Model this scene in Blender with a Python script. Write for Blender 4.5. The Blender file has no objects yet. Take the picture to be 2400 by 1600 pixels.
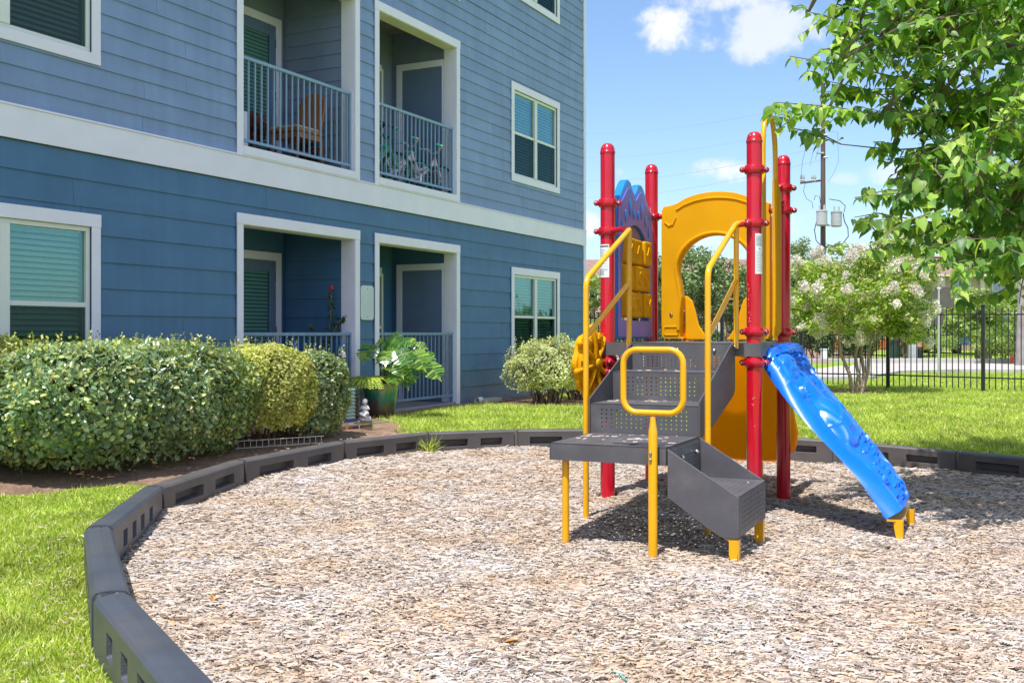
import bpy, math, random
import numpy as np
from mathutils import Vector, Matrix

random.seed(7); RNG = np.random.default_rng(7)
SC = bpy.context.scene
COL = SC.collection
PI = math.pi

# ------------------------------------------------------------------ camera, sky, sun, exposure
F = 2487.0                      # focal length in pixels of a 2400 px wide picture
CH = 1.30                       # camera height
cam = bpy.data.cameras.new('camera'); cam.sensor_width = 36.0; cam.lens = 36.0 * F / 2400.0
cam.shift_y = -21.0 / 2400.0; cam.clip_start = 0.05; cam.clip_end = 3000
camo = bpy.data.objects.new('camera', cam); COL.objects.link(camo)
camo.location = (0, 0, CH); camo.rotation_euler = (PI / 2, 0, 0)
SC.camera = camo

SUN = Vector((-0.470, -0.880, 0)).normalized() * math.cos(math.radians(66)); SUN.z = math.sin(math.radians(66))
ld = bpy.data.lights.new('sun', 'SUN'); ld.energy = 3.25; ld.angle = math.radians(0.53); ld.color = (1.0, 0.975, 0.95)
lo = bpy.data.objects.new('sun', ld); COL.objects.link(lo)
lo.rotation_euler = SUN.to_track_quat('Z', 'Y').to_euler(); lo.location = (-5, -10, 30)

W = bpy.data.worlds.new('World'); SC.world = W; W.use_nodes = True
wn = W.node_tree.nodes; wl = W.node_tree.links; wn.clear()
def wnode(t, **k):
    n = wn.new(t)
    for a, b in k.items(): setattr(n, a, b)
    return n
wout = wnode('ShaderNodeOutputWorld'); bg = wnode('ShaderNodeBackground')
sky = wnode('ShaderNodeTexSky', sky_type='NISHITA', sun_disc=False)
sky.sun_elevation = math.radians(66); sky.sun_rotation = math.atan2(SUN.x, SUN.y) % (2 * PI)
sky.altitude = 0; sky.air_density = 1.0; sky.dust_density = 0.9; sky.ozone_density = 5.0
bg.inputs[1].default_value = 0.118
tc = wnode('ShaderNodeTexCoord'); sep = wnode('ShaderNodeSeparateXYZ')
wl.new(tc.outputs['Generated'], sep.inputs[0])
def wm(op, a, b=None, c=None):
    n = wnode('ShaderNodeMath', operation=op)
    for i, v in enumerate((a, b, c)):
        if v is None: continue
        if isinstance(v, (int, float)): n.inputs[i].default_value = v
        else: wl.new(v, n.inputs[i])
    return n.outputs[0]
nz = wnode('ShaderNodeTexNoise'); nz.inputs['Scale'].default_value = 17; nz.inputs['Detail'].default_value = 9; nz.inputs['Roughness'].default_value = 0.62
nz2 = wnode('ShaderNodeTexNoise'); nz2.inputs['Scale'].default_value = 2.6; nz2.inputs['Detail'].default_value = 7; nz2.inputs['Roughness'].default_value = 0.6
wl.new(tc.outputs['Generated'], nz.inputs['Vector']); wl.new(tc.outputs['Generated'], nz2.inputs['Vector'])
# clouds: each is a direction on the sky with a half width and half height, broken up by noise
CL = [(1600, 78, 108, 66, 1.0), (1800, 60, 135, 80, .75), (1745, -25, 190, 60, .8), (1705, 408, 95, 42, .95), (1380, 528, 48, 40, .95),
      (1860, 520, 75, 36, .9), (1460, 402, 40, 20, .6), (2085, 405, 60, 30, .55), (1985, 420, 34, 18, .35), (2200, 120, 150, 70, .7), (1660, 560, 60, 20, .5), (2230, 560, 160, 45, .5)]
tot = None
for (px, py, rx, ry, s) in CL:
    d = Vector(((px - 1200) / F, 1, (779 - py) / F)).normalized()
    rt = d.cross(Vector((0, 0, 1))).normalized(); up = rt.cross(d)
    def dot(v):
        n = wnode('ShaderNodeVectorMath', operation='DOT_PRODUCT'); wl.new(tc.outputs['Generated'], n.inputs[0]); n.inputs[1].default_value = v; return n.outputs['Value']
    a = wm('DIVIDE', dot(rt), rx / F); b = wm('DIVIDE', dot(up), ry / F); fwd = wm('GREATER_THAN', dot(d), 0.5)
    # flatter below than above
    r2 = wm('ADD', wm('MULTIPLY', a, a), wm('MULTIPLY', b, b))
    m = wm('SUBTRACT', 1.0, r2)
    m = wm('MULTIPLY_ADD', wm('SUBTRACT', nz.outputs['Fac'], 0.53), 6.0, m)
    mm = wnode('ShaderNodeMapRange', interpolation_type='SMOOTHERSTEP'); mm.inputs['From Min'].default_value = -.35; mm.inputs['From Max'].default_value = 1.25; wl.new(m, mm.inputs['Value'])
    mm2 = wm('MULTIPLY', wm('MULTIPLY', mm.outputs[0], fwd), s)
    # keep noise from making cloud far away
    lim = wnode('ShaderNodeClamp'); wl.new(wm('SUBTRACT', 2.2, r2), lim.inputs[0])
    mm2 = wm('MULTIPLY', mm2, lim.outputs[0])
    tot = mm2 if tot is None else wm('MAXIMUM', tot, mm2)
fill_cloud = wnode('ShaderNodeMapRange'); fill_cloud.inputs['From Min'].default_value = 0.45; fill_cloud.inputs['From Max'].default_value = 0.60; wl.new(nz2.outputs['Fac'], fill_cloud.inputs['Value'])
behind = wm('LESS_THAN', sep.outputs['Y'], 0.55)
tot = wm('MAXIMUM', tot, wm('MULTIPLY', wm('MULTIPLY', fill_cloud.outputs[0], behind), 0.7))  # added cloud cover out of view, thickened to brighten the shaded front
hz = wnode('ShaderNodeMapRange'); hz.inputs['From Min'].default_value = 0.0; hz.inputs['From Max'].default_value = 0.16; hz.inputs['To Min'].default_value = 0.30; hz.inputs['To Max'].default_value = 0.0
wl.new(sep.outputs['Z'], hz.inputs['Value'])
mixh = wnode('ShaderNodeMix', data_type='RGBA'); wl.new(hz.outputs[0], mixh.inputs['Factor']); wl.new(sky.outputs[0], mixh.inputs[6]); mixh.inputs[7].default_value = (2.9, 3.8, 5.0, 1)
mixc = wnode('ShaderNodeMix', data_type='RGBA'); wl.new(tot, mixc.inputs['Factor']); wl.new(mixh.outputs[2], mixc.inputs[6]); mixc.inputs[7].default_value = (4.75, 4.85, 5.2, 1)
wl.new(mixc.outputs[2], bg.inputs[0]); wl.new(bg.outputs[0], wout.inputs[0])

SC.view_settings.view_transform = 'Standard'; SC.view_settings.look = 'None'
SC.view_settings.exposure = 0.88; SC.view_settings.gamma = 1.0; SC.view_settings.use_curve_mapping = False
SC.render.engine = 'CYCLES'
SC.cycles.max_bounces = 8; SC.cycles.transparent_max_bounces = 16; SC.cycles.caustics_reflective = False; SC.cycles.caustics_refractive = False

# ------------------------------------------------------------------ helpers
def P(px, py, d):
    """a point of the place that the photograph shows at (px, py), d metres deep"""
    return Vector(((px - 1200) / F * d, d, CH - (py - 779) / F * d))
def tag(o, label, cat, group=None):
    o['label'] = label; o['category'] = cat
    if group: o['group'] = group
    return o
def thing(name, label, cat, loc=(0, 0, 0), rz=0, group=None):
    o = bpy.data.objects.new(name, None); COL.objects.link(o); o.location = loc; o.rotation_euler = (0, 0, rz)
    o.empty_display_size = 0.1
    return tag(o, label, cat, group)
class MB:
    def __init__(s): s.v = []; s.f = []
    def add(s, vs, fs):
        n = len(s.v); s.v += [tuple(v) for v in vs]; s.f += [tuple(i + n for i in f) for f in fs]; return s
    def box(s, x0, x1, y0, y1, z0, z1, M=None):
        vs = [Vector(c) for c in ((x0, y0, z0), (x1, y0, z0), (x1, y1, z0), (x0, y1, z0), (x0, y0, z1), (x1, y0, z1), (x1, y1, z1), (x0, y1, z1))]
        if M: vs = [M @ v for v in vs]
        return s.add(vs, [(0, 3, 2, 1), (4, 5, 6, 7), (0, 1, 5, 4), (1, 2, 6, 5), (2, 3, 7, 6), (3, 0, 4, 7)])
    def tube(s, pts, r, n=10, closed=False, caps=True, squash=1.0):
        pts = [Vector(p) for p in pts]; m = len(pts)
        rs = r if isinstance(r, (list, tuple)) else [r] * m
        rings = []; prev = None
        for i in range(m):
            if closed: t = pts[(i + 1) % m] - pts[i - 1]
            else: t = pts[min(i + 1, m - 1)] - pts[max(i - 1, 0)]
            t.normalize()
            if prev is None:
                u = t.orthogonal().normalized()
            else:
                u = prev - t * prev.dot(t)
                u = u.normalized() if u.length > 1e-6 else t.orthogonal().normalized()
            prev = u; w = t.cross(u)
            rings.append([pts[i] + (u * math.cos(2 * PI * k / n) + w * math.sin(2 * PI * k / n) * squash) * rs[i] for k in range(n)])
        vs = [v for R in rings for v in R]; fs = []
        for i in range(m if closed else m - 1):
            a = i * n; b = ((i + 1) % m) * n
            for k in range(n): fs.append((a + k, a + (k + 1) % n, b + (k + 1) % n, b + k))
        if caps and not closed:
            fs.append(tuple(range(n - 1, -1, -1))); fs.append(tuple((m - 1) * n + k for k in range(n)))
        return s.add(vs, fs)
    def lathe(s, prof, n=16, c=(0, 0, 0), M=None, a0=0, a1=2 * PI):
        full = abs(a1 - a0 - 2 * PI) < 1e-6; k = n if full else n + 1
        vs = []
        for (r, z) in prof:
            for i in range(k):
                a = a0 + (a1 - a0) * i / n
                v = Vector((c[0] + r * math.cos(a), c[1] + r * math.sin(a), c[2] + z)); vs.append(M @ v if M else v)
        fs = []
        for j in range(len(prof) - 1):
            for i in range(n):
                a = j * k + i; b = j * k + (i + 1) % k
                fs.append((a, b, b + k, a + k))
        s.add(vs, fs)
        if full:
            if prof[0][0] > 1e-5: s.f.append(tuple(len(s.v) - len(vs) + i for i in range(k - 1, -1, -1)))
            if prof[-1][0] > 1e-5: s.f.append(tuple(len(s.v) - k + i for i in range(k)))
        return s
    def cyl(s, p, q, r, n=12): return s.tube([p, q], r, n)
    def ball(s, c, r, n=10, sc=(1, 1, 1)):
        m = max(4, n // 2)
        vs = []; fs = []
        for j in range(m + 1):
            th = PI * j / m
            for i in range(n):
                a = 2 * PI * i / n
                vs.append((c[0] + r * sc[0] * math.sin(th) * math.cos(a), c[1] + r * sc[1] * math.sin(th) * math.sin(a), c[2] - r * sc[2] * math.cos(th)))
        for j in range(m):
            for i in range(n):
                fs.append((j * n + i, j * n + (i + 1) % n, (j + 1) * n + (i + 1) % n, (j + 1) * n + i))
        return s.add(vs, fs)
    def prism(s, poly, f0, f1):
        """poly: 2-D outline; f0, f1 map (u, v) to the two ends"""
        n = len(poly); vs = [f0(*p) for p in poly] + [f1(*p) for p in poly]
        fs = [tuple(range(n - 1, -1, -1)), tuple(range(n, 2 * n))] + [(i, (i + 1) % n, n + (i + 1) % n, n + i) for i in range(n)]
        return s.add(vs, fs)
    def build(s, name, mat, parent=None, smooth=False, bevel=0, seg=2, kind=None, label=None, angle=40):
        me = bpy.data.meshes.new(name); me.from_pydata([tuple(v) for v in s.v], [], s.f)
        me.materials.append(mat)
        return link_mesh(me, name, parent, smooth, bevel, seg, kind, label, angle)
def link_mesh(me, name, parent=None, smooth=False, bevel=0, seg=2, kind=None, label=None, angle=40):
    o = bpy.data.objects.new(name, me); COL.objects.link(o)
    if parent is not None: o.parent = parent
    if smooth:
        me.polygons.foreach_set('use_smooth', [True] * len(me.polygons))
        me.set_sharp_from_angle(angle=math.radians(angle)) if hasattr(me, 'set_sharp_from_angle') else None
    if bevel:
        b = o.modifiers.new('bevel', 'BEVEL'); b.width = bevel; b.segments = seg; b.limit_method = 'ANGLE'; b.angle_limit = math.radians(38)
    if kind: o['kind'] = kind
    if label: o['label'] = label
    return o
def np_mesh(name, V, Fc, mat, parent=None, smooth=False, kind=None):
    """V (N,3); Fc (M,k)"""
    me = bpy.data.meshes.new(name); N = len(V); M, k = Fc.shape
    me.vertices.add(N); me.vertices.foreach_set('co', np.ascontiguousarray(V, dtype=np.float32).ravel())
    me.loops.add(M * k); me.loops.foreach_set('vertex_index', np.ascontiguousarray(Fc, dtype=np.int32).ravel())
    me.polygons.add(M); me.polygons.foreach_set('loop_start', np.arange(0, M * k, k, dtype=np.int32))
    if smooth: me.polygons.foreach_set('use_smooth', np.ones(M, dtype=bool))
    me.update(calc_edges=True); me.materials.append(mat)
    return link_mesh(me, name, parent, kind=kind)
def scatter(T, TF, c, R, s):
    """copies of a template: T (k,3), TF (m,4), c (N,3), R (N,3,3) columns = axes, s (N,) or (N,3)"""
    s = np.asarray(s, dtype=float)
    if s.ndim == 1: s = np.repeat(s[:, None], 3, axis=1)
    L = T[None] * s[:, None, :]
    V = c[:, None, :] + np.einsum('nij,nkj->nki', R, L)
    k = len(T); N = len(c)
    Fc = (TF[None] + (np.arange(N) * k)[:, None, None]).reshape(-1, TF.shape[1])
    return V.reshape(-1, 3), Fc
def norm(a): return a / np.maximum(np.linalg.norm(a, axis=-1, keepdims=True), 1e-9)
def frames(d, up):
    """columns x, y=d, z near up"""
    y = norm(d); x = norm(np.cross(y, up)); z = np.cross(x, y)
    return np.stack([x, y, z], axis=-1)
LEAF_T = np.array([(0, 0, 0), (.30, .33, .10), (.24, .70, .08), (0, 1, -.02), (-.24, .70, .08), (-.30, .33, .10)], float)
LEAF_F = np.array([(0, 1, 2, 3), (0, 3, 4, 5)])
def unit(n): return norm(RNG.normal(size=(n, 3)))

# ------------------------------------------------------------------ materials
MATS = {}
def mat(name, col, rough=.5, var=.06, scale=6, bump=0, bscale=60, coat=0, metal=0, spec=.5, dirt=None, dscale=2.5, hue=0, stretch=None, sheen=0):
    """one principled material with slight tonal variation, optional dirt patches and fine relief"""
    if name in MATS: return MATS[name]
    m = bpy.data.materials.new(name); m.use_nodes = True; nt = m.node_tree; n = nt.nodes; l = nt.links
    b = n['Principled BSDF']; b.inputs['Roughness'].default_value = rough; b.inputs['Metallic'].default_value = metal
    b.inputs['Specular IOR Level'].default_value = spec; b.inputs['Coat Weight'].default_value = coat; b.inputs['Coat Roughness'].default_value = .08
    tc = n.new('ShaderNodeTexCoord'); src = tc.outputs['Object']
    if stretch:
        mp = n.new('ShaderNodeMapping'); mp.inputs['Scale'].default_value = stretch; l.new(src, mp.inputs[0]); src = mp.outputs[0]
    t = n.new('ShaderNodeTexNoise'); t.inputs['Scale'].default_value = scale; t.inputs['Detail'].default_value = 5; l.new(src, t.inputs['Vector'])
    r = n.new('ShaderNodeValToRGB'); c = Vector(col[:3])
    lo_, hi_ = c * (1 - var * 1.6), c * (1 + var * 1.4)
    r.color_ramp.elements[0].position = .32; r.color_ramp.elements[0].color = (*lo_, 1)
    r.color_ramp.elements[1].position = .68; r.color_ramp.elements[1].color = (*[min(1, x) for x in hi_], 1)
    l.new(t.outputs['Fac'], r.inputs[0]); out = r.outputs[0]
    if dirt:
        t2 = n.new('ShaderNodeTexNoise'); t2.inputs['Scale'].default_value = dscale; t2.inputs['Detail'].default_value = 8; t2.inputs['Roughness'].default_value = .65; l.new(src, t2.inputs['Vector'])
        mr = n.new('ShaderNodeMapRange'); mr.inputs['From Min'].default_value = .5; mr.inputs['From Max'].default_value = .72; mr.inputs['To Max'].default_value = dirt[3]; l.new(t2.outputs['Fac'], mr.inputs['Value'])
        mx = n.new('ShaderNodeMix'); mx.data_type = 'RGBA'; l.new(mr.outputs[0], mx.inputs['Factor']); l.new(out, mx.inputs[6]); mx.inputs[7].default_value = (*dirt[:3], 1); out = mx.outputs[2]
    l.new(out, b.inputs['Base Color'])
    t4 = n.new('ShaderNodeTexNoise'); t4.inputs['Scale'].default_value = scale * 2.3; t4.inputs['Detail'].default_value = 4; l.new(src, t4.inputs['Vector'])
    rr = n.new('ShaderNodeMapRange'); rr.inputs['To Min'].default_value = max(0.02, rough * .8); rr.inputs['To Max'].default_value = min(1, rough * 1.2); l.new(t4.outputs['Fac'], rr.inputs['Value']); l.new(rr.outputs[0], b.inputs['Roughness'])
    if bump:
        t3 = n.new('ShaderNodeTexNoise'); t3.inputs['Scale'].default_value = bscale; t3.inputs['Detail'].default_value = 4; l.new(src, t3.inputs['Vector'])
        bp = n.new('ShaderNodeBump'); bp.inputs['Strength'].default_value = bump; bp.inputs['Distance'].default_value = .01; l.new(t3.outputs['Fac'], bp.inputs['Height']); l.new(bp.outputs[0], b.inputs['Normal'])
    MATS[name] = m; return m
def leafmat(name, stops, transl=.35, rough=.4, spec=.5, tcol=None):
    """colour differs from leaf to leaf; light passes through"""
    m = bpy.data.materials.new(name); m.use_nodes = True; nt = m.node_tree; n = nt.nodes; l = nt.links
    b = n['Principled BSDF']; b.inputs['Roughness'].default_value = rough; b.inputs['Specular IOR Level'].default_value = spec
    g = n.new('ShaderNodeNewGeometry'); oi = n.new('ShaderNodeObjectInfo')
    ad = n.new('ShaderNodeMath'); ad.operation = 'ADD'; l.new(g.outputs['Random Per Island'], ad.inputs[0]); l.new(oi.outputs['Random'], ad.inputs[1])
    fr = n.new('ShaderNodeMath'); fr.operation = 'FRACT'; l.new(ad.outputs[0], fr.inputs[0])
    r = n.new('ShaderNodeValToRGB'); els = r.color_ramp.elements
    for i, (p_, c_) in enumerate(stops):
        e = els[i] if i < 2 else els.new(p_)
        e.position = p_; e.color = (*c_, 1)
    l.new(fr.outputs[0], r.inputs[0])
    tcn = n.new('ShaderNodeTexCoord'); t = n.new('ShaderNodeTexNoise'); t.inputs['Scale'].default_value = 1.7; l.new(tcn.outputs['Object'], t.inputs['Vector'])
    mr = n.new('ShaderNodeMapRange'); mr.inputs['From Min'].default_value = .3; mr.inputs['From Max'].default_value = .7; mr.inputs['To Min'].default_value = .75; mr.inputs['To Max'].default_value = 1.25; l.new(t.outputs['Fac'], mr.inputs['Value'])
    mx = n.new('ShaderNodeVectorMath'); mx.operation = 'SCALE'; l.new(r.outputs[0], mx.inputs[0]); l.new(mr.outputs[0], mx.inputs['Scale'])
    l.new(mx.outputs[0], b.inputs['Base Color'])
    tr = n.new('ShaderNodeBsdfTranslucent'); ml = n.new('ShaderNodeVectorMath'); ml.operation = 'MULTIPLY'; l.new(mx.outputs[0], ml.inputs[0]); ml.inputs[1].default_value = tcol or (1.7, 1.6, .7)
    l.new(ml.outputs[0], tr.inputs[0])
    ms = n.new('ShaderNodeMixShader'); ms.inputs[0].default_value = transl; l.new(b.outputs[0], ms.inputs[1]); l.new(tr.outputs[0], ms.inputs[2])
    l.new(ms.outputs[0], n['Material Output'].inputs[0])
    return m
def glassmat(name, tint, mirror=.35, thru=(.6, .75, .72)):
    m = bpy.data.materials.new(name); m.use_nodes = True; nt = m.node_tree; n = nt.nodes; l = nt.links; n.remove(n['Principled BSDF'])
    tr = n.new('ShaderNodeBsdfTransparent'); tr.inputs[0].default_value = (*thru, 1)
    gl = n.new('ShaderNodeBsdfGlossy'); gl.inputs['Roughness'].default_value = .015; gl.inputs[0].default_value = (*tint, 1)
    fr = n.new('ShaderNodeLayerWeight'); fr.inputs[0].default_value = .35
    mr = n.new('ShaderNodeMapRange'); mr.inputs['To Min'].default_value = mirror * .6; mr.inputs['To Max'].default_value = min(.95, mirror * 2.2); l.new(fr.outputs['Facing'], mr.inputs['Value'])
    t = n.new('ShaderNodeTexNoise'); t.inputs['Scale'].default_value = 1.3; tcn = n.new('ShaderNodeTexCoord'); l.new(tcn.outputs['Object'], t.inputs['Vector'])
    bp = n.new('ShaderNodeBump'); bp.inputs['Strength'].default_value = .25; bp.inputs['Distance'].default_value = .02; l.new(t.outputs['Fac'], bp.inputs['Height']); l.new(bp.outputs[0], gl.inputs['Normal'])
    ms = n.new('ShaderNodeMixShader'); l.new(mr.outputs[0], ms.inputs[0]); l.new(tr.outputs[0], ms.inputs[1]); l.new(gl.outputs[0], ms.inputs[2]); l.new(ms.outputs[0], n['Material Output'].inputs[0])
    MATS[name] = m; return m

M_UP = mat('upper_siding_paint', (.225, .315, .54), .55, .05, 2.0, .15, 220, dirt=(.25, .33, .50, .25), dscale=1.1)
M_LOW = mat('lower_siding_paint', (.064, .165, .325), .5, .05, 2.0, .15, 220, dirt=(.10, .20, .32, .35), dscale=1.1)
M_TRIM = mat('white_trim_paint', (.86, .82, .97), .5, .02, 3, .08, 160, dirt=(.76, .73, .85, .25), dscale=1.6)
M_TRIM2 = mat('cream_bounce_trim', (.72, .68, .58), .6, .03, 3)  # warm bounced light put into the colour, cream instead of trim white
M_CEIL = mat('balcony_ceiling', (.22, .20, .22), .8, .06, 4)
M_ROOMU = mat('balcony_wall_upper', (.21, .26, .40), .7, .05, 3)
M_DOOR = mat('door_paint', (.14, .20, .34), .45, .05, 3)
M_RAIL = mat('railing_paint', (.24, .36, .54), .4, .05, 12)
M_RAIL2 = mat('lower_railing_paint', (.18, .28, .42), .4, .05, 12)
M_BLIND = mat('blind_slats', (.80, .80, .76), .6, .03, 3)
M_DARK = mat('painted_room_shade', (.03, .035, .035), .9, .1, 2)  # near-black colour stands for the shade of unlit rooms
M_GLASS_T = glassmat('teal_glass', (.5, .85, .92), .17, (.72, .85, .79))
M_GLASS_D = glassmat('screened_glass', (.35, .5, .5), .07, (.42, .56, .54))
M_CONC = mat('patio_concrete', (.36, .31, .26), .9, .10, 8, .4, 90, dirt=(.22, .17, .13, .5))
M_ROOF = mat('roof_shingle', (.12, .11, .11), .9, .1, 10)

def weather(m, dusty=None):
    """each board its own tone; faint run-off streaks; splashed dust near the ground"""
    nt = m.node_tree; n = nt.nodes; l = nt.links; b = n['Principled BSDF']; src = b.inputs['Base Color'].links[0].from_socket
    oi = n.new('ShaderNodeObjectInfo'); mr = n.new('ShaderNodeMapRange'); mr.inputs['To Min'].default_value = .93; mr.inputs['To Max'].default_value = 1.06; l.new(oi.outputs['Random'], mr.inputs['Value'])
    tc = n.new('ShaderNodeTexCoord'); mp = n.new('ShaderNodeMapping'); mp.inputs['Scale'].default_value = (5.5, 1, .35); l.new(tc.outputs['Object'], mp.inputs[0])
    t = n.new('ShaderNodeTexNoise'); t.inputs['Scale'].default_value = 1.6; t.inputs['Detail'].default_value = 7; l.new(mp.outputs[0], t.inputs['Vector'])
    m2 = n.new('ShaderNodeMapRange'); m2.inputs['From Min'].default_value = .35; m2.inputs['From Max'].default_value = .70; m2.inputs['To Min'].default_value = 1.04; m2.inputs['To Max'].default_value = .93; l.new(t.outputs['Fac'], m2.inputs['Value'])
    mu = n.new('ShaderNodeMath'); mu.operation = 'MULTIPLY'; l.new(mr.outputs[0], mu.inputs[0]); l.new(m2.outputs[0], mu.inputs[1])
    sc = n.new('ShaderNodeVectorMath'); sc.operation = 'SCALE'; l.new(src, sc.inputs[0]); l.new(mu.outputs[0], sc.inputs['Scale']); out = sc.outputs[0]
    if dusty:
        sp = n.new('ShaderNodeSeparateXYZ'); l.new(tc.outputs['Object'], sp.inputs[0]); t2 = n.new('ShaderNodeTexNoise'); t2.inputs['Scale'].default_value = 3; t2.inputs['Detail'].default_value = 8; l.new(tc.outputs['Object'], t2.inputs['Vector'])
        ad = n.new('ShaderNodeMath'); ad.operation = 'MULTIPLY_ADD'; l.new(t2.outputs['Fac'], ad.inputs[0]); ad.inputs[1].default_value = .9; l.new(sp.outputs['Z'], ad.inputs[2])
        m3 = n.new('ShaderNodeMapRange'); m3.inputs['From Min'].default_value = .65; m3.inputs['From Max'].default_value = 1.25; m3.inputs['To Min'].default_value = .55; m3.inputs['To Max'].default_value = 0; l.new(ad.outputs[0], m3.inputs['Value'])
        mx = n.new('ShaderNodeMix'); mx.data_type = 'RGBA'; l.new(m3.outputs[0], mx.inputs['Factor']); l.new(out, mx.inputs[6]); mx.inputs[7].default_value = (*dusty, 1); out = mx.outputs[2]
    l.new(out, b.inputs['Base Color'])
weather(M_UP); weather(M_LOW, (.26, .26, .29))

M_RED = mat('red_powder_coat', (.60, .003, .022), .20, .06, 3, 0, 60, coat=.35, dirt=(.50, .03, .055, .55), dscale=1.3)
M_REDC = mat('red_cast_clamp', (.50, .004, .022), .22, .08, 8, .05, 80, coat=.4)
M_YEL = mat('yellow_powder_coat', (.90, .43, .004), .26, .04, 5, 0, 60, coat=.3, dirt=(.60, .25, .01, .3), dscale=3)
M_YPL = mat('yellow_plastic', (.90, .46, .006), .62, .05, 3, .05, 120, spec=.15, dirt=(.80, .36, .01, .4), dscale=2)
M_ORG = mat('orange_plastic', (.95, .40, .006), .30, .04, 2.5, .04, 100)
M_BLU = mat('blue_plastic', (.004, .16, .78), .33, .06, 3, .05, 60, coat=.1, dirt=(.01, .20, .80, .3))
M_BLU2 = mat('blue_panel_edge', (.008, .22, .74), .28, .05, 3, .03, 60)
M_PUR = mat('purple_panel_face', (.17, .145, .64), .42, .08, 2.2, .04, 90, dirt=(.26, .20, .50, .5), dscale=1.2)
M_PUR2 = mat('faded_purple_recess', (.26, .16, .36), .5, .08, 3)
M_DECK = mat('grey_plastisol', (.100, .094, .104), .45, .08, 5, .3, 260, dirt=(.19, .172, .165, .6), dscale=2.6)
M_STEEL = mat('bolt_steel', (.55, .55, .55), .25, .1, 20, metal=1)
M_STICK = mat('sticker_white', (.80, .82, .85), .4, .02, 5)
M_INK = mat('sticker_ink', (.08, .09, .11), .6, .05, 8)
M_BORD = mat('border_plastic', (.070, .078, .100), .38, .10, 3, .3, 140, dirt=(.115, .10, .095, .55), dscale=1.8)
M_BORD2 = mat('border_plastic_dusty', (.098, .088, .086), .5, .10, 3, .3, 140, dirt=(.16, .125, .11, .55), dscale=2.0)
M_BARK = mat('bark', (.22, .17, .13), .9, .18, 14, .7, 30, stretch=(1, 1, .25))
M_BARK2 = mat('pale_bark', (.38, .27, .20), .85, .16, 10, .4, 30, stretch=(1, 1, .2))
M_BARKG = mat('grey_bark', (.30, .27, .25), .9, .18, 9, .8, 18, stretch=(1, 1, .35))
M_IRON = mat('black_iron', (.018, .019, .022), .45, .1, 9)

def translucent(m, f, col):
    nt = m.node_tree; n = nt.nodes; l = nt.links; t = n.new('ShaderNodeBsdfTranslucent'); t.inputs[0].default_value = (*col, 1); ms = n.new('ShaderNodeMixShader'); ms.inputs[0].default_value = f
    l.new(n['Principled BSDF'].outputs[0], ms.inputs[1]); l.new(t.outputs[0], ms.inputs[2]); l.new(ms.outputs[0], n['Material Output'].inputs[0])
translucent(M_YPL, .30, (1.0, .62, .02))
translucent(M_ORG, .76, (1.0, .56, .015))
# ------------------------------------------------------------------ the ground
PIT = [(-.70, 2.72, .27), (-1.59, 4.21, .27), (-2.27, 5.82, .24), (-2.535, 7.48, .22), (-2.36, 9.11, .21), (-1.74, 10.67, .21), (-.96, 11.63, .21), (.03, 12.0, .21),
       (1.2, 12.1, .21), (2.33, 11.9, .18), (3.51, 11.5, .14), (4.55, 10.77, .10), (5.45, 9.75, .09), (5.95, 8.5, .08), (6.05, 7.1, .08), (5.8, 5.7, .08), (5.2, 4.3, .10), (4.3, 3.1, .12), (3.1, 2.3, .15), (1.75, 1.85, .2), (.35, 1.95, .25)]
PC = np.array((1.7, 7.2))
def ss(a, b, x):
    t = np.clip((x - a) / (b - a), 0, 1); return t * t * (3 - 2 * t)
_pa = np.array([(p[0], p[1]) for p in PIT]) - PC; _ang = np.arctan2(_pa[:, 1], _pa[:, 0])
def pit_r(th):
    """distance from the pit centre to the border line, and the border's top there"""
    th = np.asarray(th, float); r = np.zeros_like(th); zt = np.zeros_like(th); n = len(PIT)
    for i in range(n):
        a, b = _pa[i], _pa[(i + 1) % n]; t0, t1 = _ang[i], _ang[(i + 1) % n]
        # border runs clockwise
        span = (t0 - t1) % (2 * PI); off = (t0 - th) % (2 * PI); m = off <= span + 1e-9
        d = np.stack([np.cos(th), np.sin(th)], -1); e = b - a
        den = d[..., 0] * e[1] - d[..., 1] * e[0]; den = np.where(abs(den) < 1e-9, 1e-9, den)
        rr = (a[0] * e[1] - a[1] * e[0]) / den
        r = np.where(m, rr, r); f = np.clip(off / max(span, 1e-6), 0, 1); zt = np.where(m, PIT[i][2] * (1 - f) + PIT[(i + 1) % n][2] * f, zt)
    return r, zt
def wob(x, y, s, k=0):
    return (np.sin(x * s + 1.3 + k) * np.cos(y * s * 1.13 + .7 * k) + .5 * np.sin(x * s * 2.3 + y * s * 1.7 + k) + .25 * np.cos(x * s * 4.1 - y * s * 3.7 + k)) / 1.75
def terr(x, y):
    x = np.asarray(x, float); y = np.asarray(y, float)
    base = .03 + .15 * ss(7.5, 13.5, y) - .08 * ss(2, 5, x) * (1 - ss(13, 17, y)) + .03 * ss(17, 22, y)
    base = base - .10 * ss(23.5, 26, y)
    fd = .8935 * x - .449 * y + 8.11            # distance from the building's front
    base = base + (.20 - base) * (1 - ss(.1, 2.2, fd)) * ss(7, 10, y)
    base = base + .012 * wob(x, y, 1.1)
    th = np.arctan2(y - PC[1], x - PC[0]); r, zt = pit_r(th); off = np.hypot(x - PC[0], y - PC[1]) - r
    return np.where(off < 1.5, np.minimum(base, (zt - .05) + .15 * ss(0, 1.5, off)), base)
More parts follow.
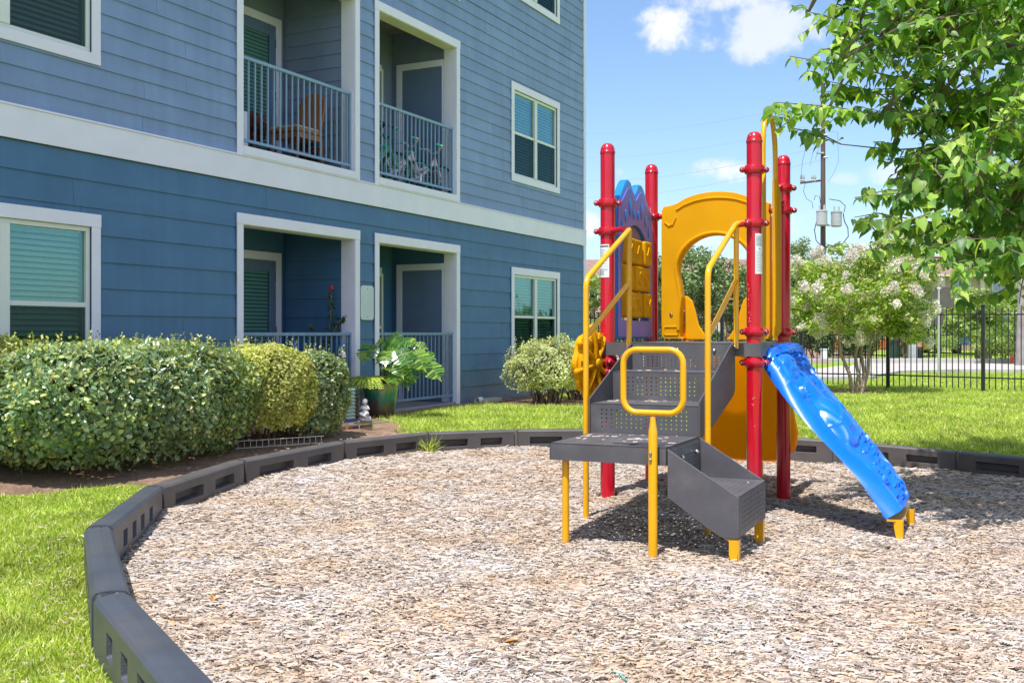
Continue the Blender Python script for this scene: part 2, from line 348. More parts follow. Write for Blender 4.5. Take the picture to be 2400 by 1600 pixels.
def mulz(x, y):
    x = np.asarray(x, float); y = np.asarray(y, float)
    z = -.115 * ss(.8, 3.0, x) + .018 * wob(x, y, 2.3) + .010 * wob(x, y, 5.7, 2) - .03 * np.exp(-((x - .9) ** 2 + (y - 6.3) ** 2) / .9)
    z = z - .035 * np.exp(-((x - 2.3) ** 2 + (y - 8.6) ** 2) / .35)
    z = z + .05 * np.exp(-((x + 2.2) ** 2 + (y - 7.5) ** 2) / .10) + .03 * np.exp(-((x + 1.9) ** 2 + (y - 9.7) ** 2) / .5)
    return z

def ground_mat():
    m = bpy.data.materials.new('lawn_and_soil'); m.use_nodes = True; nt = m.node_tree; n = nt.nodes; l = nt.links; b = n['Principled BSDF']; b.inputs['Roughness'].default_value = 1; b.inputs['Specular IOR Level'].default_value = .1
    at = n.new('ShaderNodeAttribute'); at.attribute_name = 'soil'
    tc = n.new('ShaderNodeTexCoord')
    def noise(s, d=6, r=.6):
        t = n.new('ShaderNodeTexNoise'); t.inputs['Scale'].default_value = s; t.inputs['Detail'].default_value = d; t.inputs['Roughness'].default_value = r; l.new(tc.outputs['Object'], t.inputs['Vector']); return t.outputs['Fac']
    def ramp(src, stops):
        r = n.new('ShaderNodeValToRGB'); els = r.color_ramp.elements
        for i, (p_, c_) in enumerate(stops):
            e = els[i] if i < 2 else els.new(p_)
            e.position = p_; e.color = (*c_, 1)
        l.new(src, r.inputs[0]); return r.outputs[0]
    g1 = ramp(noise(28, 8, .75), [(.3, (.15, .24, .03)), (.5, (.27, .39, .05)), (.72, (.42, .50, .11))])
    g2 = ramp(noise(.7, 5), [(.35, (.8, .95, .7)), (.65, (1.15, 1.05, 1.0))])
    mg = n.new('ShaderNodeMix'); mg.data_type = 'RGBA'; mg.blend_type = 'MULTIPLY'; mg.inputs['Factor'].default_value = 1; l.new(g1, mg.inputs[6]); l.new(g2, mg.inputs[7])
    s1 = ramp(noise(34, 8, .8), [(.3, (.16, .10, .07)), (.5, (.34, .225, .16)), (.68, (.54, .40, .30))])
    s2 = ramp(noise(3.0, 6), [(.35, (.7, .68, .66)), (.65, (1.2, 1.15, 1.1))])
    msx = n.new('ShaderNodeMix'); msx.data_type = 'RGBA'; msx.blend_type = 'MULTIPLY'; msx.inputs['Factor'].default_value = 1; l.new(s1, msx.inputs[6]); l.new(s2, msx.inputs[7])
    ad = n.new('ShaderNodeMath'); ad.operation = 'MULTIPLY_ADD'; l.new(noise(7, 7, .7), ad.inputs[0]); ad.inputs[1].default_value = .9; l.new(at.outputs['Fac'], ad.inputs[2])
    st = n.new('ShaderNodeMapRange'); st.inputs['From Min'].default_value = .86; st.inputs['From Max'].default_value = 1.06; l.new(ad.outputs[0], st.inputs['Value'])
    mx = n.new('ShaderNodeMix'); mx.data_type = 'RGBA'; l.new(st.outputs[0], mx.inputs['Factor']); l.new(mg.outputs[2], mx.inputs[6]); l.new(msx.outputs[2], mx.inputs[7])
    l.new(mx.outputs[2], b.inputs['Base Color'])
    bp = n.new('ShaderNodeBump'); bp.inputs['Strength'].default_value = .9; bp.inputs['Distance'].default_value = .03; l.new(noise(40, 7, .75), bp.inputs['Height']); l.new(bp.outputs[0], b.inputs['Normal'])
    return m
def soilf(x, y):
    """1 where bare earth lies instead of turf"""
    fd = .8935 * x - .449 * y + 8.11
    along = .449 * x + .8935 * y
    w1 = 1 - ss(.30, .55, fd + .12 * wob(x, y, 2.0))                                  # strip along the wall
    # bed of the hedge, open earth between hedge, pots and pit
    bed = (1 - ss(1.0, 1.35, abs(fd - 1.2) + .1 * wob(x, y, 3))) * (1 - ss(9.9, 10.5, along)) * ss(-.25, .15, y - (7.95 + .55 * (x + 4.2)) + .15 * wob(x, y, 2.5))
    gap = np.exp(-(((x + 2.05) / .75) ** 2 + ((y - 12.3) / 1.3) ** 2) * 1.0)
    cm = np.exp(-(((x - 6.4) / 1.1) ** 2 + ((y - 19.6) / .55) ** 2) * 1.3)
    sh = np.exp(-(((x - .5) / 1.2) ** 2 + ((y - 17.0) / 1.0) ** 2) * 1.2)
    hb = (1 - ss(.15, .35, abs(fd - 1.55))) * 0
    hd = np.exp(-(((x + 3.0) / 1.5) ** 2 + ((y - 8.3) / .55) ** 2) * 1.5)
    far = .0
    return np.clip(np.maximum.reduce([w1 * ss(8, 10, y), bed * .95, gap * 1.5, cm * 1.2, sh * 1.5, hd * 0]), 0, 1)
NT = 320
TH = np.linspace(0, 2 * PI, NT, endpoint=False)
R0, _ = pit_r(TH)
offs = [0, .08, .2, .35, .5, .7, .9, 1.2, 1.5, 1.9, 2.3, 2.8, 3.3, 3.9, 4.6, 5.4, 6.3, 7.3, 8.5, 10, 11.5, 13, 15, 17, 20, 25, 32, 45, 70, 120, 250, 700]
gv = []
for o_ in offs:
    x = PC[0] + (R0 + o_) * np.cos(TH); y = PC[1] + (R0 + o_) * np.sin(TH); gv.append(np.stack([x, y, terr(x, y)], -1))
gv = np.array(gv).reshape(-1, 3)
gf = []
for j in range(len(offs) - 1):
    i = np.arange(NT); k = (i + 1) % NT; gf.append(np.stack([j * NT + i, (j + 1) * NT + i, (j + 1) * NT + k, j * NT + k], -1))
GO = np_mesh('ground', gv, np.concatenate(gf), ground_mat(), smooth=True, kind='structure')
at = GO.data.attributes.new('soil', 'FLOAT', 'POINT'); at.data.foreach_set('value', soilf(gv[:, 0], gv[:, 1]).astype(np.float32))

# mulch bed
def mulch_mat():
    m = bpy.data.materials.new('mulch_bed'); m.use_nodes = True; nt = m.node_tree; n = nt.nodes; l = nt.links; b = n['Principled BSDF']; b.inputs['Roughness'].default_value = 1
    tc = n.new('ShaderNodeTexCoord'); outs = []
    for i, rot in enumerate((.3, 1.2, 2.2)):
        mp = n.new('ShaderNodeMapping'); mp.inputs['Rotation'].default_value = (0, 0, rot); mp.inputs['Scale'].default_value = (26, 95, 40); l.new(tc.outputs['Object'], mp.inputs[0])
        v = n.new('ShaderNodeTexVoronoi'); v.inputs['Scale'].default_value = 1; l.new(mp.outputs[0], v.inputs['Vector']); outs.append(v)
    t = n.new('ShaderNodeTexNoise'); t.inputs['Scale'].default_value = 9; l.new(tc.outputs['Object'], t.inputs['Vector'])
    a = n.new('ShaderNodeMix'); a.data_type = 'RGBA'; l.new(t.outputs['Fac'], a.inputs['Factor']); l.new(outs[0].outputs['Color'], a.inputs[6]); l.new(outs[1].outputs['Color'], a.inputs[7])
    bw = n.new('ShaderNodeRGBToBW'); l.new(a.outputs[2], bw.inputs[0])
    r = n.new('ShaderNodeValToRGB'); e = r.color_ramp.elements; e[0].position = .2; e[0].color = (.10, .075, .055, 1); e[1].position = .75; e[1].color = (.42, .35, .29, 1); x = e.new(.5); x.color = (.26, .20, .16, 1); l.new(bw.outputs[0], r.inputs[0])
    l.new(r.outputs[0], b.inputs['Base Color'])
    bp = n.new('ShaderNodeBump'); bp.inputs['Strength'].default_value = .8; bp.inputs['Distance'].default_value = .015; l.new(bw.outputs[0], bp.inputs['Height']); l.new(bp.outputs[0], b.inputs['Normal'])
    return m
fr_ = np.linspace(0, 1, 60)[1:]
mv = [np.array([[PC[0], PC[1], float(mulz(PC[0], PC[1]))]])]
for f_ in fr_:
    x = PC[0] + R0 * f_ * np.cos(TH); y = PC[1] + R0 * f_ * np.sin(TH); mv.append(np.stack([x, y, mulz(x, y) - .004], -1))
mv = np.concatenate(mv); mf = []
i = np.arange(NT); k = (i + 1) % NT
mf.append(np.stack([np.zeros(NT, int), 1 + i, 1 + k, 1 + k], -1))
for j in range(len(fr_) - 1):
    mf.append(np.stack([1 + j * NT + i, 1 + (j + 1) * NT + i, 1 + (j + 1) * NT + k, 1 + j * NT + k], -1))
me = bpy.data.meshes.new('mulch_bed')
allf = [tuple(q[:3]) for q in mf[0]] + [tuple(q) for q in np.concatenate(mf[1:])]
me.from_pydata(mv.tolist(), [], [tuple(int(a_) for a_ in q) for q in allf]); me.materials.append(mulch_mat())
link_mesh(me, 'mulch_bed', smooth=True, kind='structure')

# wood chips lying on it
def chips(N):
    xs = []; ys = []; n_ = 0
    while n_ < N:
        d = 3.3 + (RNG.random(N) ** 1.35) * 8.9; u = (RNG.random(N) - .5) * 1.18
        x = d * u + (RNG.random(N) - .5) * .4; y = d
        keep = RNG.random(N) < 0.35 + .65 * (d / 12)          # wider rows need more chips
        th = np.arctan2(y - PC[1], x - PC[0]); r, _ = pit_r(th); keep &= np.hypot(x - PC[0], y - PC[1]) < r - .06
        xs.append(x[keep]); ys.append(y[keep]); n_ += keep.sum()
    x = np.concatenate(xs)[:N]; y = np.concatenate(ys)[:N]
    L = np.clip(RNG.lognormal(math.log(.026), .50, N), .010, .095); wd = np.clip(L * RNG.uniform(.13, .32, N), .0028, .013); h = wd * RNG.uniform(.25, .6, N)
    far = 1 + .28 * ss(7, 11, y); L *= far; wd *= far
    T = np.array([(-.5, -.42, -.5), (.5, -.3, -.5), (.5, .3, -.5), (-.5, .42, -.5), (-.42, -.30, .5), (.46, -.14, .5), (.44, .2, .5), (-.47, .34, .5)])
    TF = np.array([(4, 5, 6, 7), (0, 1, 5, 4), (1, 2, 6, 5), (2, 3, 7, 6), (3, 0, 4, 7)])
    yaw = RNG.normal(.1, .65, N) + (RNG.random(N) < .22) * RNG.uniform(0, 6, N)
    pitch = RNG.normal(0, .13, N); roll = RNG.normal(0, .33, N)
    cy, sy, cp, sp, cr, sr = np.cos(yaw), np.sin(yaw), np.cos(pitch), np.sin(pitch), np.cos(roll), np.sin(roll)
    X = np.stack([cy * cp, sy * cp, sp], -1); Yb = np.stack([-sy, cy, 0 * cy], -1); Zb = np.cross(X, Yb)
    Y2 = Yb * cr[:, None] + Zb * sr[:, None]; Z2 = np.cross(X, Y2)
    R = np.stack([X, Y2, Z2], -1)
    z = mulz(x, y) + np.abs(RNG.normal(0, .007, N)) + .003
    return scatter(T, TF, np.stack([x, y, z], -1), R, np.stack([L, wd, h], -1))
def chipmat():
    m = bpy.data.materials.new('wood_chips'); m.use_nodes = True; nt = m.node_tree; n = nt.nodes; l = nt.links; b = n['Principled BSDF']; b.inputs['Roughness'].default_value = .85; b.inputs['Specular IOR Level'].default_value = .25
    g = n.new('ShaderNodeNewGeometry'); r = n.new('ShaderNodeValToRGB'); els = r.color_ramp.elements
    stops = [(0, (.13, .10, .08)), (.12, (.27, .215, .175)), (.28, (.39, .335, .29)), (.44, (.45, .425, .42)), (.62, (.53, .485, .435)), (.8, (.59, .56, .53)), (.93, (.54, .41, .27)), (1, (.70, .68, .65))]
    for i, (p_, c_) in enumerate(stops):
        e = els[i] if i < 2 else els.new(p_)
        e.position = p_; e.color = (*c_, 1)
    l.new(g.outputs['Random Per Island'], r.inputs[0])
    tc = n.new('ShaderNodeTexCoord'); t = n.new('ShaderNodeTexNoise'); t.inputs['Scale'].default_value = 1.4; t.inputs['Detail'].default_value = 4; l.new(tc.outputs['Object'], t.inputs['Vector'])
    r2 = n.new('ShaderNodeValToRGB'); e = r2.color_ramp.elements; e[0].position = .30; e[0].color = (1.04, 1.03, 1.03, 1); e[1].position = .72; e[1].color = (.98, .80, .62, 1); l.new(t.outputs['Fac'], r2.inputs[0])
    mg = n.new('ShaderNodeMix'); mg.data_type = 'RGBA'; mg.blend_type = 'MULTIPLY'; mg.inputs['Factor'].default_value = 1; l.new(r.outputs[0], mg.inputs[6]); l.new(r2.outputs[0], mg.inputs[7])
    l.new(mg.outputs[2], b.inputs['Base Color']); return m
M_CHIP = chipmat()
V, Fc = chips(195000)
o = np_mesh('wood_chips', V, Fc, M_CHIP, kind='stuff'); tag(o, 'pale grey and tan shredded wood mulch filling the play area', 'mulch')

# grass blades
M_GRASS = leafmat('grass_blades', [(0, (.18, .30, .03)), (.35, (.38, .50, .06)), (.7, (.57, .66, .12)), (1, (.76, .72, .36))], .34, .6, .25, (1.4, 1.3, .65))
def grass(pts, size, name, label):
    N = len(pts); T = np.array([(-.5, 0, 0), (.5, 0, 0), (.38, .1, .55), (-.38, .1, .55), (.04, .42, 1), (-.04, .42, 1)]); TF = np.array([(0, 1, 2, 3), (3, 2, 4, 5)])
    yaw = RNG.uniform(0, 2 * PI, N); up = norm(np.stack([RNG.normal(0, .8, N), RNG.normal(0, .8, N), np.ones(N)], -1))
    d = np.stack([np.cos(yaw), np.sin(yaw), np.zeros(N)], -1); x = norm(np.cross(d, up)); y = np.cross(up, x)
    R = np.stack([x, y, up], -1); h = size * RNG.uniform(.5, 1.25, N)
    V, Fc = scatter(T, TF, pts, R, np.stack([h * .16, h * .9, h], -1))
    o = np_mesh(name, V, Fc, M_GRASS, kind='stuff'); return tag(o, label, 'grass')
def field(N, dmin, dmax, umin, umax, pw=1.0):
    d = (dmin ** -pw + RNG.random(N) * (dmax ** -pw - dmin ** -pw)) ** (-1 / pw); u = RNG.uniform(umin, umax, N); x = d * u; y = d
    th = np.arctan2(y - PC[1], x - PC[0]); r, _ = pit_r(th); fd = .8935 * x - .449 * y + 8.11
    k = (np.hypot(x - PC[0], y - PC[1]) > r + .085) & (fd > .1) & (soilf(x, y) + .5 * (RNG.random(N) - .5) < .42)
    x, y = x[k], y[k]; return np.stack([x, y, terr(x, y) - .004], -1)
grass(field(110000, 3.2, 9.5, -.60, -.30, .8), .042, 'grass_left', 'bright green lawn outside the black border in the left foreground').name = 'grass'
grass(field(60000, 11.5, 19, -.22, .12, .5), .06, 'grass', 'bright green strip of lawn between the building wall and the mulch pit')
grass(field(150000, 11.0, 23.5, .10, .60, .6), .06, 'grass', 'open lawn between the mulch pit and the black iron fence')
grass(field(25000, 23.5, 31, .33, .56, .5), .07, 'grass', 'lawn strip beyond the iron fence round the foot of the grey sign')

# drive, kerb and the ground beyond the fence
def sheet(name, poly, z, mat_, kind='structure', th=0):
    mb = MB()
    if th: mb.prism(poly, lambda u, v: (u, v, z - th), lambda u, v: (u, v, z))
    else: mb.add([(u, v, z) for u, v in poly], [tuple(range(len(poly)))])
    return mb.build(name, mat_, kind=kind, bevel=.02 if th else 0)
M_ROAD = mat('pale_concrete_drive', (.50, .44, .40), .9, .08, 3, .2, 60, dirt=(.36, .32, .29, .4))
M_KERB = mat('kerb_concrete', (.46, .44, .42), .9, .08, 3, .2, 60)
ZB = .12
road = [(-12, 27.5), (6.2, 26.2), (8.8, 26.6), (9.6, 28.2), (11.0, 30.6), (13.2, 31.8), (17, 31.6), (30, 29.5), (60, 29), (60, 39.5), (14, 40.5), (-12, 41)]
sheet('road', road, ZB + .012, M_ROAD)
sheet('kerb', [(-12, 41), (14, 40.5), (60, 39.5), (60, 39.8), (14, 40.8), (-12, 41.3)], ZB + .19, M_KERB, th=.3)
kb = [(6.2, 26.2), (8.8, 26.6), (9.6, 28.2), (11.0, 30.6), (13.2, 31.8), (17, 31.6), (30, 29.5)]
sheet('kerb', kb + [(x - .02, y - .22) if i > 4 or i < 1 else (x + .18, y - .14) for i, (x, y) in list(enumerate(kb))[::-1]], ZB + .10, M_KERB, th=.2)
sheet('pavement', [(-12, 24.9), (5.4, 24.3), (6.3, 24.6), (6.5, 25.3), (6.0, 25.6), (-12, 26.4)], ZB + .05, M_ROAD, th=.15)

# ------------------------------------------------------------------ the border pieces round the mulch
def recessed(mb, L, H, rects, depth, y0, sgn):
    """a wall face in the x-z plane at y0 with square recesses; sgn is the way it faces"""
    xs = sorted({0, L} | {r[0] for r in rects} | {r[1] for r in rects}); zs = sorted({0, H} | {r[2] for r in rects} | {r[3] for r in rects})
    def inr(x, z): return any(r[0] < x < r[1] and r[2] < z < r[3] for r in rects)
    for a, b in zip(xs, xs[1:]):
        for c, d in zip(zs, zs[1:]):
            if inr((a + b) / 2, (c + d) / 2): continue
            q = [(a, y0, c), (b, y0, c), (b, y0, d), (a, y0, d)]; mb.add(q if sgn < 0 else q[::-1], [(0, 1, 2, 3)])
    for (a, b, c, d) in rects:
        y1 = y0 - sgn * depth; t = .012
        o_ = [(a, y0, c), (b, y0, c), (b, y0, d), (a, y0, d)]; i_ = [(a + t, y1, c + t), (b - t, y1, c + t), (b - t, y1, d - t), (a + t, y1, d - t)]
        f = [(4, 5, 6, 7)] + [(k, (k + 1) % 4, 4 + (k + 1) % 4, 4 + k) for k in range(4)]
        if sgn > 0: f = [q[::-1] for q in f]
        mb.add(o_ + i_, f)
BL = ['curved border piece nearest the camera at the bottom edge', 'nearest complete border piece with square holes in its outer side beside the lawn', 'border piece turning the sharp corner beside the left lawn',
      'border piece between the hedge corner and the sharp bend, three square holes inside', 'border piece in front of the large hedge, two slots facing the mulch', 'border piece below the small end shrub of the hedge',
      'border piece beside the bare earth in front of the potted plants', 'border piece with a grass tuft at its left joint, before the narrow lawn', 'border piece directly left of and behind the stairs', 'border piece behind the stairs below the orange slide',
      'border piece seen between the right red posts and the blue climber', 'border piece just right of the blue climber', 'rightmost border piece in view beside the shaded lawn', 'border piece past the right edge', 'border piece past the right edge, further on', 'border piece right of the camera', 'border piece right of the camera, nearer', 'border piece beside the camera', 'border piece in front of the camera', 'border piece at the camera side', 'border piece closing the ring']
NSEG = 13
for i in range(NSEG):
    a = PIT[i]; b = PIT[(i + 1) % len(PIT)]
    p = Vector(a[:2]); q = Vector(b[:2]); L = (q - p).length - .068; ang = math.atan2(q.y - p.y, q.x - p.x)
    H = .36; W2 = .072
    t = thing('border_piece', 'black plastic ' + BL[i], 'playground border', (a[0], a[1], a[2] - H), ang, 'plastic border pieces round the mulch')
    dz = b[2] - a[2]
    if i <= 1: inner = outer = [(x, x + .115, z, z + .095) for x in (.20, .47, .74, 1.01, 1.28) if x + .13 < L for z in (.215, .065)]
    elif i == 2: inner = outer = [(x, x + .12, z, z + .10) for x in (.28, .55, .82, 1.12) if x + .15 < L for z in (.20, .06)]
    else:
        inner = [(L * .12, L * .45, .215, .30), (L * .60, L * .86, .215, .30)]; outer = inner
    mb = MB()
    recessed(mb, L, H, inner, .07 if i > 2 else .045, -W2, -1); recessed(mb, L, H, outer, .07 if i > 2 else .045, W2, 1)
    # top with a softened crown line, bottom and ends
    c = .016
    nb = MB(); nb.v = list(mb.v); nb.f = list(mb.f)
    nb.add([(0, -W2, H), (L, -W2, H), (L, -W2 + c, H + c), (0, -W2 + c, H + c), (0, -.004, H + c + .006), (L, -.004, H + c + .006), (0, .004, H + c + .006), (L, .004, H + c + .006), (0, W2 - c, H + c), (L, W2 - c, H + c), (0, W2, H), (L, W2, H)],
           [(0, 1, 2, 3), (3, 2, 5, 4), (4, 5, 7, 6), (6, 7, 9, 8), (8, 9, 11, 10)])
    for xe in (0, L):
        e = [(xe, -W2, 0), (xe, W2, 0), (xe, W2, H), (xe, W2 - c, H + c), (xe, 0, H + c + .006), (xe, -W2 + c, H + c), (xe, -W2, H)]
        nb.add(e if xe == 0 else e[::-1], [tuple(range(7))[::-1]])
    nb.v = [(x + .034, y, z - c - .006 + dz * x / L * (z / H)) for x, y, z in nb.v]
    bodyo = nb.build('body', M_BORD if i < 3 else M_BORD2, t, bevel=.007)
    # end knuckle with the stake
    MB().lathe([(.060, 0), (.060, H - .022), (.054, H - .010), (.040, H - .008), (.034, H - .018)], 20, (L + .068, 0, dz)).build('knuckle', M_BORD if i < 3 else M_BORD2, t, smooth=True)
    MB().lathe([(.013, H - .05), (.013, H - .010), (.008, H - .006), (0.0001, H - .005)], 10, (L + .068, 0, dz)).build('stake', M_STEEL, t, smooth=True)
# ------------------------------------------------------------------ the apartment building
# its own axes: x runs along the front (away from the camera), y goes into the building, z is height
BA = math.atan2(.8935, .449)
BO = (-8.11 * .8935, 8.11 * .449)
BLD = thing('apartment_building', 'blue grey lap-sided apartment building with white trim and recessed balconies', 'apartment building', (BO[0], BO[1], 0), BA)
def T(px):  # where along the front the photograph shows a column
    xr = (px - 1200) / F; Z = 8.11 / (.449 - .8935 * xr); return Z * xr * .449 + Z * .8935
def BW(t, d, z): # building -> place
    return Vector((BO[0] + .449 * t - .8935 * d, BO[1] + .8935 * t + .449 * d, z))
FL = [.23, 3.38, 6.53]
T_END = T(1368) - .0
wl_ = (T(0) - 1.0, T(212)); # left window pair, clear opening
OPEN = []       # clear openings (t0, t1, z0, z1, kind)
bal = []
for fl in range(3):
    z0 = FL[fl]
    OPEN.append((T(229.6) - .10 - 1.86, T(229.6) - .10, z0 + .57, z0 + 2.07, 'win'))
    OPEN.append((T(1195.7) + .10, T(1308) - .10, z0 + .60, z0 + 2.06, 'win'))
    for k, (ta, tb) in enumerate(((T(565.5), T(828)), (T(884.5), T(1066)))):
        OPEN.append((ta, tb, z0 + (.0 if fl == 0 else .03), z0 + 2.29, 'bal')); bal.append((fl, k, ta, tb, z0))
BT0 = 2.5
def solid(za, zb):
    """pieces (t0, t1, z0, z1) of the band za..zb that no opening takes"""
    cuts = sorted({za, zb} | {z for o_ in OPEN for z in (o_[2] - .05, o_[3] + .05) if za < z < zb}); out = []
    for c, d in zip(cuts, cuts[1:]):
        m = (c + d) / 2; x = BT0
        for o_ in sorted(OPEN):
            if o_[2] - .05 < m < o_[3] + .05:
                if o_[0] - .05 > x: out.append((x, o_[0] - .05, c, d))
                x = max(x, o_[1] + .05)
        if x < T_END: out.append((x, T_END, c, d))
    # join equal columns again
    out.sort(); res = []
    for s in out:
        if res and abs(res[-1][0] - s[0]) < 1e-6 and abs(res[-1][1] - s[1]) < 1e-6 and abs(res[-1][3] - s[2]) < 1e-6: res[-1] = (*res[-1][:3], s[3])
        else: res.append(s)
    return res
def board(t0, t1, z0, z1, zr0, zr1, m):
    # lap: bottom edge proud of the board below
    y = lambda z: -.020 + .014 * (z - zr0) / (zr1 - zr0)
    mb = MB(); mb.add([(t0, y(z0), z0), (t1, y(z0), z0), (t1, y(z1), z1), (t0, y(z1), z1), (t0, .02, z0), (t1, .02, z0), (t1, .02, z1), (t0, .02, z1)],
                      [(0, 1, 2, 3), (7, 6, 5, 4), (0, 4, 5, 1), (3, 2, 6, 7), (1, 5, 6, 2), (0, 3, 7, 4)])
    return mb.build('siding_board', m, BLD)
rb = random.Random(3)
def lay(zs, m):
    for za, zb in zip(zs, zs[1:]):
        off = rb.uniform(0, 3.6)
        for (a, b, c, d) in solid(za, zb):
            if d - c < .012: continue
            seams = [s for s in np.arange(off + BT0 - 3.66, T_END, 3.66) if a + .25 < s < b - .25]
            e = [a] + seams + [b]
            for u, v in zip(e, e[1:]): board(u + .0018, v - .0018, c, d, za, zb, m)
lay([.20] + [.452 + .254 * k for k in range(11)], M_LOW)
lay([3.29] + [3.4685 + .1785 * k for k in range(26)], M_UP)
# plain wall behind the boards and above what the photograph shows
mb = MB(); zs = sorted({.05, 9.6, 8.0} | {z for o_ in OPEN for z in (o_[2], o_[3])}); ts = sorted({-3.0, T_END} | {t for o_ in OPEN for t in (o_[0], o_[1])})
for a, b in zip(ts, ts[1:]):
    for c, d in zip(zs, zs[1:]):
        if any(o_[0] < (a + b) / 2 < o_[1] and o_[2] < (c + d) / 2 < o_[3] for o_ in OPEN): continue
        mb.box(a, b, .021, .19, c, d)
mb.box(-3, BT0 - .002, -.01, .018, .2, 9.6); mb.box(BT0, T_END, -.01, .018, 8.0, 9.6)
mb.build('wall', M_UP, BLD)
mb = MB(); mb.box(T_END - .02, T_END, .2, 12, .05, 9.6); mb.box(-3, T_END, 11.9, 12, .05, 9.6); mb.box(-3, -2.9, .2, 11.9, .05, 9.6)
mb.build('wall', M_UP, BLD)
mb = MB(); mb.box(-3.5, T_END + .5, -.38, 12.5, 9.6, 9.8); mb.add([(-3.5, -.38, 9.8), (T_END + .5, -.38, 9.8), (T_END + .5, 12.5, 9.8), (-3.5, 12.5, 9.8), (-1, 6, 12), (T_END - 2, 6, 12)], [(0, 1, 5, 4), (1, 2, 5), (2, 3, 4, 5), (3, 0, 4)])
mb.build('roof', M_ROOF, BLD)
# foundation and trim
MB().box(-3, T_END, -.004, .15, -.1, .198).build('foundation', M_CONC, BLD, bevel=.004)
mb = MB(); mb.box(BT0 - 3, T_END + .055, -.038, -.0225, 3.0, 3.285); mb.build('trim_band', M_TRIM, BLD, bevel=.004)
MB().box(BT0 - 3, T_END + .06, -.048, -.0225, 3.286, 3.305).build('drip_cap', M_TRIM, BLD, bevel=.003)
for (z0, z1) in ((.2, 2.998), (3.308, 9.6)): MB().box(T_END - .055, T_END + .05, -.034, .07, z0, z1).build('corner_board', M_TRIM, BLD, bevel=.004)
M_SHEATH = mat('window_frame_vinyl', (.78, .78, .79), .4, .02, 4)
def frame_boards(t0, t1, z0, z1, sides='lrtb', w=.104, par=BLD, y=-.036):
    """white boards round an opening, butted end to end"""
    top = z1 + (w if 't' in sides else 0)
    if 'l' in sides: MB().box(t0 - w, t0, y, -.0215, z0, z1).build('casing', M_TRIM, par, bevel=.004)
    if 'r' in sides: MB().box(t1, t1 + w, y, -.0215, z0, z1).build('casing', M_TRIM, par, bevel=.004)
    if 't' in sides: MB().box(t0 - w - .004, t1 + w + .004, y - .003, -.0215, z1, z1 + w + .02).build('casing', M_TRIM, par, bevel=.004)
    if 'b' in sides: MB().box(t0 - w, t1 + w, y - .002, -.0215, z0 - w, z0).build('casing', M_TRIM, par, bevel=.004)
def window(t0, t1, z0, z1, par, ybase=0.0, panes=2, upper=M_GLASS_T, name='window'):
    """double-hung units side by side: frame, panes, blinds"""
    fr = MB(); f = .045; n = panes; wd = (t1 - t0) / n; zm = (z0 + z1) / 2 + .01
    fr.box(t0, t1, ybase, ybase + .06, z1 - f, z1); fr.box(t0, t1, ybase, ybase + .06, z0, z0 + f)
    fr.box(t0, t0 + f, ybase, ybase + .06, z0 + f, z1 - f); fr.box(t1 - f, t1, ybase, ybase + .06, z0 + f, z1 - f)
    for k in range(1, n): fr.box(t0 + k * wd - .05, t0 + k * wd + .05, ybase - .012, ybase + .06, z0 + f, z1 - f)
    for k in range(n):
        a = t0 + k * wd + (.05 if k else f); b = t0 + (k + 1) * wd - (.05 if k < n - 1 else f)
        fr.box(a, b, ybase + .008, ybase + .05, zm - .022, zm + .022)
    w_ = fr.build(name, M_SHEATH, par, bevel=.003)
    for k in range(n):
        a = t0 + k * wd + (.05 if k else f); b = t0 + (k + 1) * wd - (.05 if k < n - 1 else f)
        MB().box(a, b, ybase + .028, ybase + .033, zm + .022, z1 - f).build('pane', upper, w_)
        MB().box(a, b, ybase + .018, ybase + .023, z0 + f, zm - .022).build('pane', M_GLASS_D, w_)
        bl = MB(); s = z0 + .05
        while s < z1 - .06:
            bl.add([(a + .012, ybase + .075, s), (b - .012, ybase + .075, s), (b - .012, ybase + .108, s + .040), (a + .012, ybase + .108, s + .040)], [(0, 1, 2, 3)]); s += .052
        bl.box(a + .01, b - .01, ybase + .07, ybase + .115, z1 - .06, z1 - .005)
        bl.build('blind', M_BLIND, w_, kind='stuff')
    bk = MB(); bk.box(t0 - .05, t1 + .05, ybase + .19, ybase + .2, z0 - .05, z1 + .05); bk.build('room_shade_sheet', M_DARK, w_)  # dark sheet painted as the unlit room behind the blinds
    return w_
for (t0, t1, z0, z1, kd) in OPEN:
    if kd != 'win': continue
    frame_boards(t0, t1, z0, z1, 'lrtb')
    w_ = window(t0, t1, z0, z1, BLD, -.006)
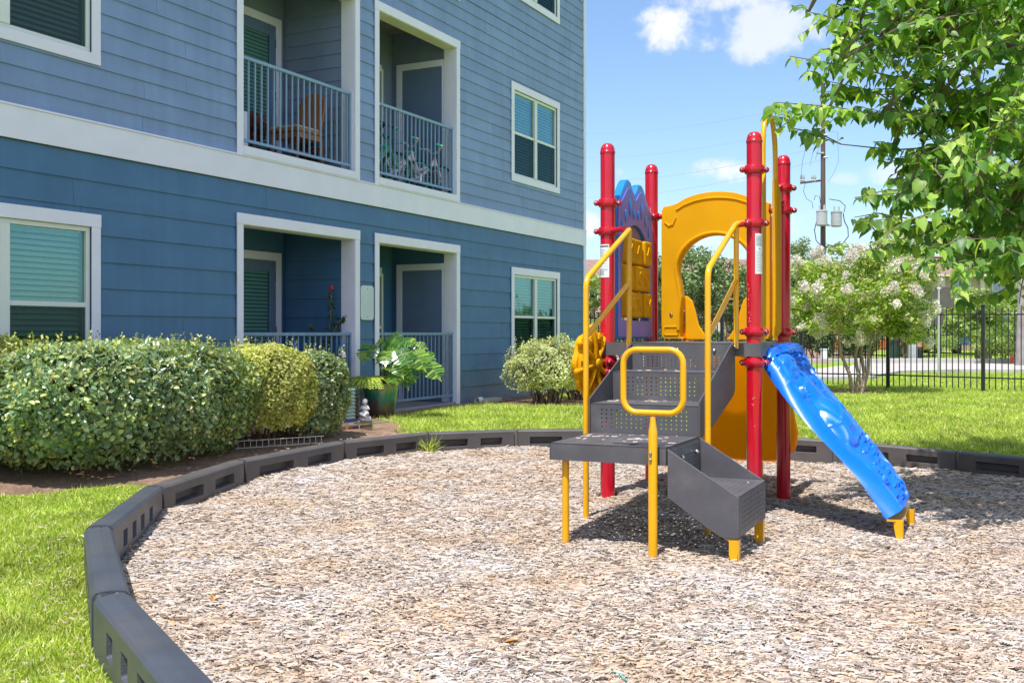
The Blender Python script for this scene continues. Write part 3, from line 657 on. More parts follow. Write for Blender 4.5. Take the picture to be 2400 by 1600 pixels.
# balconies
DB = 1.16; RV = .19
rooms = []
for (fl, k, ta, tb, z0) in bal:
    zt = z0 + 2.29
    if fl == 0: frame_boards(ta, tb, .2, zt, 'lrt')
    else:
        frame_boards(ta, tb, z0 - (.075 if fl == 1 else .12), zt, 'lrt')
        MB().box(ta, tb, -.040, -.0215, z0 - .07, z0 + .028).build('sill_board', M_TRIM, BLD, bevel=.004)
        MB().box(ta - .02, tb + .02, -.052, -.0405, z0 - .082, z0 - .066).build('drip_cap', M_TRIM2, BLD, bevel=.002)
    # lined reveals
    zb_ = z0 + (.0 if fl == 0 else .03)
    MB().box(tb - .004, tb + .006, -.0205, RV, zb_, zt).build('reveal', M_TRIM, BLD); MB().box(ta - .006, ta + .004, -.0205, RV, zb_, zt).build('reveal', M_TRIM, BLD)
    MB().box(ta + .005, tb - .005, -.0205, RV, zt - .006, zt + .004).build('reveal', M_TRIM2, BLD)
    # room
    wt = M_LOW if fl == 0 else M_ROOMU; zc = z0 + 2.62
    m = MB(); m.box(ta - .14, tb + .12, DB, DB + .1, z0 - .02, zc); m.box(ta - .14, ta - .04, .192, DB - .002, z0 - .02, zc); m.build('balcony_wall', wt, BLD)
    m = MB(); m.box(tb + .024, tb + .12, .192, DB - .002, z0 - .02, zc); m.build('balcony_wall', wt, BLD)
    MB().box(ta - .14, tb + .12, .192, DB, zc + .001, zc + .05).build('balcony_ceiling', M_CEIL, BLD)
    MB().box(ta - .15, tb + .13, -.018 if fl == 0 else .0, DB, z0 - .13, z0 - .003).build('balcony_floor', M_CONC, BLD, bevel=.004)
    # lap boards on the far side wall
    if k == 0:
        e = .254 if fl == 0 else .1785; s = z0
        while s < zc - .02:
            q = min(s + e, zc); m = MB(); x0 = tb + .024
            m.add([(x0 - .018, .194, s), (x0 - .018, DB - .02, s), (x0 - .004, DB - .02, q), (x0 - .004, .194, q), (x0, .194, s), (x0, DB - .02, s), (x0, DB - .02, q), (x0, .194, q)], [(0, 3, 2, 1), (4, 5, 6, 7), (0, 1, 5, 4), (3, 7, 6, 2), (0, 4, 7, 3), (1, 2, 6, 5)])
            m.build('siding_board', wt, BLD); s += e
        # back door with a blind behind its glass
        d1 = tb - .06; d0 = d1 - 1.10; dt = z0 + 2.03
        m = MB(); m.box(d1 - .11, d1, DB - .03, DB - .002, z0, dt + .11); m.box(d0, d0 + .11, DB - .03, DB - .002, z0, dt + .11); m.box(d0 + .11, d1 - .11, DB - .03, DB - .002, dt, dt + .11)
        dr = m.build('door', M_TRIM, BLD, bevel=.004)
        a, b = d0 + .112, d1 - .112; m = MB(); y0, y1 = DB - .022, DB - .004
        m.box(a, a + .14, y0, y1, z0 + .01, dt - .003); m.box(b - .14, b, y0, y1, z0 + .01, dt - .003); m.box(a + .14, b - .14, y0, y1, dt - .15, dt - .003); m.box(a + .14, b - .14, y0, y1, z0 + .01, z0 + .24)
        m.build('door_leaf', M_DOOR, dr, bevel=.003)
        MB().box(a + .14, b - .14, y0 - .004, y0 + .001, z0 + .24, dt - .15).build('pane', M_GLASS_T, dr)
        m = MB(); s = z0 + .25
        while s < dt - .17: m.add([(a + .15, y1 - .006, s), (b - .15, y1 - .006, s), (b - .15, y1 + .002, s + .034), (a + .15, y1 + .002, s + .034)], [(0, 1, 2, 3)]); s += .050
        m.build('blind', M_BLIND, dr, kind='stuff')
        for hz_ in (.35, 1.05, 1.75): MB().cyl((b + .003, y0 - .006, z0 + hz_), (b + .003, y0 - .006, z0 + hz_ + .10), .012, 8).build('hinge', M_STEEL, dr)
    else:
        # window on the back wall and a cased closet door in the side wall
        a = tb - 1.55; b = tb - .42; w0, w1 = z0 + .30, z0 + 1.98
        m = MB(); m.box(b, b + .11, DB - .032, DB - .002, z0, w1 + .10); m.box(a - .11, a, DB - .032, DB - .002, w0 - .1, w1 + .10); m.box(a, b, DB - .032, DB - .002, w1, w1 + .10); m.box(a, b, DB - .032, DB - .002, w0 - .1, w0)
        m.build('casing', M_TRIM, BLD, bevel=.003); window(a, b, w0, w1, BLD, DB - .13, 1)
        x0 = tb + .022; m = MB(); c0, c1 = .23, DB - .10; ct = z0 + 2.04
        m.box(x0 - .03, x0, c1 - .10, c1, z0, ct + .10); m.box(x0 - .03, x0, c0 - .03, c0 + .0, z0, ct + .10); m.box(x0 - .03, x0, c0, c1 - .10, ct, ct + .10)
        cd = m.build('closet_door', M_TRIM, BLD, bevel=.003)
        MB().box(x0 - .018, x0 - .004, c0 + .004, c1 - .104, z0 + .01, ct - .004).build('door_leaf', M_DOOR, cd)
    # railing
    hr = z0 + 1.07; y = .045; rm = M_RAIL if fl else M_RAIL2
    m = MB(); m.box(ta - .03, tb - .005, y - .022, y + .022, hr - .04, hr)
    rl = m.build('balcony_railing', rm, BLD, bevel=.005)
    MB().box(ta - .03, tb - .005, y - .016, y + .016, z0 + .09, z0 + .125).build('bottom_rail', rm, rl, bevel=.004)
    npk = 19
    bm_ = MB().box(-.0085, .0085, -.0085, .0085, 0, hr - .04 - z0 - .125)
    first = None
    for q in range(npk):
        x = ta + .06 + (tb - ta - .14) * q / (npk - 1)
        if first is None: first = bm_.build('baluster', rm, rl); first.location = (x, y, z0 + .125)
        else:
            c = first.copy(); COL.objects.link(c); c.parent = rl; c.location = (x, y, z0 + .125)
    MB().box(tb - .035, tb - .005, y - .019, y + .019, z0 + .0, hr - .041).build('end_post', rm, rl, bevel=.003)
    rooms.append((fl, k, ta, tb, z0))
def inb(o, t, d, z, rot=0):
    p = BW(t, d, z); o.location = p; o.rotation_euler = (0, 0, BA + rot)
# blank white plate
pl = thing('wall_plate', 'blank white rounded plate screwed to the blue siding between the two ground floor openings', 'sign', BW(T(856), 0, 0), BA)
t0, t1 = T(841) - T(856), T(871) - T(856); r_ = .05; pts = []
for (cx, cz, a0) in ((t1 - r_, 1.925 - r_, 0), (t0 + r_, 1.925 - r_, 90), (t0 + r_, 1.467 + r_, 180), (t1 - r_, 1.467 + r_, 270)):
    for a in range(0, 91, 18): pts.append((cx + r_ * math.cos(math.radians(a0 + a)), cz + r_ * math.sin(math.radians(a0 + a))))
MB().prism(pts, lambda u, v: (u, -.034, v), lambda u, v: (u, -.021, v)).build('plate', mat('plate_enamel', (.62, .69, .74), .35, .03, 4), pl)
for z in (1.51, 1.885): MB().ball(((t0 + t1) / 2, -.035, z), .008, 8).build('screw', M_STEEL, pl)

# --- things on the balconies
M_WOOD = mat('orange_brown_wood', (.36, .13, .045), .45, .15, 9, 0, 60, stretch=(1, 1, .2))
M_CUSH = mat('pale_cushion', (.55, .48, .40), .8, .05, 9)
R = {(fl, k): (ta, tb, z0) for (fl, k, ta, tb, z0) in rooms}
ta, tb, z0 = R[(1, 0)]
ch = thing('wooden_chair', 'tall round-backed orange brown wooden chair on the upper left balcony', 'chair'); inb(ch, tb - .62, .42, z0); ch.scale = (1.12, 1.05, 1.06)
m = MB(); pts = []
for a in range(0, 181, 15): pts.append((.20 * math.cos(math.radians(a)), .78 + .20 * math.sin(math.radians(a))))
pts += [(-.20, .46), (.20, .46)]
m.prism(pts, lambda u, v: (.17 + (v - .45) * .22, u, v), lambda u, v: (.20 + (v - .45) * .22, u, v)); m.build('backrest', M_WOOD, ch, bevel=.006)
MB().box(-.26, .20, -.22, .22, .41, .455).build('seat', M_WOOD, ch, bevel=.012)
MB().box(-.25, .15, -.20, .20, .456, .485).build('cushion', M_CUSH, ch, bevel=.012)
MB().box(-.23, .19, -.20, .20, .34, .409).build('apron', M_WOOD, ch, bevel=.004)
for sx in (-.22, .19):
    for sy in (-.19, .19): MB().tube([(sx, sy, .40), (sx + .03 * (1 if sx > 0 else -1), sy, 0)], [.022, .016], 8).build('leg', M_WOOD, ch)
MB().box(-.21, .19, -.012, .012, .20, .23).build('stretcher', M_WOOD, ch)
bx = thing('white_cabinet', 'small white cabinet at the left end of the upper left balcony', 'cabinet'); inb(bx, ta + .22, .45, z0)
MB().box(-.24, .24, -.16, .16, .0, .52).build('body', M_TRIM, bx, bevel=.01)
for z in (.33, .40): MB().cyl((.06, -.168, z), (.06, -.158, z), .014, 10).build('knob', M_IRON, bx)
MB().lathe([(.03, .521), (.045, .56), (.045, .60), (.03, .61)], 12, (.0, 0, 0)).build('cup', M_CUSH, bx, smooth=True)
M_REDLEAF = leafmat('red_leaves', [(0, (.10, .02, .025)), (.5, (.20, .04, .05)), (1, (.26, .09, .07))], .3, .5)
for (t_, d_, h_, lab) in ((tb - .95, .85, .62, 'dark red leafy plant behind the wooden chair, left of its back'), (tb - .18, .62, .40, 'low reddish plant behind the balcony rail, right of the wooden chair')):
    p_ = thing('potted_plant', lab, 'plant', group='red plants on the balcony'); inb(p_, t_, d_, z0)
    MB().lathe([(.07, 0), (.10, .15), (.105, .16), (.09, .155)], 14).build('pot', mat('terracotta', (.35, .13, .08), .8), p_, smooth=True)
    N = 260; c = unit(N) * RNG.uniform(.3, 1, N)[:, None] * np.array([.17, .17, .22]) + np.array([0, 0, h_ - .16]); V_, F_ = scatter(LEAF_T, LEAF_F, c, frames(norm(c - np.array([0, 0, .1])), unit(N)), RNG.uniform(.05, .09, N))
    np_mesh('foliage', V_, F_, M_REDLEAF, p_, kind='stuff')

M_TYRE = mat('tyre_rubber', (.02, .02, .02), .8, .1, 9)
M_TEAL = mat('teal_paint', (.01, .58, .56), .35, .05, 9, coat=.3); M_GRN = mat('green_paint', (.01, .36, .20), .35, .05, 9, coat=.3)
M_PINK = mat('pale_pink_paint', (.85, .66, .80), .35, .05, 9, coat=.3); M_BLK = mat('black_vinyl', (.015, .015, .018), .5, .05, 9)
def bike(label, paint, seatm, wheelm, s, t, d, rot, lean=0.0, hb=None):
    b = thing('bicycle', label, 'bicycle', group='bicycles parked on the upper right balcony'); inb(b, t, d, R[(1, 1)][2], rot); b.scale = (s, s, s); b.rotation_euler[0] = lean
    rr = .25
    for x in (-.42, .42):
        w = MB().tube([(x + rr * math.cos(a), 0, rr + .02 + rr * math.sin(a)) for a in np.linspace(0, 2 * PI, 24, endpoint=False)], .022, 8, closed=True).build('wheel', M_TYRE, b, smooth=True)
        MB().tube([(x + (rr - .03) * math.cos(a), 0, rr + .02 + (rr - .03) * math.sin(a)) for a in np.linspace(0, 2 * PI, 24, endpoint=False)], .012, 6, closed=True).build('rim', wheelm, w, smooth=True)
        sp = MB()
        for a in np.linspace(0, 2 * PI, 12, endpoint=False): sp.cyl((x, 0, rr + .02), (x + (rr - .03) * math.cos(a), 0, rr + .02 + (rr - .03) * math.sin(a)), .002, 4)
        sp.build('spokes', M_STEEL, w)
    f = MB(); bb = (-.05, 0, .27); hd = (.30, 0, .62); st = (-.20, 0, .58)
    f.tube([hd, (.10, 0, .40), bb], .030, 8); f.tube([(.29, 0, .55), (-.02, 0, .42), st], .023, 8); f.tube([bb, st], .022, 8)
    for sy in (-.04, .04): f.tube([bb, (-.42, sy, .27)], .015, 6); f.tube([st, (-.42, sy, .27)], .014, 6); f.tube([(.33, sy * .8, .50), (.42, sy, .27)], .018, 6)
    f.tube([(.28, 0, .68), (.34, 0, .48)], .022, 8); f.build('frame', paint, b, smooth=True)
    MB().tube([(.24, -.27, .84), (.30, -.24, .84), (.28, -.10, .74), (.28, .10, .74), (.30, .24, .84), (.24, .27, .84)], .019, 8).build('handlebar', hb or paint, b, smooth=True)
    for sy in (-1, 1): MB().cyl((.24, sy * .27, .84), (.14, sy * .30, .845), .018, 8).build('grip', seatm, b, smooth=True)
    MB().cyl(st, (-.22, 0, .68), .013, 8).build('seat_post', M_STEEL, b)
    MB().ball((-.22, 0, .70), .1, 12, (1.3, .75, .35)).build('saddle', seatm, b, smooth=True)
    MB().cyl((-.05, -.03, .27), (-.05, .03, .27), .07, 14).build('chainring', M_STEEL, b)
    for sy in (-1, 1): m = MB().cyl((-.05, sy * .05, .27), (-.05 + .1 * sy, sy * .07, .20), .008, 6); m.box(-.09 + .1 * sy, -.01 + .1 * sy, sy * .11 - .035, sy * .11 + .035, .19, .205); m.build('pedal', M_BLK, b)
ta, tb, z0 = R[(1, 1)]
bike('pale pink child bicycle with turquoise saddle, nearest the right jamb of the balcony', M_PINK, M_TEAL, M_TEAL, .88, tb - .46, .34, -.5)
bike('second pale pink child bicycle with turquoise saddle, left of its twin', M_PINK, M_TEAL, M_TEAL, .90, tb - 1.02, .42, -.6)
bike('green bicycle with black saddle at the left end of the upper right balcony', M_GRN, M_BLK, M_GRN, .95, ta + .45, .40, -.5)
bike('dark bicycle with black handlebar standing behind the green one', M_BLK, M_BLK, M_GRN, 1.12, ta + .62, .80, -.35, hb=M_BLK)
# climbing plant with red flower on the ground floor
ta, tb, z0 = R[(0, 0)]
M_VINE = leafmat('vine_leaves', [(0, (.03, .06, .02)), (.5, (.06, .11, .03)), (1, (.10, .16, .05))], .3, .5)
vp = thing('flowering_climber', 'thin leggy climbing plant with a red flower tip on the ground floor patio', 'plant'); inb(vp, tb - .14, .30, z0)
MB().lathe([(.09, 0), (.13, .24), (.135, .25), (.12, .245)], 14).build('pot', mat('terracotta', (.35, .13, .08), .8), vp, smooth=True)
stems = [[(0, 0, .2), (-.05, 0, .8), (.02, -.02, 1.2), (.0, -.05, 1.62)], [(0, 0, .2), (-.15, .05, .8), (-.30, .05, 1.15)], [(-.03, 0, .9), (.08, -.12, 1.22), (.20, -.2, 1.32)]]
sm = MB(); cs = []
for s in stems:
    sm.tube(s, .006, 6)
    for a, b in zip(s, s[1:]):
        for f_ in np.linspace(0, 1, 12): cs.append(np.array(a) * (1 - f_) + np.array(b) * f_)
sm.build('stem', M_BARK, vp); cs = np.array([c for c in cs if c[2] > .7]); cs = np.repeat(cs, 3, 0); cs = cs + RNG.normal(0, .022, cs.shape)
V_, F_ = scatter(LEAF_T, LEAF_F, cs, frames(unit(len(cs)), unit(len(cs))), RNG.uniform(.035, .07, len(cs))); np_mesh('foliage', V_, F_, M_VINE, vp, kind='stuff')
MB().ball((0, -.05, 1.65), .03, 8, (1, 1, 1.6)).build('flower', mat('red_petals', (.5, .04, .05), .6), vp, smooth=True)
# ornaments hung on the ground floor rail
def gnome(px, s, lab):
    g = thing('hanging_gnome', lab, 'ornament', BW(T(px) + .0, -.02, z0 + .72), BA, 'gnome ornaments hung on the patio railing'); g.scale = (s, s, s)
    MB().lathe([(.05, 0), (.058, .04), (.05, .09)], 12, (0, 0, 0)).build('coat', mat('gnome_red', (.45, .03, .03), .5) if px < 700 else mat('gnome_purple', (.35, .08, .25), .5), g, smooth=True)
    MB().lathe([(.045, .03), (.042, .07), (.03, .105)], 12, (0, -.02, 0)).build('beard', mat('gnome_white', (.8, .8, .8), .7), g, smooth=True)
    MB().ball((0, -.005, .115), .032, 10).build('face', mat('gnome_skin', (.6, .35, .25), .6), g, smooth=True)
    MB().lathe([(.045, .13), (.03, .18), (.003, .25)], 12).build('hat', mat('gnome_blue', (.02, .15, .4), .4), g, smooth=True)
    MB().tube([(.07 * math.cos(a), 0, .08 + .10 * math.sin(a)) for a in np.linspace(0, 2 * PI, 18, endpoint=False)], .007, 6, closed=True).build('wreath', M_GRN, g)
    MB().tube([(0, 0, .18), (0, .03, .36)], .002, 4).build('hook', M_STEEL, g)
gnome(603, .8, 'leftmost gnome ornament on the patio railing, half hidden by the hedge'); gnome(688, 1, 'middle gnome ornament with red coat on the patio railing'); gnome(797, 1, 'rightmost gnome ornament with purple coat beside the white jamb')
# ------------------------------------------------------------------ the playground structure
# own axes: x from the left front post to the right front post, y away from the stairs
PA = math.atan2(-.42, .9075); L_ = 1.16; PO = (.759, 8.42)
PS = thing('playground_structure', 'small playground climbing structure with red posts, yellow arch, grey steps and blue climber', 'playground', (PO[0], PO[1], 0), PA)
PM = Matrix.Translation((PO[0], PO[1], 0)) @ Matrix.Rotation(PA, 4, 'Z'); PI_ = PM.inverted()
def pl_(px, py, d): return PI_ @ P(px, py, d)       # what the photo shows, in the structure's axes
def lerp(a, b, t): return a * (1 - t) + b * t
PR = .0575; TOPZ = 2.80
for (x, y, lab) in ((0, 0, 'left front red post with a sticker'), (L_, 0, 'right front red post, the nearest, scratched low down'), (0, L_, 'left rear red post'), (L_, L_, 'right rear red post')):
    gz = float(mulz(*(PM @ Vector((x, y, 0))).xy)) - .08
    m = MB().lathe([(PR, gz), (PR, TOPZ - .075)], 28, (x, y, 0)); po = m.build('post', M_RED, PS, smooth=True, label=lab)
    MB().lathe([(PR + .003, TOPZ - .085), (PR + .004, TOPZ - .070), (PR + .001, TOPZ - .066), (PR * .97, TOPZ - .045), (PR * .80, TOPZ - .020), (PR * .5, TOPZ - .005), (.001, TOPZ)], 28, (x, y, 0)).build('post_cap', M_REDC, po, smooth=True)
    MB().ball((x - .02, y - .045, TOPZ - .035), .006, 6).build('rivet', M_STEEL, po)
def clamp(x, y, z, dirs, name='clamp', h=.036):
    """a two-part cast ring with bolted ears"""
    m = MB().lathe([(PR + .001, -h), (PR + .012, -h * .85), (PR + .019, -h * .35), (PR + .020, 0), (PR + .019, h * .35), (PR + .012, h * .85), (PR + .001, h)], 24, (x, y, z))
    for a in dirs:
        a = math.radians(a); cx, cy = x + math.cos(a) * (PR + .030), y + math.sin(a) * (PR + .030)
        m.ball((cx, cy, z), .026, 10, (1.0, 1.0, .9))
    c = m.build(name, M_REDC, PS, smooth=True)
    for a in dirs:
        a = math.radians(a); cx, cy = x + math.cos(a) * (PR + .036), y + math.sin(a) * (PR + .036)
        vx, vy = math.sin(PA), math.cos(PA)
        MB().ball((cx - vx * .0, cy - .022, z), .010, 8).build('bolt', M_STEEL, c)
clamp(0, 0, 2.325, (25, 205)); clamp(0, 0, 2.10, (200, 110)); clamp(0, 0, 1.07, (-60, 205)); clamp(0, 0, .99, (-60, 205), h=.024)
clamp(L_, 0, 2.515, (25, 205)); clamp(L_, 0, 2.115, (20, 250)); clamp(L_, 0, 1.305, (25, 205)); clamp(L_, 0, 1.075, (25, 205))
clamp(0, L_, 2.33, (25, -60)); clamp(L_, L_, 2.52, (25, -100)); clamp(L_, L_, 2.33, (10, -160), h=.032); clamp(L_, L_, 1.30, (25, -100))
# short arms from clamps
def arm(p, q, r=.021): MB().cyl(p, q, r, 12).build('clamp_arm', M_REDC, PS, smooth=True)
arm((.03, -.03, 2.10), (.17, -.10, 2.105)); arm((L_ - .03, -.03, 2.115), (L_ - .10, -.09, 2.10))
arm((.03, L_, 2.33), (.17, L_, 2.33)); arm((L_ - .17, L_, 2.33), (L_ - .03, L_, 2.33))

# deck with perforated top
def perf_plate(mb, f, nu, nv, u0, u1, v0, v1, hr):
    """a plate in (u, v) with round holes; f maps to 3-D"""
    cu, cv = (u1 - u0) / nu, (v1 - v0) / nv
    for i in range(nu):
        for j in range(nv):
            cx, cy = u0 + (i + .5) * cu, v0 + (j + .5) * cv; out = []; inn = []
            for k in range(8):
                a = PI / 4 * k + PI / 8; inn.append(f(cx + hr * math.cos(a), cy + hr * math.sin(a)))
            sq = [(cu / 2, cv / 6), (cu / 6, cv / 2), (-cu / 6, cv / 2), (-cu / 2, cv / 6), (-cu / 2, -cv / 6), (-cu / 6, -cv / 2), (cu / 6, -cv / 2), (cu / 2, -cv / 6)]
            cor = {0: (cu / 2, cv / 2), 2: (-cu / 2, cv / 2), 4: (-cu / 2, -cv / 2), 6: (cu / 2, -cv / 2)}
            vs = inn + [f(cx + a, cy + b) for a, b in sq] + [f(cx + cor[k][0], cy + cor[k][1]) for k in (0, 2, 4, 6)]
            fs = []
            for k in range(8):
                if k % 2 == 0: fs.append((k, 8 + k, 16 + k // 2, 8 + (k + 1) % 8, (k + 1) % 8))
                else: fs.append((k, 8 + k, 8 + (k + 1) % 8, (k + 1) % 8))
            mb.add(vs, fs)
def solidify(o, th, off=1.0):
    md = o.modifiers.new('thickness', 'SOLIDIFY'); md.thickness = th; md.offset = off; return o
DZ = 1.222
m = MB(); x0, x1, y0, y1 = -.06, L_ + .06, -.06, L_ + .06
m.add([(x0, y0, DZ), (x1, y0, DZ), (x1, y1, DZ), (x0, y1, DZ)], [(0, 1, 2, 3)])
for (a, b) in (((x0, y0), (x1, y0)), ((x1, y0), (x1, y1)), ((x1, y1), (x0, y1)), ((x0, y1), (x0, y0))):
    m.add([(a[0], a[1], DZ - .10), (b[0], b[1], DZ - .10), (b[0], b[1], DZ), (a[0], a[1], DZ)], [(0, 1, 2, 3)])
# corners are cut out round the posts by leaving the deck just inside them
dk = m.build('deck', M_DECK, PS, bevel=.008)
for (x, z) in ((.33, DZ - .052), (.62, DZ - .05), (.90, DZ - .055)): MB().ball((x, y0 - .112, z), .014, 10).build('bolt', M_STEEL, dk)

# stairs: risers and treads perforated, side panels sloping
SX0, SX1 = .262, 1.022; TZ = [DZ, 1.017, .813, .612]; RY = [-.17, -.62, -1.08]
m = MB()
def strip(f, u0, u1, v0, v1, nu, nv, mu, mv, hr):
    """solid rim of width mu, mv with a perforated field inside"""
    for (a, b, c, d) in ((u0, u1, v0, v0 + mv), (u0, u1, v1 - mv, v1), (u0, u0 + mu, v0 + mv, v1 - mv), (u1 - mu, u1, v0 + mv, v1 - mv)):
        m.add([f(a, c), f(b, c), f(b, d), f(a, d)], [(0, 1, 2, 3)])
    perf_plate(m, f, nu, nv, u0 + mu, u1 - mu, v0 + mv, v1 - mv, hr)
for i, y in enumerate(RY):
    zt, zb = TZ[i], TZ[i + 1]
    if i == 0: strip(lambda u, v: (u, y, v), SX0, SX1, zb, zt - .075, 17, 4, .07, .02, .0060); m.add([(SX0, y, zt - .075), (SX1, y, zt - .075), (SX1, y, zt), (SX0, y, zt)], [(0, 1, 2, 3)])
    else: strip(lambda u, v: (u, y, v), SX0, SX1, zb, zt, 18, 5, .065, .028, .0060)
    if i < 2: strip(lambda u, v: (u, v, zb), SX0, SX1, RY[i + 1], y, 16, 8, .05, .06, .0060)
m.add([(SX0, RY[0], DZ - .001), (SX1, RY[0], DZ - .001), (SX1, y0, DZ - .001), (SX0, y0, DZ - .001)], [(0, 1, 2, 3)])
st = solidify(m.build('stairs', M_DECK, PS), .006, -1)
for sx, nm in ((SX0 - .012, 'left'), (SX1 + .002, 'right')):
    poly = [(-.075, 1.235), (-.20, 1.21), (-1.09, .845), (-1.09, .600), (-.86, .62), (-.13, .83), (-.075, .87)]
    MB().prism(poly, lambda u, v: (sx, u, v), lambda u, v: (sx + .010, u, v)).build('side_panel', M_DECK, st, bevel=.003)
# transfer platform
TX0, TX1, TY0, TY1 = .272, 1.027, -1.835, -1.086; TZP = .612
m = MB(); strip(lambda u, v: (u, v, TZP), TX0, TX1, TY0, TY1, 17, 17, .035, .035, .0062)
for (a, b) in (((TX0, TY0), (TX1, TY0)), ((TX1, TY0), (TX1, TY1)), ((TX1, TY1), (TX0, TY1)), ((TX0, TY1), (TX0, TY0))):
    m.add([(a[0], a[1], TZP - .106), (b[0], b[1], TZP - .106), (b[0], b[1], TZP), (a[0], a[1], TZP)], [(0, 1, 2, 3)])
tp = solidify(m.build('transfer_platform', M_DECK, PS), .006, -1)
sl = []
for a in np.linspace(PI / 2, 3 * PI / 2, 8): sl.append((TX1 - .37 + .014 * math.cos(a), TY0 + .13 + .014 * math.sin(a)))
for a in np.linspace(-PI / 2, PI / 2, 8): sl.append((TX1 - .06 + .014 * math.cos(a), TY0 + .13 + .014 * math.sin(a)))
MB().prism(sl, lambda u, v: (u, v, TZP + .001), lambda u, v: (u, v, TZP + .0022)).build('hand_slot', mat('slot_shade', (.02, .02, .022), .8), tp)
# lower step hung on the platform's right side
K = .435; SXA, SXB = TX1 + .006, TX1 + K
m = MB()
def sidep(y, th):
    poly = [(SXA, TZP - .004), (SXB, .345), (SXB, .105), (SXB - .09, .10), (SXB - .17, .14), (SXA, .318)]
    MB().prism(poly, lambda u, v: (u, y, v), lambda u, v: (u, y + th, v)).build('side_panel', M_DECK, lst, bevel=.004)
strip(lambda u, v: (u, v, .352), SXA + .012, SXB, TY0 + .010, TY1 - .010, 9, 15, .03, .05, .0062)
strip(lambda u, v: (SXB, u, v), TY0 + .010, TY1 - .010, .112, .350, 15, 6, .06, .03, .0062)
strip(lambda u, v: (SXA + .004, u, v), TY0 + .012, TY1 - .012, .352, TZP - .02, 14, 5, .05, .05, .0062)
lst = solidify(m.build('lower_step', M_DECK, PS), .006, -1)
sidep(TY0 - .002, .010); sidep(TY1 - .008, .010)
for (y, z) in ((TY0 + .10, .52), (TY0 + .28, .53), (TY0 + .62, .53)): MB().ball((SXA + .014, y, z), .015, 10).build('bolt', M_STEEL, lst)
for y in (TY0 + .004, TY1 - .05):
    gz = float(mulz(*(PM @ Vector((SXB, y, 0))).xy)) - .05
    f = MB(); f.prism([(0, 0), (-.085, 0), (-.085, -.005), (-.058, -.008), (-.058, gz - .10 + .09), (-.045, gz - .10 + .05), (-.014, gz - .10)], lambda u, v: (SXB - .004 + u, y, .10 + v), lambda u, v: (SXB - .004 + u, y + .006, .10 + v))
    f.box(SXB - .010, SXB - .004, y, y + .045, gz, .10); f.build('foot_bracket', M_YEL, lst, bevel=.002)
# platform legs
def leg(x, y, r, ztop):
    gz = float(mulz(*(PM @ Vector((x, y, 0))).xy)) - .06
    MB().cyl((x, y, gz), (x, y, ztop), r, 18).build('leg', M_YEL, PS, smooth=True)
leg(.352, -1.765, .0225, TZP - .10)
# front loop handle on its pole
px_, py_ = .955, -1.872; gz = float(mulz(*(PM @ Vector((px_, py_, 0))).xy)) - .06
MB().lathe([(.0275, gz), (.0275, .70), (.026, .715), (.018, .765), (.016, .80)], 20, (px_, py_, 0)).build('handle_pole', M_YEL, PS, smooth=True)
hw, hh, hc, rr = .185, .188, 1.010, .085; pts = []
for (cx, cz, a0) in ((hw - rr, hh - rr, 0), (-hw + rr, hh - rr, 90), (-hw + rr, -hh + rr, 180), (hw - rr, -hh + rr, 270)):
    for a in range(0, 91, 15): q = math.radians(a0 + a); pts.append((px_ + (cx + rr * math.cos(q)), py_ , hc + cz + rr * math.sin(q)))
MB().tube(pts, .0185, 14, closed=True).build('loop_handle', M_YEL, PS, smooth=True)
for z in (.585, .545): MB().ball((px_ - .006, py_ - .029, z), .011, 10).build('bolt', M_STEEL, PS)
# handrails of the stairs
def bend(pts, r=.06, n=6):
    """round the corners of a polyline"""
    pts = [Vector(p) for p in pts]; out = [pts[0]]
    for a, b, c in zip(pts, pts[1:], pts[2:]):
        u = (a - b).normalized(); v = (c - b).normalized(); p = b + u * r; q = b + v * r
        for k in range(n + 1):
            t = k / n; out.append(p * (1 - t) ** 2 + b * 2 * t * (1 - t) + q * t * t)
    out.append(pts[-1]); return out
def rail(x, yb, xt, gz, za=1.67, zb=2.10, yt=-.10):
    h = MB().tube(bend([(x, yb, gz), (x, yb, za), (xt, yt, zb), (xt - .02 if x < .5 else xt + .05, yt + .05, zb)], .07), .0205, 14).build('handrail', M_YEL, PS, smooth=True)
    MB().tube([(xt, yt - .005, zb - .01), (xt, yt - .005, 1.27), (xt, yt - .015, 1.18)], [.0195, .0195, .021], 12).build('upright', M_YEL, h, smooth=True)
    MB().tube([(x, yb + .01, 1.27), (xt, yt - .005, 1.69)], .0185, 12).build('lower_rail', M_YEL, h, smooth=True)
    MB().ball((xt, yt - .04, 1.195), .013, 10).build('bolt', M_STEEL, h)
rail(.205, -1.02, .215, -.04); rail(1.075, -1.045, 1.045, -.1, 1.715, 2.115, -.085)

# blue and purple play panel in the left opening
def pan(poly, y0, y1, name, mt, par, plane='x', bev=.012, seg=3):
    if plane == 'x': m = MB().prism(poly, lambda u, v: (y0, u, v), lambda u, v: (y1, u, v))
    else: m = MB().prism(poly, lambda u, v: (u, y0, v), lambda u, v: (u, y1, v))
    return m.build(name, mt, par, bevel=bev, seg=seg)
def panel_hole(outer, hole, x0, x1, name, mt, par, plane='x', bev=.010):
    """closed band between two outlines with the same number of points"""
    n = len(outer); m = MB()
    f = (lambda p, d: (d, p[0], p[1])) if plane == 'x' else (lambda p, d: (p[0], d, p[1]))
    vs = [f(p, x0) for p in outer] + [f(p, x0) for p in hole] + [f(p, x1) for p in outer] + [f(p, x1) for p in hole]; fs = []
    for i in range(n):
        j = (i + 1) % n
        fs += [(i, j, n + j, n + i), (2 * n + j, 2 * n + i, 3 * n + i, 3 * n + j), (j, i, 2 * n + i, 2 * n + j), (n + i, n + j, 3 * n + j, 3 * n + i)]
    m.add(vs, fs); return m.build(name, mt, par, bevel=bev, seg=3)
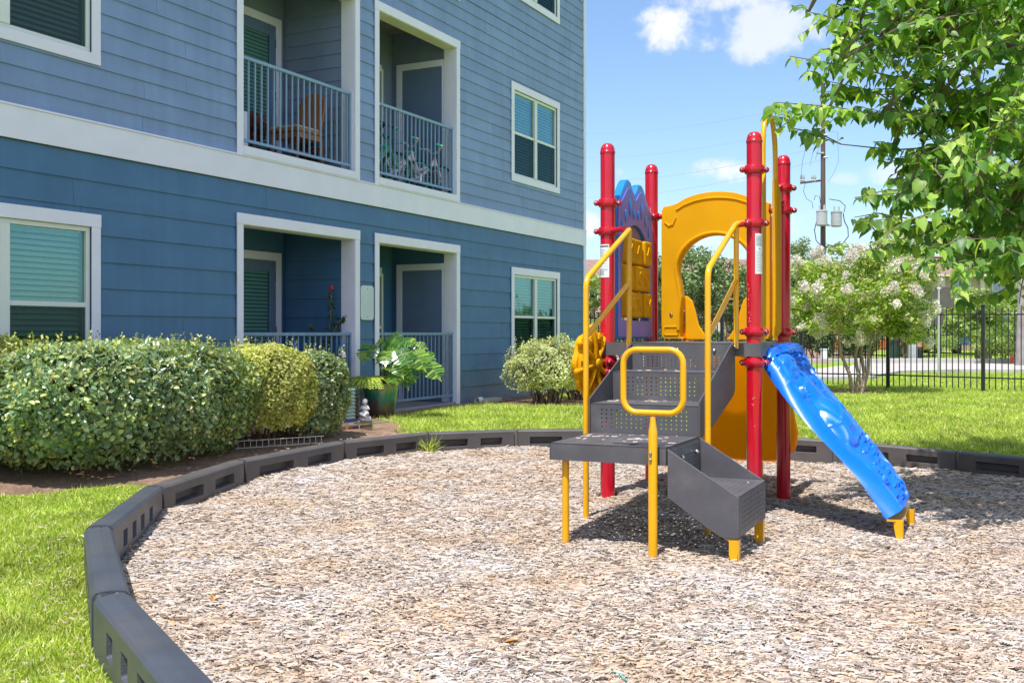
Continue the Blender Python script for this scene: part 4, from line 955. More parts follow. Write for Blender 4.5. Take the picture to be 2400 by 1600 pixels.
def resample(poly, n):
    pts = [Vector((*p, 0)) for p in poly]; pts.append(pts[0]); d = [0]
    for a, b in zip(pts, pts[1:]): d.append(d[-1] + (b - a).length)
    out = []
    for k in range(n):
        s = d[-1] * k / n
        for i in range(len(d) - 1):
            if d[i] <= s <= d[i + 1]: t = (s - d[i]) / max(1e-9, d[i + 1] - d[i]); p = pts[i].lerp(pts[i + 1], t); out.append((p.x, p.y)); break
    return out
c = L_ / 2
half = [(0, 2.455), (.035, 2.475), (.07, 2.52), (.11, 2.553), (.16, 2.565), (.21, 2.555), (.26, 2.52), (.31, 2.465), (.37, 2.41), (.44, 2.365), (.475, 2.345), (.455, 2.30), (.47, 2.26), (.478, 2.2)]
right = [(c + a, z) for a, z in half]; left = [(c - a, z) for a, z in half[1:]][::-1]
outl = [(c - .478, 1.245)] + left + right + [(c + .478, 1.245)]
def inset(poly, s, cz, top):
    return [(c + (a - c) * s, 1.265 + (z - 1.245) * top) for a, z in poly]
hole = []
for a in np.linspace(PI, 0, 14): hole.append((c + .36 * math.cos(a), 1.86 + .34 * math.sin(a)))
hole = [(c - .36, 1.40)] + hole + [(c + .36, 1.40)]
N_ = 72
def align(poly, n):
    """points on an outline at equal angles round a fixed point"""
    o = (c, 1.8); out = []
    for k in range(n):
        a = 2 * PI * k / n + .01; d = (math.cos(a), math.sin(a)); best = None
        for p, q in zip(poly, poly[1:] + poly[:1]):
            e = (q[0] - p[0], q[1] - p[1]); den = d[0] * e[1] - d[1] * e[0]
            if abs(den) < 1e-9: continue
            w = (p[0] - o[0], p[1] - o[1]); t = (w[0] * e[1] - w[1] * e[0]) / den; s = (w[0] * d[1] - w[1] * d[0]) / den
            if t > 0 and -1e-6 <= s <= 1 + 1e-6 and (best is None or t > best): best = t
        out.append((o[0] + d[0] * best, o[1] + d[1] * best))
    return out
oa, ha = align(outl, 96), align(hole, 96)
pp = panel_hole(oa, ha, -.035, .035, 'play_panel', M_BLU2, PS, bev=.012); pp['label'] = 'blue rimmed purple play panel with two humps'
# purple face standing a little proud, its crown lower than the blue rim
face = [(a, z) for a, z in oa]; face = [(c + (a - c) * .955, z - .020 - .05 * max(0, (z - 2.3) / .26)) if z > 1.9 else (c + (a - c) * .955, max(z, 1.262)) for a, z in face]
panel_hole(face, [(c + (a - c) * 1.0, z) for a, z in ha], .0335, .044, 'panel_face', M_PUR, pp, bev=.004)
pan([(c - .358, 1.86)] + [(c + .358 * math.cos(a), 1.86 + .338 * math.sin(a)) for a in np.linspace(PI, 0, 16)][1:-1] + [(c + .358, 1.86), (c + .30, 1.93), (c, 2.03), (c - .30, 1.93)], -.014, .014, 'arch_recess', M_PUR2, pp, bev=.004)
pan([(c - .357, 1.995), (c - .2, 2.03), (c, 2.05), (c + .2, 2.03), (c + .357, 1.995), (c + .357, 1.92), (c - .357, 1.92)], -.012, .012, 'arch_recess', M_PUR2, pp, bev=.004)
for s in (-1, 1):
    for (a, z, w, h) in ((.155, 2.335, .030, .075), (.265, 2.255, .024, .055), (.355, 2.165, .020, .048), (.055, 2.285, .020, .045), (.42, 2.06, .016, .04)):
        m = MB().ball((.046, c + s * a, z), 1, 14, (.008, w, h)); m.v = [(x, y, zz) if zz > z else (x, (c + s * a) + (y - c - s * a) * max(.12, 1 - (z - zz) / h * .6), zz) for x, y, zz in m.v]
        m.build('teardrop', M_BLU2, pp, smooth=True)
for k in range(3):
    yy = c + (k - 1) * .225
    MB().cyl((0, yy, 1.40), (0, yy, 2.02), .010, 8).build('rod', M_STEEL, pp)
    for r_ in range(3):
        z = 1.53 + r_ * .222
        m = MB(); ol = []
        for (cx, cz, a0) in ((.083, .082, 0), (-.083, .082, 90), (-.083, -.082, 180), (.083, -.082, 270)):
            for a in range(0, 91, 30): q = math.radians(a0 + a); ol.append((cx + .022 * math.cos(q), cz + .022 * math.sin(q)))
        if (k + r_) % 2: m.prism(ol, lambda u, v: (-.07, yy + u, z + v), lambda u, v: (.07, yy + u, z + v))
        else: m.prism([(x * .9, y) for x, y in ol], lambda u, v: (-.085, yy + u, z + v), lambda u, v: (.085, yy + u, z + v))
        b = m.build('turning_block', M_YPL, pp, bevel=.016, seg=3); xf = .071 if (k + r_) % 2 else .086
        if (k * 3 + r_) % 3 == 0: g = MB().tube([(xf, yy - .045, z - .05), (xf, yy + .045, z + .05)], .008, 6); g.tube([(xf, yy - .045, z + .05), (xf, yy + .045, z - .05)], .008, 6)
        elif (k * 3 + r_) % 3 == 1: g = MB().tube([(xf, yy + .042 * math.cos(a), z + .05 * math.sin(a)) for a in np.linspace(0, 2 * PI, 16, endpoint=False)], .008, 6, closed=True)
        else: g = MB().tube([(xf, yy - .05, z - .02), (xf, yy, z + .05), (xf, yy + .05, z - .02)], .008, 6)
        g.build('raised_mark', M_YPL, b, smooth=True)

# yellow arch panel in the rear opening
def arch_half(s):
    return [(s * .475, 1.245), (s * .475, 2.30), (s * .46, 2.335), (s * .475, 2.37), (s * .47, 2.41), (s * .40, 2.415), (s * .34, 2.43), (s * .27, 2.47), (s * .18, 2.50), (s * .09, 2.515)]
oy = arch_half(-1) + [(0, 2.52)] + arch_half(1)[::-1]; oy = [(c + a, z) for a, z in oy]
hy = [(-.305, 1.255), (-.300, 1.45), (-.285, 1.60), (-.300, 1.70), (-.318, 1.80)] + [(.322 * math.cos(a), 1.84 + .305 * math.sin(a)) for a in np.linspace(PI, 0, 22)] + [(.318, 1.80), (.300, 1.70), (.285, 1.60), (.300, 1.45), (.305, 1.255)]
hy = [(c + a, z) for a, z in hy]
oy2, hy2 = align(oy, 120), align(hy, 120)
# open at the foot: leave out the faces between the two feet
n = 120; m = MB(); yA, yB = L_ - .05, L_ + .05
f = lambda p, d: (p[0], d, p[1])
vs = [f(p, yA) for p in oy2] + [f(p, yA) for p in hy2] + [f(p, yB) for p in oy2] + [f(p, yB) for p in hy2]; fs = []
for i in range(n):
    j = (i + 1) % n
    if (oy2[i][1] < 1.26 or oy2[j][1] < 1.26) and abs(oy2[i][0] - c) < .31 and abs(oy2[j][0] - c) < .31: continue
    fs += [(i, j, n + j, n + i), (2 * n + j, 2 * n + i, 3 * n + i, 3 * n + j), (j, i, 2 * n + i, 2 * n + j), (n + i, n + j, 3 * n + j, 3 * n + i)]
m.add(vs, fs); ap = m.build('arch_panel', M_YPL, PS, bevel=.014, seg=3, label='yellow arched entrance panel to the slide')
rim = [(p[0] + (p[0] - c) * .06, p[1] + (.018 if p[1] > 1.8 else 0)) for p in hy2 if p[1] > 1.30]
k0 = max(range(len(rim)), key=lambda i: (Vector((*rim[i], 0)) - Vector((*rim[i - 1], 0))).length); rim = rim[k0:] + rim[:k0]
MB().tube([(x, yA - .002, z) for x, z in rim], .016, 8).build('raised_rim', M_YPL, ap, smooth=True)
top = [(c + a, z - .055) for a, z in [(-.34, 2.43), (-.27, 2.47), (-.18, 2.50), (-.09, 2.515), (0, 2.52), (.09, 2.515), (.18, 2.50), (.27, 2.47), (.34, 2.43)]]
MB().tube([(x, yA - .001, z) for x, z in top], .010, 8).build('raised_rim', M_YPL, ap, smooth=True)
for s in (-1, 1):
    cx = c + s * .385; q = []
    for (dx, dz, a0) in ((.05, .022, 0), (-.05, .022, 90), (-.05, -.022, 180), (.05, -.022, 270)):
        for a in range(0, 91, 30): w = math.radians(a0 + a); q.append((cx + dx + .014 * math.cos(w), yA - .003, 1.315 + dz + .014 * math.sin(w)))
    MB().tube(q, .006, 6, closed=True).build('raised_rim', M_YPL, ap, smooth=True)
    MB().ball((cx, yA - .006, 1.46), .016, 10, (1, .5, 1)).build('bolt', M_STEEL, ap)
    MB().tube([(c + s * .44, yA - .001, 2.27), (c + s * .41, yA - .001, 2.24), (c + s * .37, yA - .001, 2.25), (c + s * .345, yA - .001, 2.31)], .010, 8).build('raised_rim', M_YPL, ap, smooth=True)

# orange slide behind, seen under the deck: a chute with flared sides
m = MB(); NS, NC = 26, 12; rows = []
for i in range(NS + 1):
    s = i / NS; y = L_ + .03 + s * 1.22
    zc = 1.20 - 1.13 * ss(-.05, .95, s) if s < .97 else .07
    zc = float(zc)
    w = .30 + .13 * float(ss(.28, .68, s)) - .26 * float(ss(.80, .92, s)); hgt = .17 + .09 * math.sin(PI * min(1, s * 1.1)) + .06 * float(ss(.3, .6, s)) - .24 * float(ss(.78, .93, s))
    row = []
    for k in range(NC + 1):
        u = -1 + 2 * k / NC; a = abs(u)
        x = c + .10 * s + (w * min(1, a * 1.45)) * (1 if u > 0 else -1) + (0.03 * max(0, a - .7) * (1 if u > 0 else -1))
        z = zc + hgt * (max(0, a - .58) / .42) ** .8
        row.append((x, y, z))
    rows.append(row)
vs = [v for r in rows for v in r]; fs = [(i * (NC + 1) + k, (i + 1) * (NC + 1) + k, (i + 1) * (NC + 1) + k + 1, i * (NC + 1) + k + 1) for i in range(NS) for k in range(NC)]
m.add(vs, fs); sd = m.build('slide', M_ORG, PS, smooth=True, label='orange slide seen from behind under the deck', angle=70); solidify(sd, .022, 0)
for s in (-1, 1):    # hood wings rising beside the slide's mouth, seen through the arch
    q = [(0, 1.235), (0, 1.62), (.02, 1.625), (.07, 1.58), (.10, 1.48), (.13, 1.36), (.19, 1.27), (.22, 1.235)]
    MB().prism([(c + s * (-.295 + u), z) for u, z in q], lambda u, v: (u, L_ + .055, v), lambda u, v: (u, L_ + .085, v)).build('slide_wing', M_YPL, sd, bevel=.008)
MB().box(c + .06, c + .16, L_ + 1.21, L_ + 1.24, -.1, .05).build('slide_foot', M_YEL, sd)

# yellow loop in the right opening, above the climber
AL = [(L_, .31, 1.235), (L_, .31, 2.72)] + [(L_, .555 - .245 * math.cos(a), 2.72 + .325 * math.sin(a)) for a in np.linspace(0, PI, 17)[1:-1]] + [(L_, .80, 2.72), (L_, .80, 1.235)]
lp = MB().tube(AL, .0205, 14).build('arch_handle', M_YEL, PS, smooth=True, label='tall yellow hoop above the climber')
for (ya, yb, t) in ((.335, .10, -1), (.78, 1.06, 1)):
    lo2, hi2 = min(ya, yb), max(ya, yb)
    yb_ = ya + (yb - ya) * .62; q = [(ya, 1.26), (yb_, 1.30), (yb_, 2.44), (ya, 2.56)]
    MB().prism(q if t > 0 else q[::-1], lambda u, v: (L_ - .022, u, v), lambda u, v: (L_ + .022, u, v)).build('side_board', M_YPL, lp, bevel=.010, seg=3)
    for f_ in (.22, .45): yy = lerp(ya, yb, f_); MB().tube([(L_ - .024, yy, 1.34), (L_ - .024, yy, 2.45)], .009, 8).build('raised_rib', M_YPL, lp, smooth=True)
    [MB().cyl((L_, yb - .10 * t, zz), (L_, yb + .04 * t, zz), .020, 10).build('lug', M_REDC, lp, smooth=True) for zz in (2.40, 1.31)]

# blue climber: a thick moulded ramp with a fossil relief
near = [(1787, 812, 8.18), (1806, 830, 8.05), (1832, 866, 7.95), (1879, 938, 7.80), (1950, 1020, 7.62), (2005, 1072, 7.48), (2057, 1122, 7.34), (2096, 1168, 7.24), (2112, 1196, 7.18)]
far = [(1868, 806, 8.72), (1884, 822, 8.62), (1902, 856, 8.52), (1934, 900, 8.40), (1996, 974, 8.24), (2040, 1030, 8.12), (2082, 1080, 8.02), (2118, 1132, 7.93), (2132, 1160, 7.87)]
under = [(1785, 828, 8.16), (1790, 860, 8.03), (1815, 900, 7.93), (1853, 950, 7.78), (1912, 1016, 7.60), (1960, 1066, 7.46), (2010, 1122, 7.32), (2052, 1180, 7.22), (2076, 1216, 7.16)]
def spl(lst, n):
    a = np.array([list(pl_(*p)) for p in lst]); t = np.linspace(0, len(lst) - 1, n); out = []
    for tt in t:
        i = min(int(tt), len(lst) - 2); f_ = tt - i; p0 = a[max(0, i - 1)]; p1 = a[i]; p2 = a[i + 1]; p3 = a[min(len(lst) - 1, i + 2)]
        out.append(.5 * (2 * p1 + (p2 - p0) * f_ + (2 * p0 - 5 * p1 + 4 * p2 - p3) * f_ ** 2 + (3 * p1 - p0 - 3 * p2 + p3) * f_ ** 3))
    return np.array(out)
NA, NB = 300, 80; A_, B_, U_ = spl(near, NA), spl(far, NA), spl(under, NA)
tang = np.gradient((A_ + B_) / 2, axis=0); wv = B_ - A_; nrm = norm(np.cross(wv, tang)); nrm[nrm[:, 2] < 0] *= -1
sv, uv = np.meshgrid(np.linspace(0, 1, NA), np.linspace(0, 1, NB), indexing='ij')
def bumpf(s, u):
    def g(cs, cu, rs, ru, h, p=1.0): return h * np.clip(1 - ((s - cs) / rs) ** 2 - ((u - cu) / ru) ** 2, 0, 1) ** p
    h = .003 * np.sin(s * 90 + 3 * np.sin(u * 9)) * (np.abs(u - .5) > .40)                     # rippled rim
    h = h + g(.20, .32, .07, .24, .045, .6) + g(.27, .30, .03, .10, .025, .6)                 # upper lump with eye
    h = h + g(.40, .5, .16, .20, .035, .7)                                                     # body
    h = h + g(.50, .42, .10, .30, .075, .6) + g(.545, .40, .025, .09, -.022, .8)                # skull with socket
    neck = np.exp(-((u - (.62 - .30 * (s - .6))) / .09) ** 2) * ss(.52, .58, s) * (1 - ss(.90, .96, s)); h = h + .045 * neck * (.78 + .22 * np.tanh(4 * np.sin(s * 190)))
    h = h + .022 * np.exp(-((u - .16 - .10 * np.sin(s * 16)) / .035) ** 2) * ss(.12, .2, s) * (1 - ss(.9, .97, s))
    h = h + .018 * np.exp(-((u - .84 + .04 * np.sin(s * 13)) / .05) ** 2) * (1 + .5 * np.sin(s * 60)) * ss(.1, .2, s) * (1 - ss(.86, .93, s))
    h = h + .020 * np.exp(-((s - .07 - .012 * np.sin(u * 14)) / .010) ** 2) + .020 * np.exp(-((s - .115 + .012 * np.sin(u * 11)) / .010) ** 2) + .018 * np.exp(-((s - .03 - .008 * np.sin(u * 17)) / .008) ** 2)
    for (cs, cu) in ((.33, .75), (.38, .2), (.62, .22), (.66, .82), (.72, .3), (.78, .72), (.83, .45), (.87, .2), (.9, .75), (.24, .68), (.46, .85)):
        h = h + g(cs, cu, .022, .075, .026, .6)
    rs_ = np.random.default_rng(12)
    for k in range(46):
        cs, cu = rs_.uniform(.13, .95), rs_.uniform(.14, .88); r0 = rs_.uniform(.008, .017); q = g(cs, cu, r0, r0 * 4.2, rs_.uniform(.010, .022), .35)
        h = np.maximum(h, h * .6 + q) if k % 3 else h - .5 * q
    for (cs, cu, rr_) in ((.17, .70, .034), (.60, .78, .038), (.77, .20, .032), (.86, .66, .030), (.35, .18, .03)):      # spiral shells
        dx, dy = (s - cs) / rr_, (u - cu) / (rr_ * 4.0); rd = np.sqrt(dx * dx + dy * dy); an_ = np.arctan2(dy, dx); h = h + .020 * (rd < 1) * (.5 + .5 * np.cos(2 * PI * (rd * 2.2 - an_ / (2 * PI))))
    for (cs, w_) in ((.30, .5), (.44, .35), (.70, .4), (.80, .3)): h = h + .012 * np.exp(-((s - cs - .05 * np.sin(u * 6)) / .0045) ** 2) * (np.abs(u - .5) < w_)   # ripples
    h = h - .020 * ((np.abs(u - .5) < .40) & (s > .14) & (s < .95))                           # floor of the relief sinks
    return .95 * h * ss(0, .02, s) * (1 - ss(.97, 1, s))
H = bumpf(sv, uv)
S = A_[:, None] * (1 - uv[..., None]) + B_[:, None] * uv[..., None] + nrm[:, None] * (H[..., None] + .012 * np.sin(PI * uv)[..., None])
vs = [tuple(p) for p in S.reshape(-1, 3)]; fs = [(i * NB + k, i * NB + k + 1, (i + 1) * NB + k + 1, (i + 1) * NB + k) for i in range(NA - 1) for k in range(NB - 1)]
ed = np.concatenate([U_, U_ + wv]); n0 = len(vs)
# near skirt with a soft shoulder, far skirt, underside
mid1 = A_ * .75 + U_ * .25 - norm(wv) * .014; mid2 = A_ * .30 + U_ * .70 - norm(wv) * .018
vs += [tuple(p) for p in mid1] + [tuple(p) for p in mid2] + [tuple(p) for p in U_] + [tuple(p) for p in (U_ + wv)]
for i in range(NA - 1):
    a, b, cc, d = n0 + i, n0 + NA + i, n0 + 2 * NA + i, n0 + 3 * NA + i
    fs += [(i * NB, (i + 1) * NB, a + 1, a), (a, a + 1, b + 1, b), (b, b + 1, cc + 1, cc), (cc, cc + 1, d + 1, d), (d, d + 1, (i + 1) * NB + NB - 1, i * NB + NB - 1)]
for i, rev in ((0, False), (NA - 1, True)):
    e = [i * NB + k for k in range(NB)] + [n0 + 3 * NA + i, n0 + 2 * NA + i, n0 + NA + i, n0 + i]; fs.append(tuple(e[::-1] if not rev else e))
m = MB().add(vs, fs); cl = m.build('climber', M_BLU, PS, smooth=True, label='blue moulded climbing ramp with raised fossil relief', angle=50)
bz = U_[-1]; bw = bz + wv[-1]
def wfoot(px, py, d, w):
    top = pl_(px, py, d); g = -.20; s = MB(); dirx = Vector((1, 0, 0)) * .06
    s.prism([(0, 0), (.062, 0), (.062, g - top.z), (.045, g - top.z), (.012, -.10), (0, -.03)], lambda u, v: (top.x + u, top.y, top.z + v), lambda u, v: (top.x + u, top.y + .006, top.z + v))
    s.box(top.x + .056, top.x + .062, top.y, top.y + .05, g, top.z); return s.build('foot_bracket', M_YEL, cl, bevel=.002)
wfoot(2094, 1219, 7.17, 0); wfoot(2122, 1192, 7.70, 0)
a = pl_(2078, 1217, 7.14); b = pl_(2116, 1219, 7.18); d_ = pl_(2133, 1178, 7.86); m = MB()
m.add([a, b, d_, a + (d_ - b), a - Vector((0, 0, .012)), b - Vector((0, 0, .012)), d_ - Vector((0, 0, .012)), a + (d_ - b) - Vector((0, 0, .012))], [(0, 1, 2, 3), (7, 6, 5, 4), (0, 4, 5, 1), (1, 5, 6, 2), (2, 6, 7, 3), (3, 7, 4, 0)])
m.build('base_plate', M_YEL, cl)

# yellow ship's wheel in front of the left post
WC = pl_(1387, 851, 8.30); wh_n = (PI_.to_3x3() @ Vector((.83, -.56, 0))).normalized()
Mw = Matrix.Translation(WC) @ wh_n.to_track_quat('Z', 'X').to_matrix().to_4x4()
m = MB(); oc = []
for k in range(64):
    a = 2 * PI * k / 64; r = .262 + .010 * math.cos(8 * a); oc.append((r * math.cos(a), r * math.sin(a)))
m.prism(oc, lambda u, v: Mw @ Vector((u, v, -.03)), lambda u, v: Mw @ Vector((u, v, .02)))
wh = m.build('ship_wheel', M_YPL, PS, bevel=.012, seg=2, label='yellow moulded ship wheel beside the stairs')
m = MB().lathe([(.245, .018), (.24, .042), (.205, .048), (.165, .042), (.16, .018)], 48, (0, 0, 0), Mw); m.build('wheel_rim', M_YPL, wh, smooth=True)
MB().lathe([(.09, .018), (.085, .05), (.06, .06), (.045, .052), (.03, .075), (.001, .08)], 24, (0, 0, 0), Mw).build('hub', M_YPL, wh, smooth=True)
for k in range(8):
    a = 2 * PI * k / 8 + .2; ca, sa = math.cos(a), math.sin(a)
    MB().tube([Mw @ Vector((.06 * ca, .06 * sa, .04)), Mw @ Vector((.13 * ca, .13 * sa, .052)), Mw @ Vector((.285 * ca, .285 * sa, .035))], [.022, .016, .022], 10).build('spoke', M_YPL, wh, smooth=True)
    Mk = Mw @ Matrix.Rotation(a + PI / 8, 4, 'Z')
    MB().box(.185, .240, -.028, .028, .040, .062, Mk).build('stud', M_YPL, wh, bevel=.006); MB().lathe([(.013, .062), (.011, .067), (.0001, .069)], 10, (.212, 0, 0), Mk).build('stud', M_YPL, wh, smooth=True)
    MB().ball(Mw @ Vector((.285 * ca, .285 * sa, .03)), .026, 10).build('handle_knob', M_YPL, wh, smooth=True)
MB().cyl(WC, (.0, -.04, WC.z), .018, 10).build('axle', M_REDC, wh)

# stickers on the posts: white wraps with printed lines
def sticker(x, y, z0, z1, a0, a1, blocks, tri=None):
    m = MB().lathe([(PR + .0008, z0), (PR + .0008, z1)], 10, (x, y, 0), None, math.radians(a0), math.radians(a1)); s = m.build('sticker', M_STICK, PS, smooth=True); ink = MB(); rnd = random.Random(int(z0 * 99))
    for (za, zb, dz, th, full) in blocks:
        z = za
        while z > zb:
            e = a1 - 6 - (0 if full else rnd.uniform(0, (a1 - a0) * .35)); ink.lathe([(PR + .0014, z - th), (PR + .0014, z)], 8, (x, y, 0), None, math.radians(a0 + 6), math.radians(e)); z -= dz
    if tri:
        for (az, zz, s_) in tri:
            q = [(-1, -.8), (1, -.8), (0, 1)]; ink.add([(x + (PR + .0016) * math.cos(math.radians(az + u * s_ / PR * 57.3)), y + (PR + .0016) * math.sin(math.radians(az + u * s_ / PR * 57.3)), zz + v * s_) for u, v in q], [(0, 1, 2)])
    ink.build('printed_lines', M_INK, s, kind='stuff')
# angle of the camera seen from each post, in the structure's axes
va = math.degrees(math.atan2(-PO[1], -PO[0])) - math.degrees(PA)
sticker(0, 0, 1.735, 1.995, va - 95, va + 12, [(1.985, 1.972, .03, .012, True), (1.955, 1.90, .012, .0022, False), (1.89, 1.83, .012, .0022, False), (1.822, 1.82, .03, .0015, True), (1.80, 1.75, .009, .003, False)])
v3 = P(1766, 779, 7.935); va3 = math.degrees(math.atan2(-v3.y, -v3.x)) - math.degrees(PA)
sticker(L_, 0, 1.735, 2.035, va3 + 6, va3 + 92, [(2.015, 1.95, .009, .003, False), (1.942, 1.94, .03, .0015, True), (1.90, 1.75, .011, .0016, False)], [(va3 + 42, 1.922, .008)])
for k in range(3): pass
# paint chips low on the nearest post
ck = MB(); rnd = random.Random(5)
for k in range(46):
    z = rnd.uniform(1.33, 1.68) if k < 34 else rnd.uniform(.6, 1.2); az = va3 - 55 + (1.68 - z) * 60 + rnd.gauss(0, 9); s_ = rnd.uniform(.0012, .003); ln = rnd.uniform(1, 4)
    q = [(-1, 0), (0, -ln), (1, .3), (.2, ln)]; ck.add([(L_ + (PR + .0007) * math.cos(math.radians(az + u * s_ / PR * 57.3 + v * .5)), (PR + .0007) * math.sin(math.radians(az + u * s_ / PR * 57.3 + v * .5)), z + v * s_) for u, v in q], [(0, 1, 2, 3)])
ck.build('paint_chips', mat('bare_primer', (.62, .45, .38), .7), PS, kind='stuff')

# loose chips kicked up onto the platform and treads
cc = []
for k in range(70):
    if k < 34: q = (random.uniform(TX0 + .03, TX1 - .03), random.uniform(TY0 + .2, TY1 - .01) , TZP + .004)
    elif k < 48: q = (random.uniform(SX0 + .04, SX1 - .04), random.uniform(RY[2] + .05, RY[1] - .02), TZ[2] + .004)
    elif k < 58: q = (random.uniform(SX0 + .04, SX1 - .04), random.uniform(RY[1] + .05, RY[0] - .02), TZ[1] + .004)
    else: q = (random.uniform(SXA + .03, SXB - .03), random.uniform(TY0 + .05, TY1 - .03), .356)
    cc.append(list(PM @ Vector(q)))
cc = np.array(cc); n = len(cc); yw = RNG.uniform(0, 6.28, n); X_ = np.stack([np.cos(yw), np.sin(yw), 0 * yw], -1); Z_ = norm(np.stack([RNG.normal(0, .15, n), RNG.normal(0, .15, n), np.ones(n)], -1)); Y_ = np.cross(Z_, X_)
T8 = np.array([(-.5, -.42, -.5), (.5, -.3, -.5), (.5, .3, -.5), (-.5, .42, -.5), (-.42, -.30, .5), (.46, -.14, .5), (.44, .2, .5), (-.47, .34, .5)]); F8 = np.array([(4, 5, 6, 7), (0, 1, 5, 4), (1, 2, 6, 5), (2, 3, 7, 6), (3, 0, 4, 7)])
V_, G_ = scatter(T8, F8, cc, np.stack([X_, Y_, Z_], -1), np.stack([RNG.uniform(.02, .055, n), RNG.uniform(.006, .012, n), np.full(n, .004)], -1))
o = np_mesh('wood_chips', V_, G_, M_CHIP, kind='stuff'); tag(o, 'stray wood chips lying on the grey platform and stair treads', 'mulch')
# chips spilled over the border onto the lawn and soil
N = 900; th = RNG.uniform(0, 2 * PI, N); r, _ = pit_r(th); r = r + .10 + np.abs(RNG.normal(0, .22, N)); x = PC[0] + r * np.cos(th); y = PC[1] + r * np.sin(th); yw = RNG.uniform(0, 6.28, N)
X_ = np.stack([np.cos(yw), np.sin(yw), RNG.normal(0, .2, N)], -1); X_ = norm(X_); Z_ = norm(np.stack([RNG.normal(0, .3, N), RNG.normal(0, .3, N), np.ones(N)], -1)); Y_ = norm(np.cross(Z_, X_)); Z_ = np.cross(X_, Y_)
V_, G_ = scatter(T8, F8, np.stack([x, y, terr(x, y) + .022], -1), np.stack([X_, Y_, Z_], -1), np.stack([RNG.uniform(.02, .05, N), RNG.uniform(.005, .011, N), np.full(N, .004)], -1))
o = np_mesh('wood_chips', V_, G_, M_CHIP, kind='stuff'); tag(o, 'scattered wood chips spilled outside the black border', 'mulch')
# ------------------------------------------------------------------ plants near the building
M_ELA = leafmat('hedge_leaves', [(0, (.11, .20, .10)), (.4, (.20, .31, .15)), (.72, (.33, .42, .18)), (.93, (.62, .66, .24)), (.975, (.66, .66, .26)), (1, (.40, .26, .12))], .32, .32, .8)
M_LIG = leafmat('pale_yellow_leaves', [(0, (.30, .37, .07)), (.5, (.52, .56, .15)), (1, (.75, .70, .33))], .35, .45, .4)
M_VAR = leafmat('variegated_leaves', [(0, (.26, .34, .10)), (.5, (.50, .55, .22)), (1, (.80, .78, .50))], .3, .5, .4)
M_TWIG = mat('twigs', (.13, .09, .07), .9, .1, 9)
def shrub(label, name, c, hx, hy, h, rot, mt, size, N, base=.05, p=3.2, group=None, stems=9, rough=.05, zfrac=.12, sunlit_topmat=None, thin=0):
    """a clipped shrub: leaves in a shell round a rounded block, on real stems"""
    z0 = float(terr(c[0], c[1])); t = thing(name, label, 'shrub', (c[0], c[1], z0), rot, group)
    d = unit(N * 3); d[:, 2] = np.where(d[:, 2] < -.75, -d[:, 2], d[:, 2])
    r = 1 / (np.abs(d[:, 0]) ** p + np.abs(d[:, 1]) ** p + np.abs(d[:, 2]) ** p) ** (1 / p)
    q = d * r[:, None]; hh = (h - base) / 2
    c3 = q * np.array([hx, hy, hh]); c3[:, 2] += base + hh
    # taper to the foot
    tz = c3[:, 2] / h; f = .88 + .12 * ss(0, .45, tz); c3[:, 0] *= f; c3[:, 1] *= f
    lump = 1 + rough * (wob(c3[:, 0] * 3 + c3[:, 2] * 2, c3[:, 1] * 3 - c3[:, 2], 1.6, N % 7) + .7 * wob(c3[:, 0] * 5 - c3[:, 2] * 4, c3[:, 1] * 5 + c3[:, 2] * 3, 2.1, N % 5)); depth = 1 - RNG.random(len(c3)) ** 1.7 * .22
    c3 = (c3 - np.array([0, 0, h * .5])) * (lump * depth)[:, None] + np.array([0, 0, h * .5])
    # holes near the ground
    keep = (RNG.random(len(c3)) < np.clip(.25 + tz * 3.2, 0, 1)) & (wob(c3[:, 0] * 2.4, c3[:, 1] * 2.4 + c3[:, 2] * 2.4, 2.3, 3) > -.9 + thin); c3 = c3[keep][:N]; dn = d[keep][:N]
    nn = norm(dn + .75 * unit(len(c3)) + np.array([0, 0, .25])); dr = unit(len(c3)); dr = norm(dr - nn * (dr * nn).sum(-1, keepdims=True) + .2 * dn + np.array([0, 0, .15]))
    V_, F_ = scatter(LEAF_T, LEAF_F, c3, frames(dr, nn), size * RNG.uniform(.45, 1.3, len(c3))); np_mesh('foliage', V_, F_, mt, t, kind='stuff')
    s = MB(); rnd = random.Random(N)
    for k in range(stems):
        a = rnd.uniform(0, 2 * PI); r0 = rnd.uniform(0, .35); p0 = Vector((r0 * hx * math.cos(a), r0 * hy * math.sin(a), -.05)); p1 = Vector((hx * .6 * math.cos(a) * rnd.uniform(.5, 1.2), hy * .6 * math.sin(a) * rnd.uniform(.5, 1.2), h * .55)); s.tube([p0, p0.lerp(p1, .5) + Vector((rnd.uniform(-.04, .04), rnd.uniform(-.04, .04), 0)), p1], [.016, .011, .006], 6)
        for _ in range(3): p2 = p1 + Vector((rnd.uniform(-.3, .3) * hx, rnd.uniform(-.3, .3) * hy, h * rnd.uniform(.15, .38))); s.tube([p0.lerp(p1, rnd.uniform(.3, 1)), p2], [.006, .003], 5)
    s.build('stems', M_TWIG, t, smooth=True)
    # shoots above the clipped top; a given top colour paints in sunlight
    K_ = max(12, N // 700); xs = RNG.uniform(-.85, .85, K_) * hx; ys = RNG.uniform(-.85, .85, K_) * hy; cc = []
    for x_, y_ in zip(xs, ys):
        hgt = RNG.uniform(.02, .10)
        for z_ in np.linspace(h - .04, h + hgt, 7): cc.append((x_ + RNG.normal(0, .008), y_ + RNG.normal(0, .008), z_))
    cc = np.array(cc); V_, F_ = scatter(LEAF_T, LEAF_F, cc, frames(norm(unit(len(cc)) + np.array([0, 0, .6])), unit(len(cc))), size * .62 * np.ones(len(cc))); np_mesh('shoots', V_, F_, sunlit_topmat or mt, t, kind='stuff')
    return t
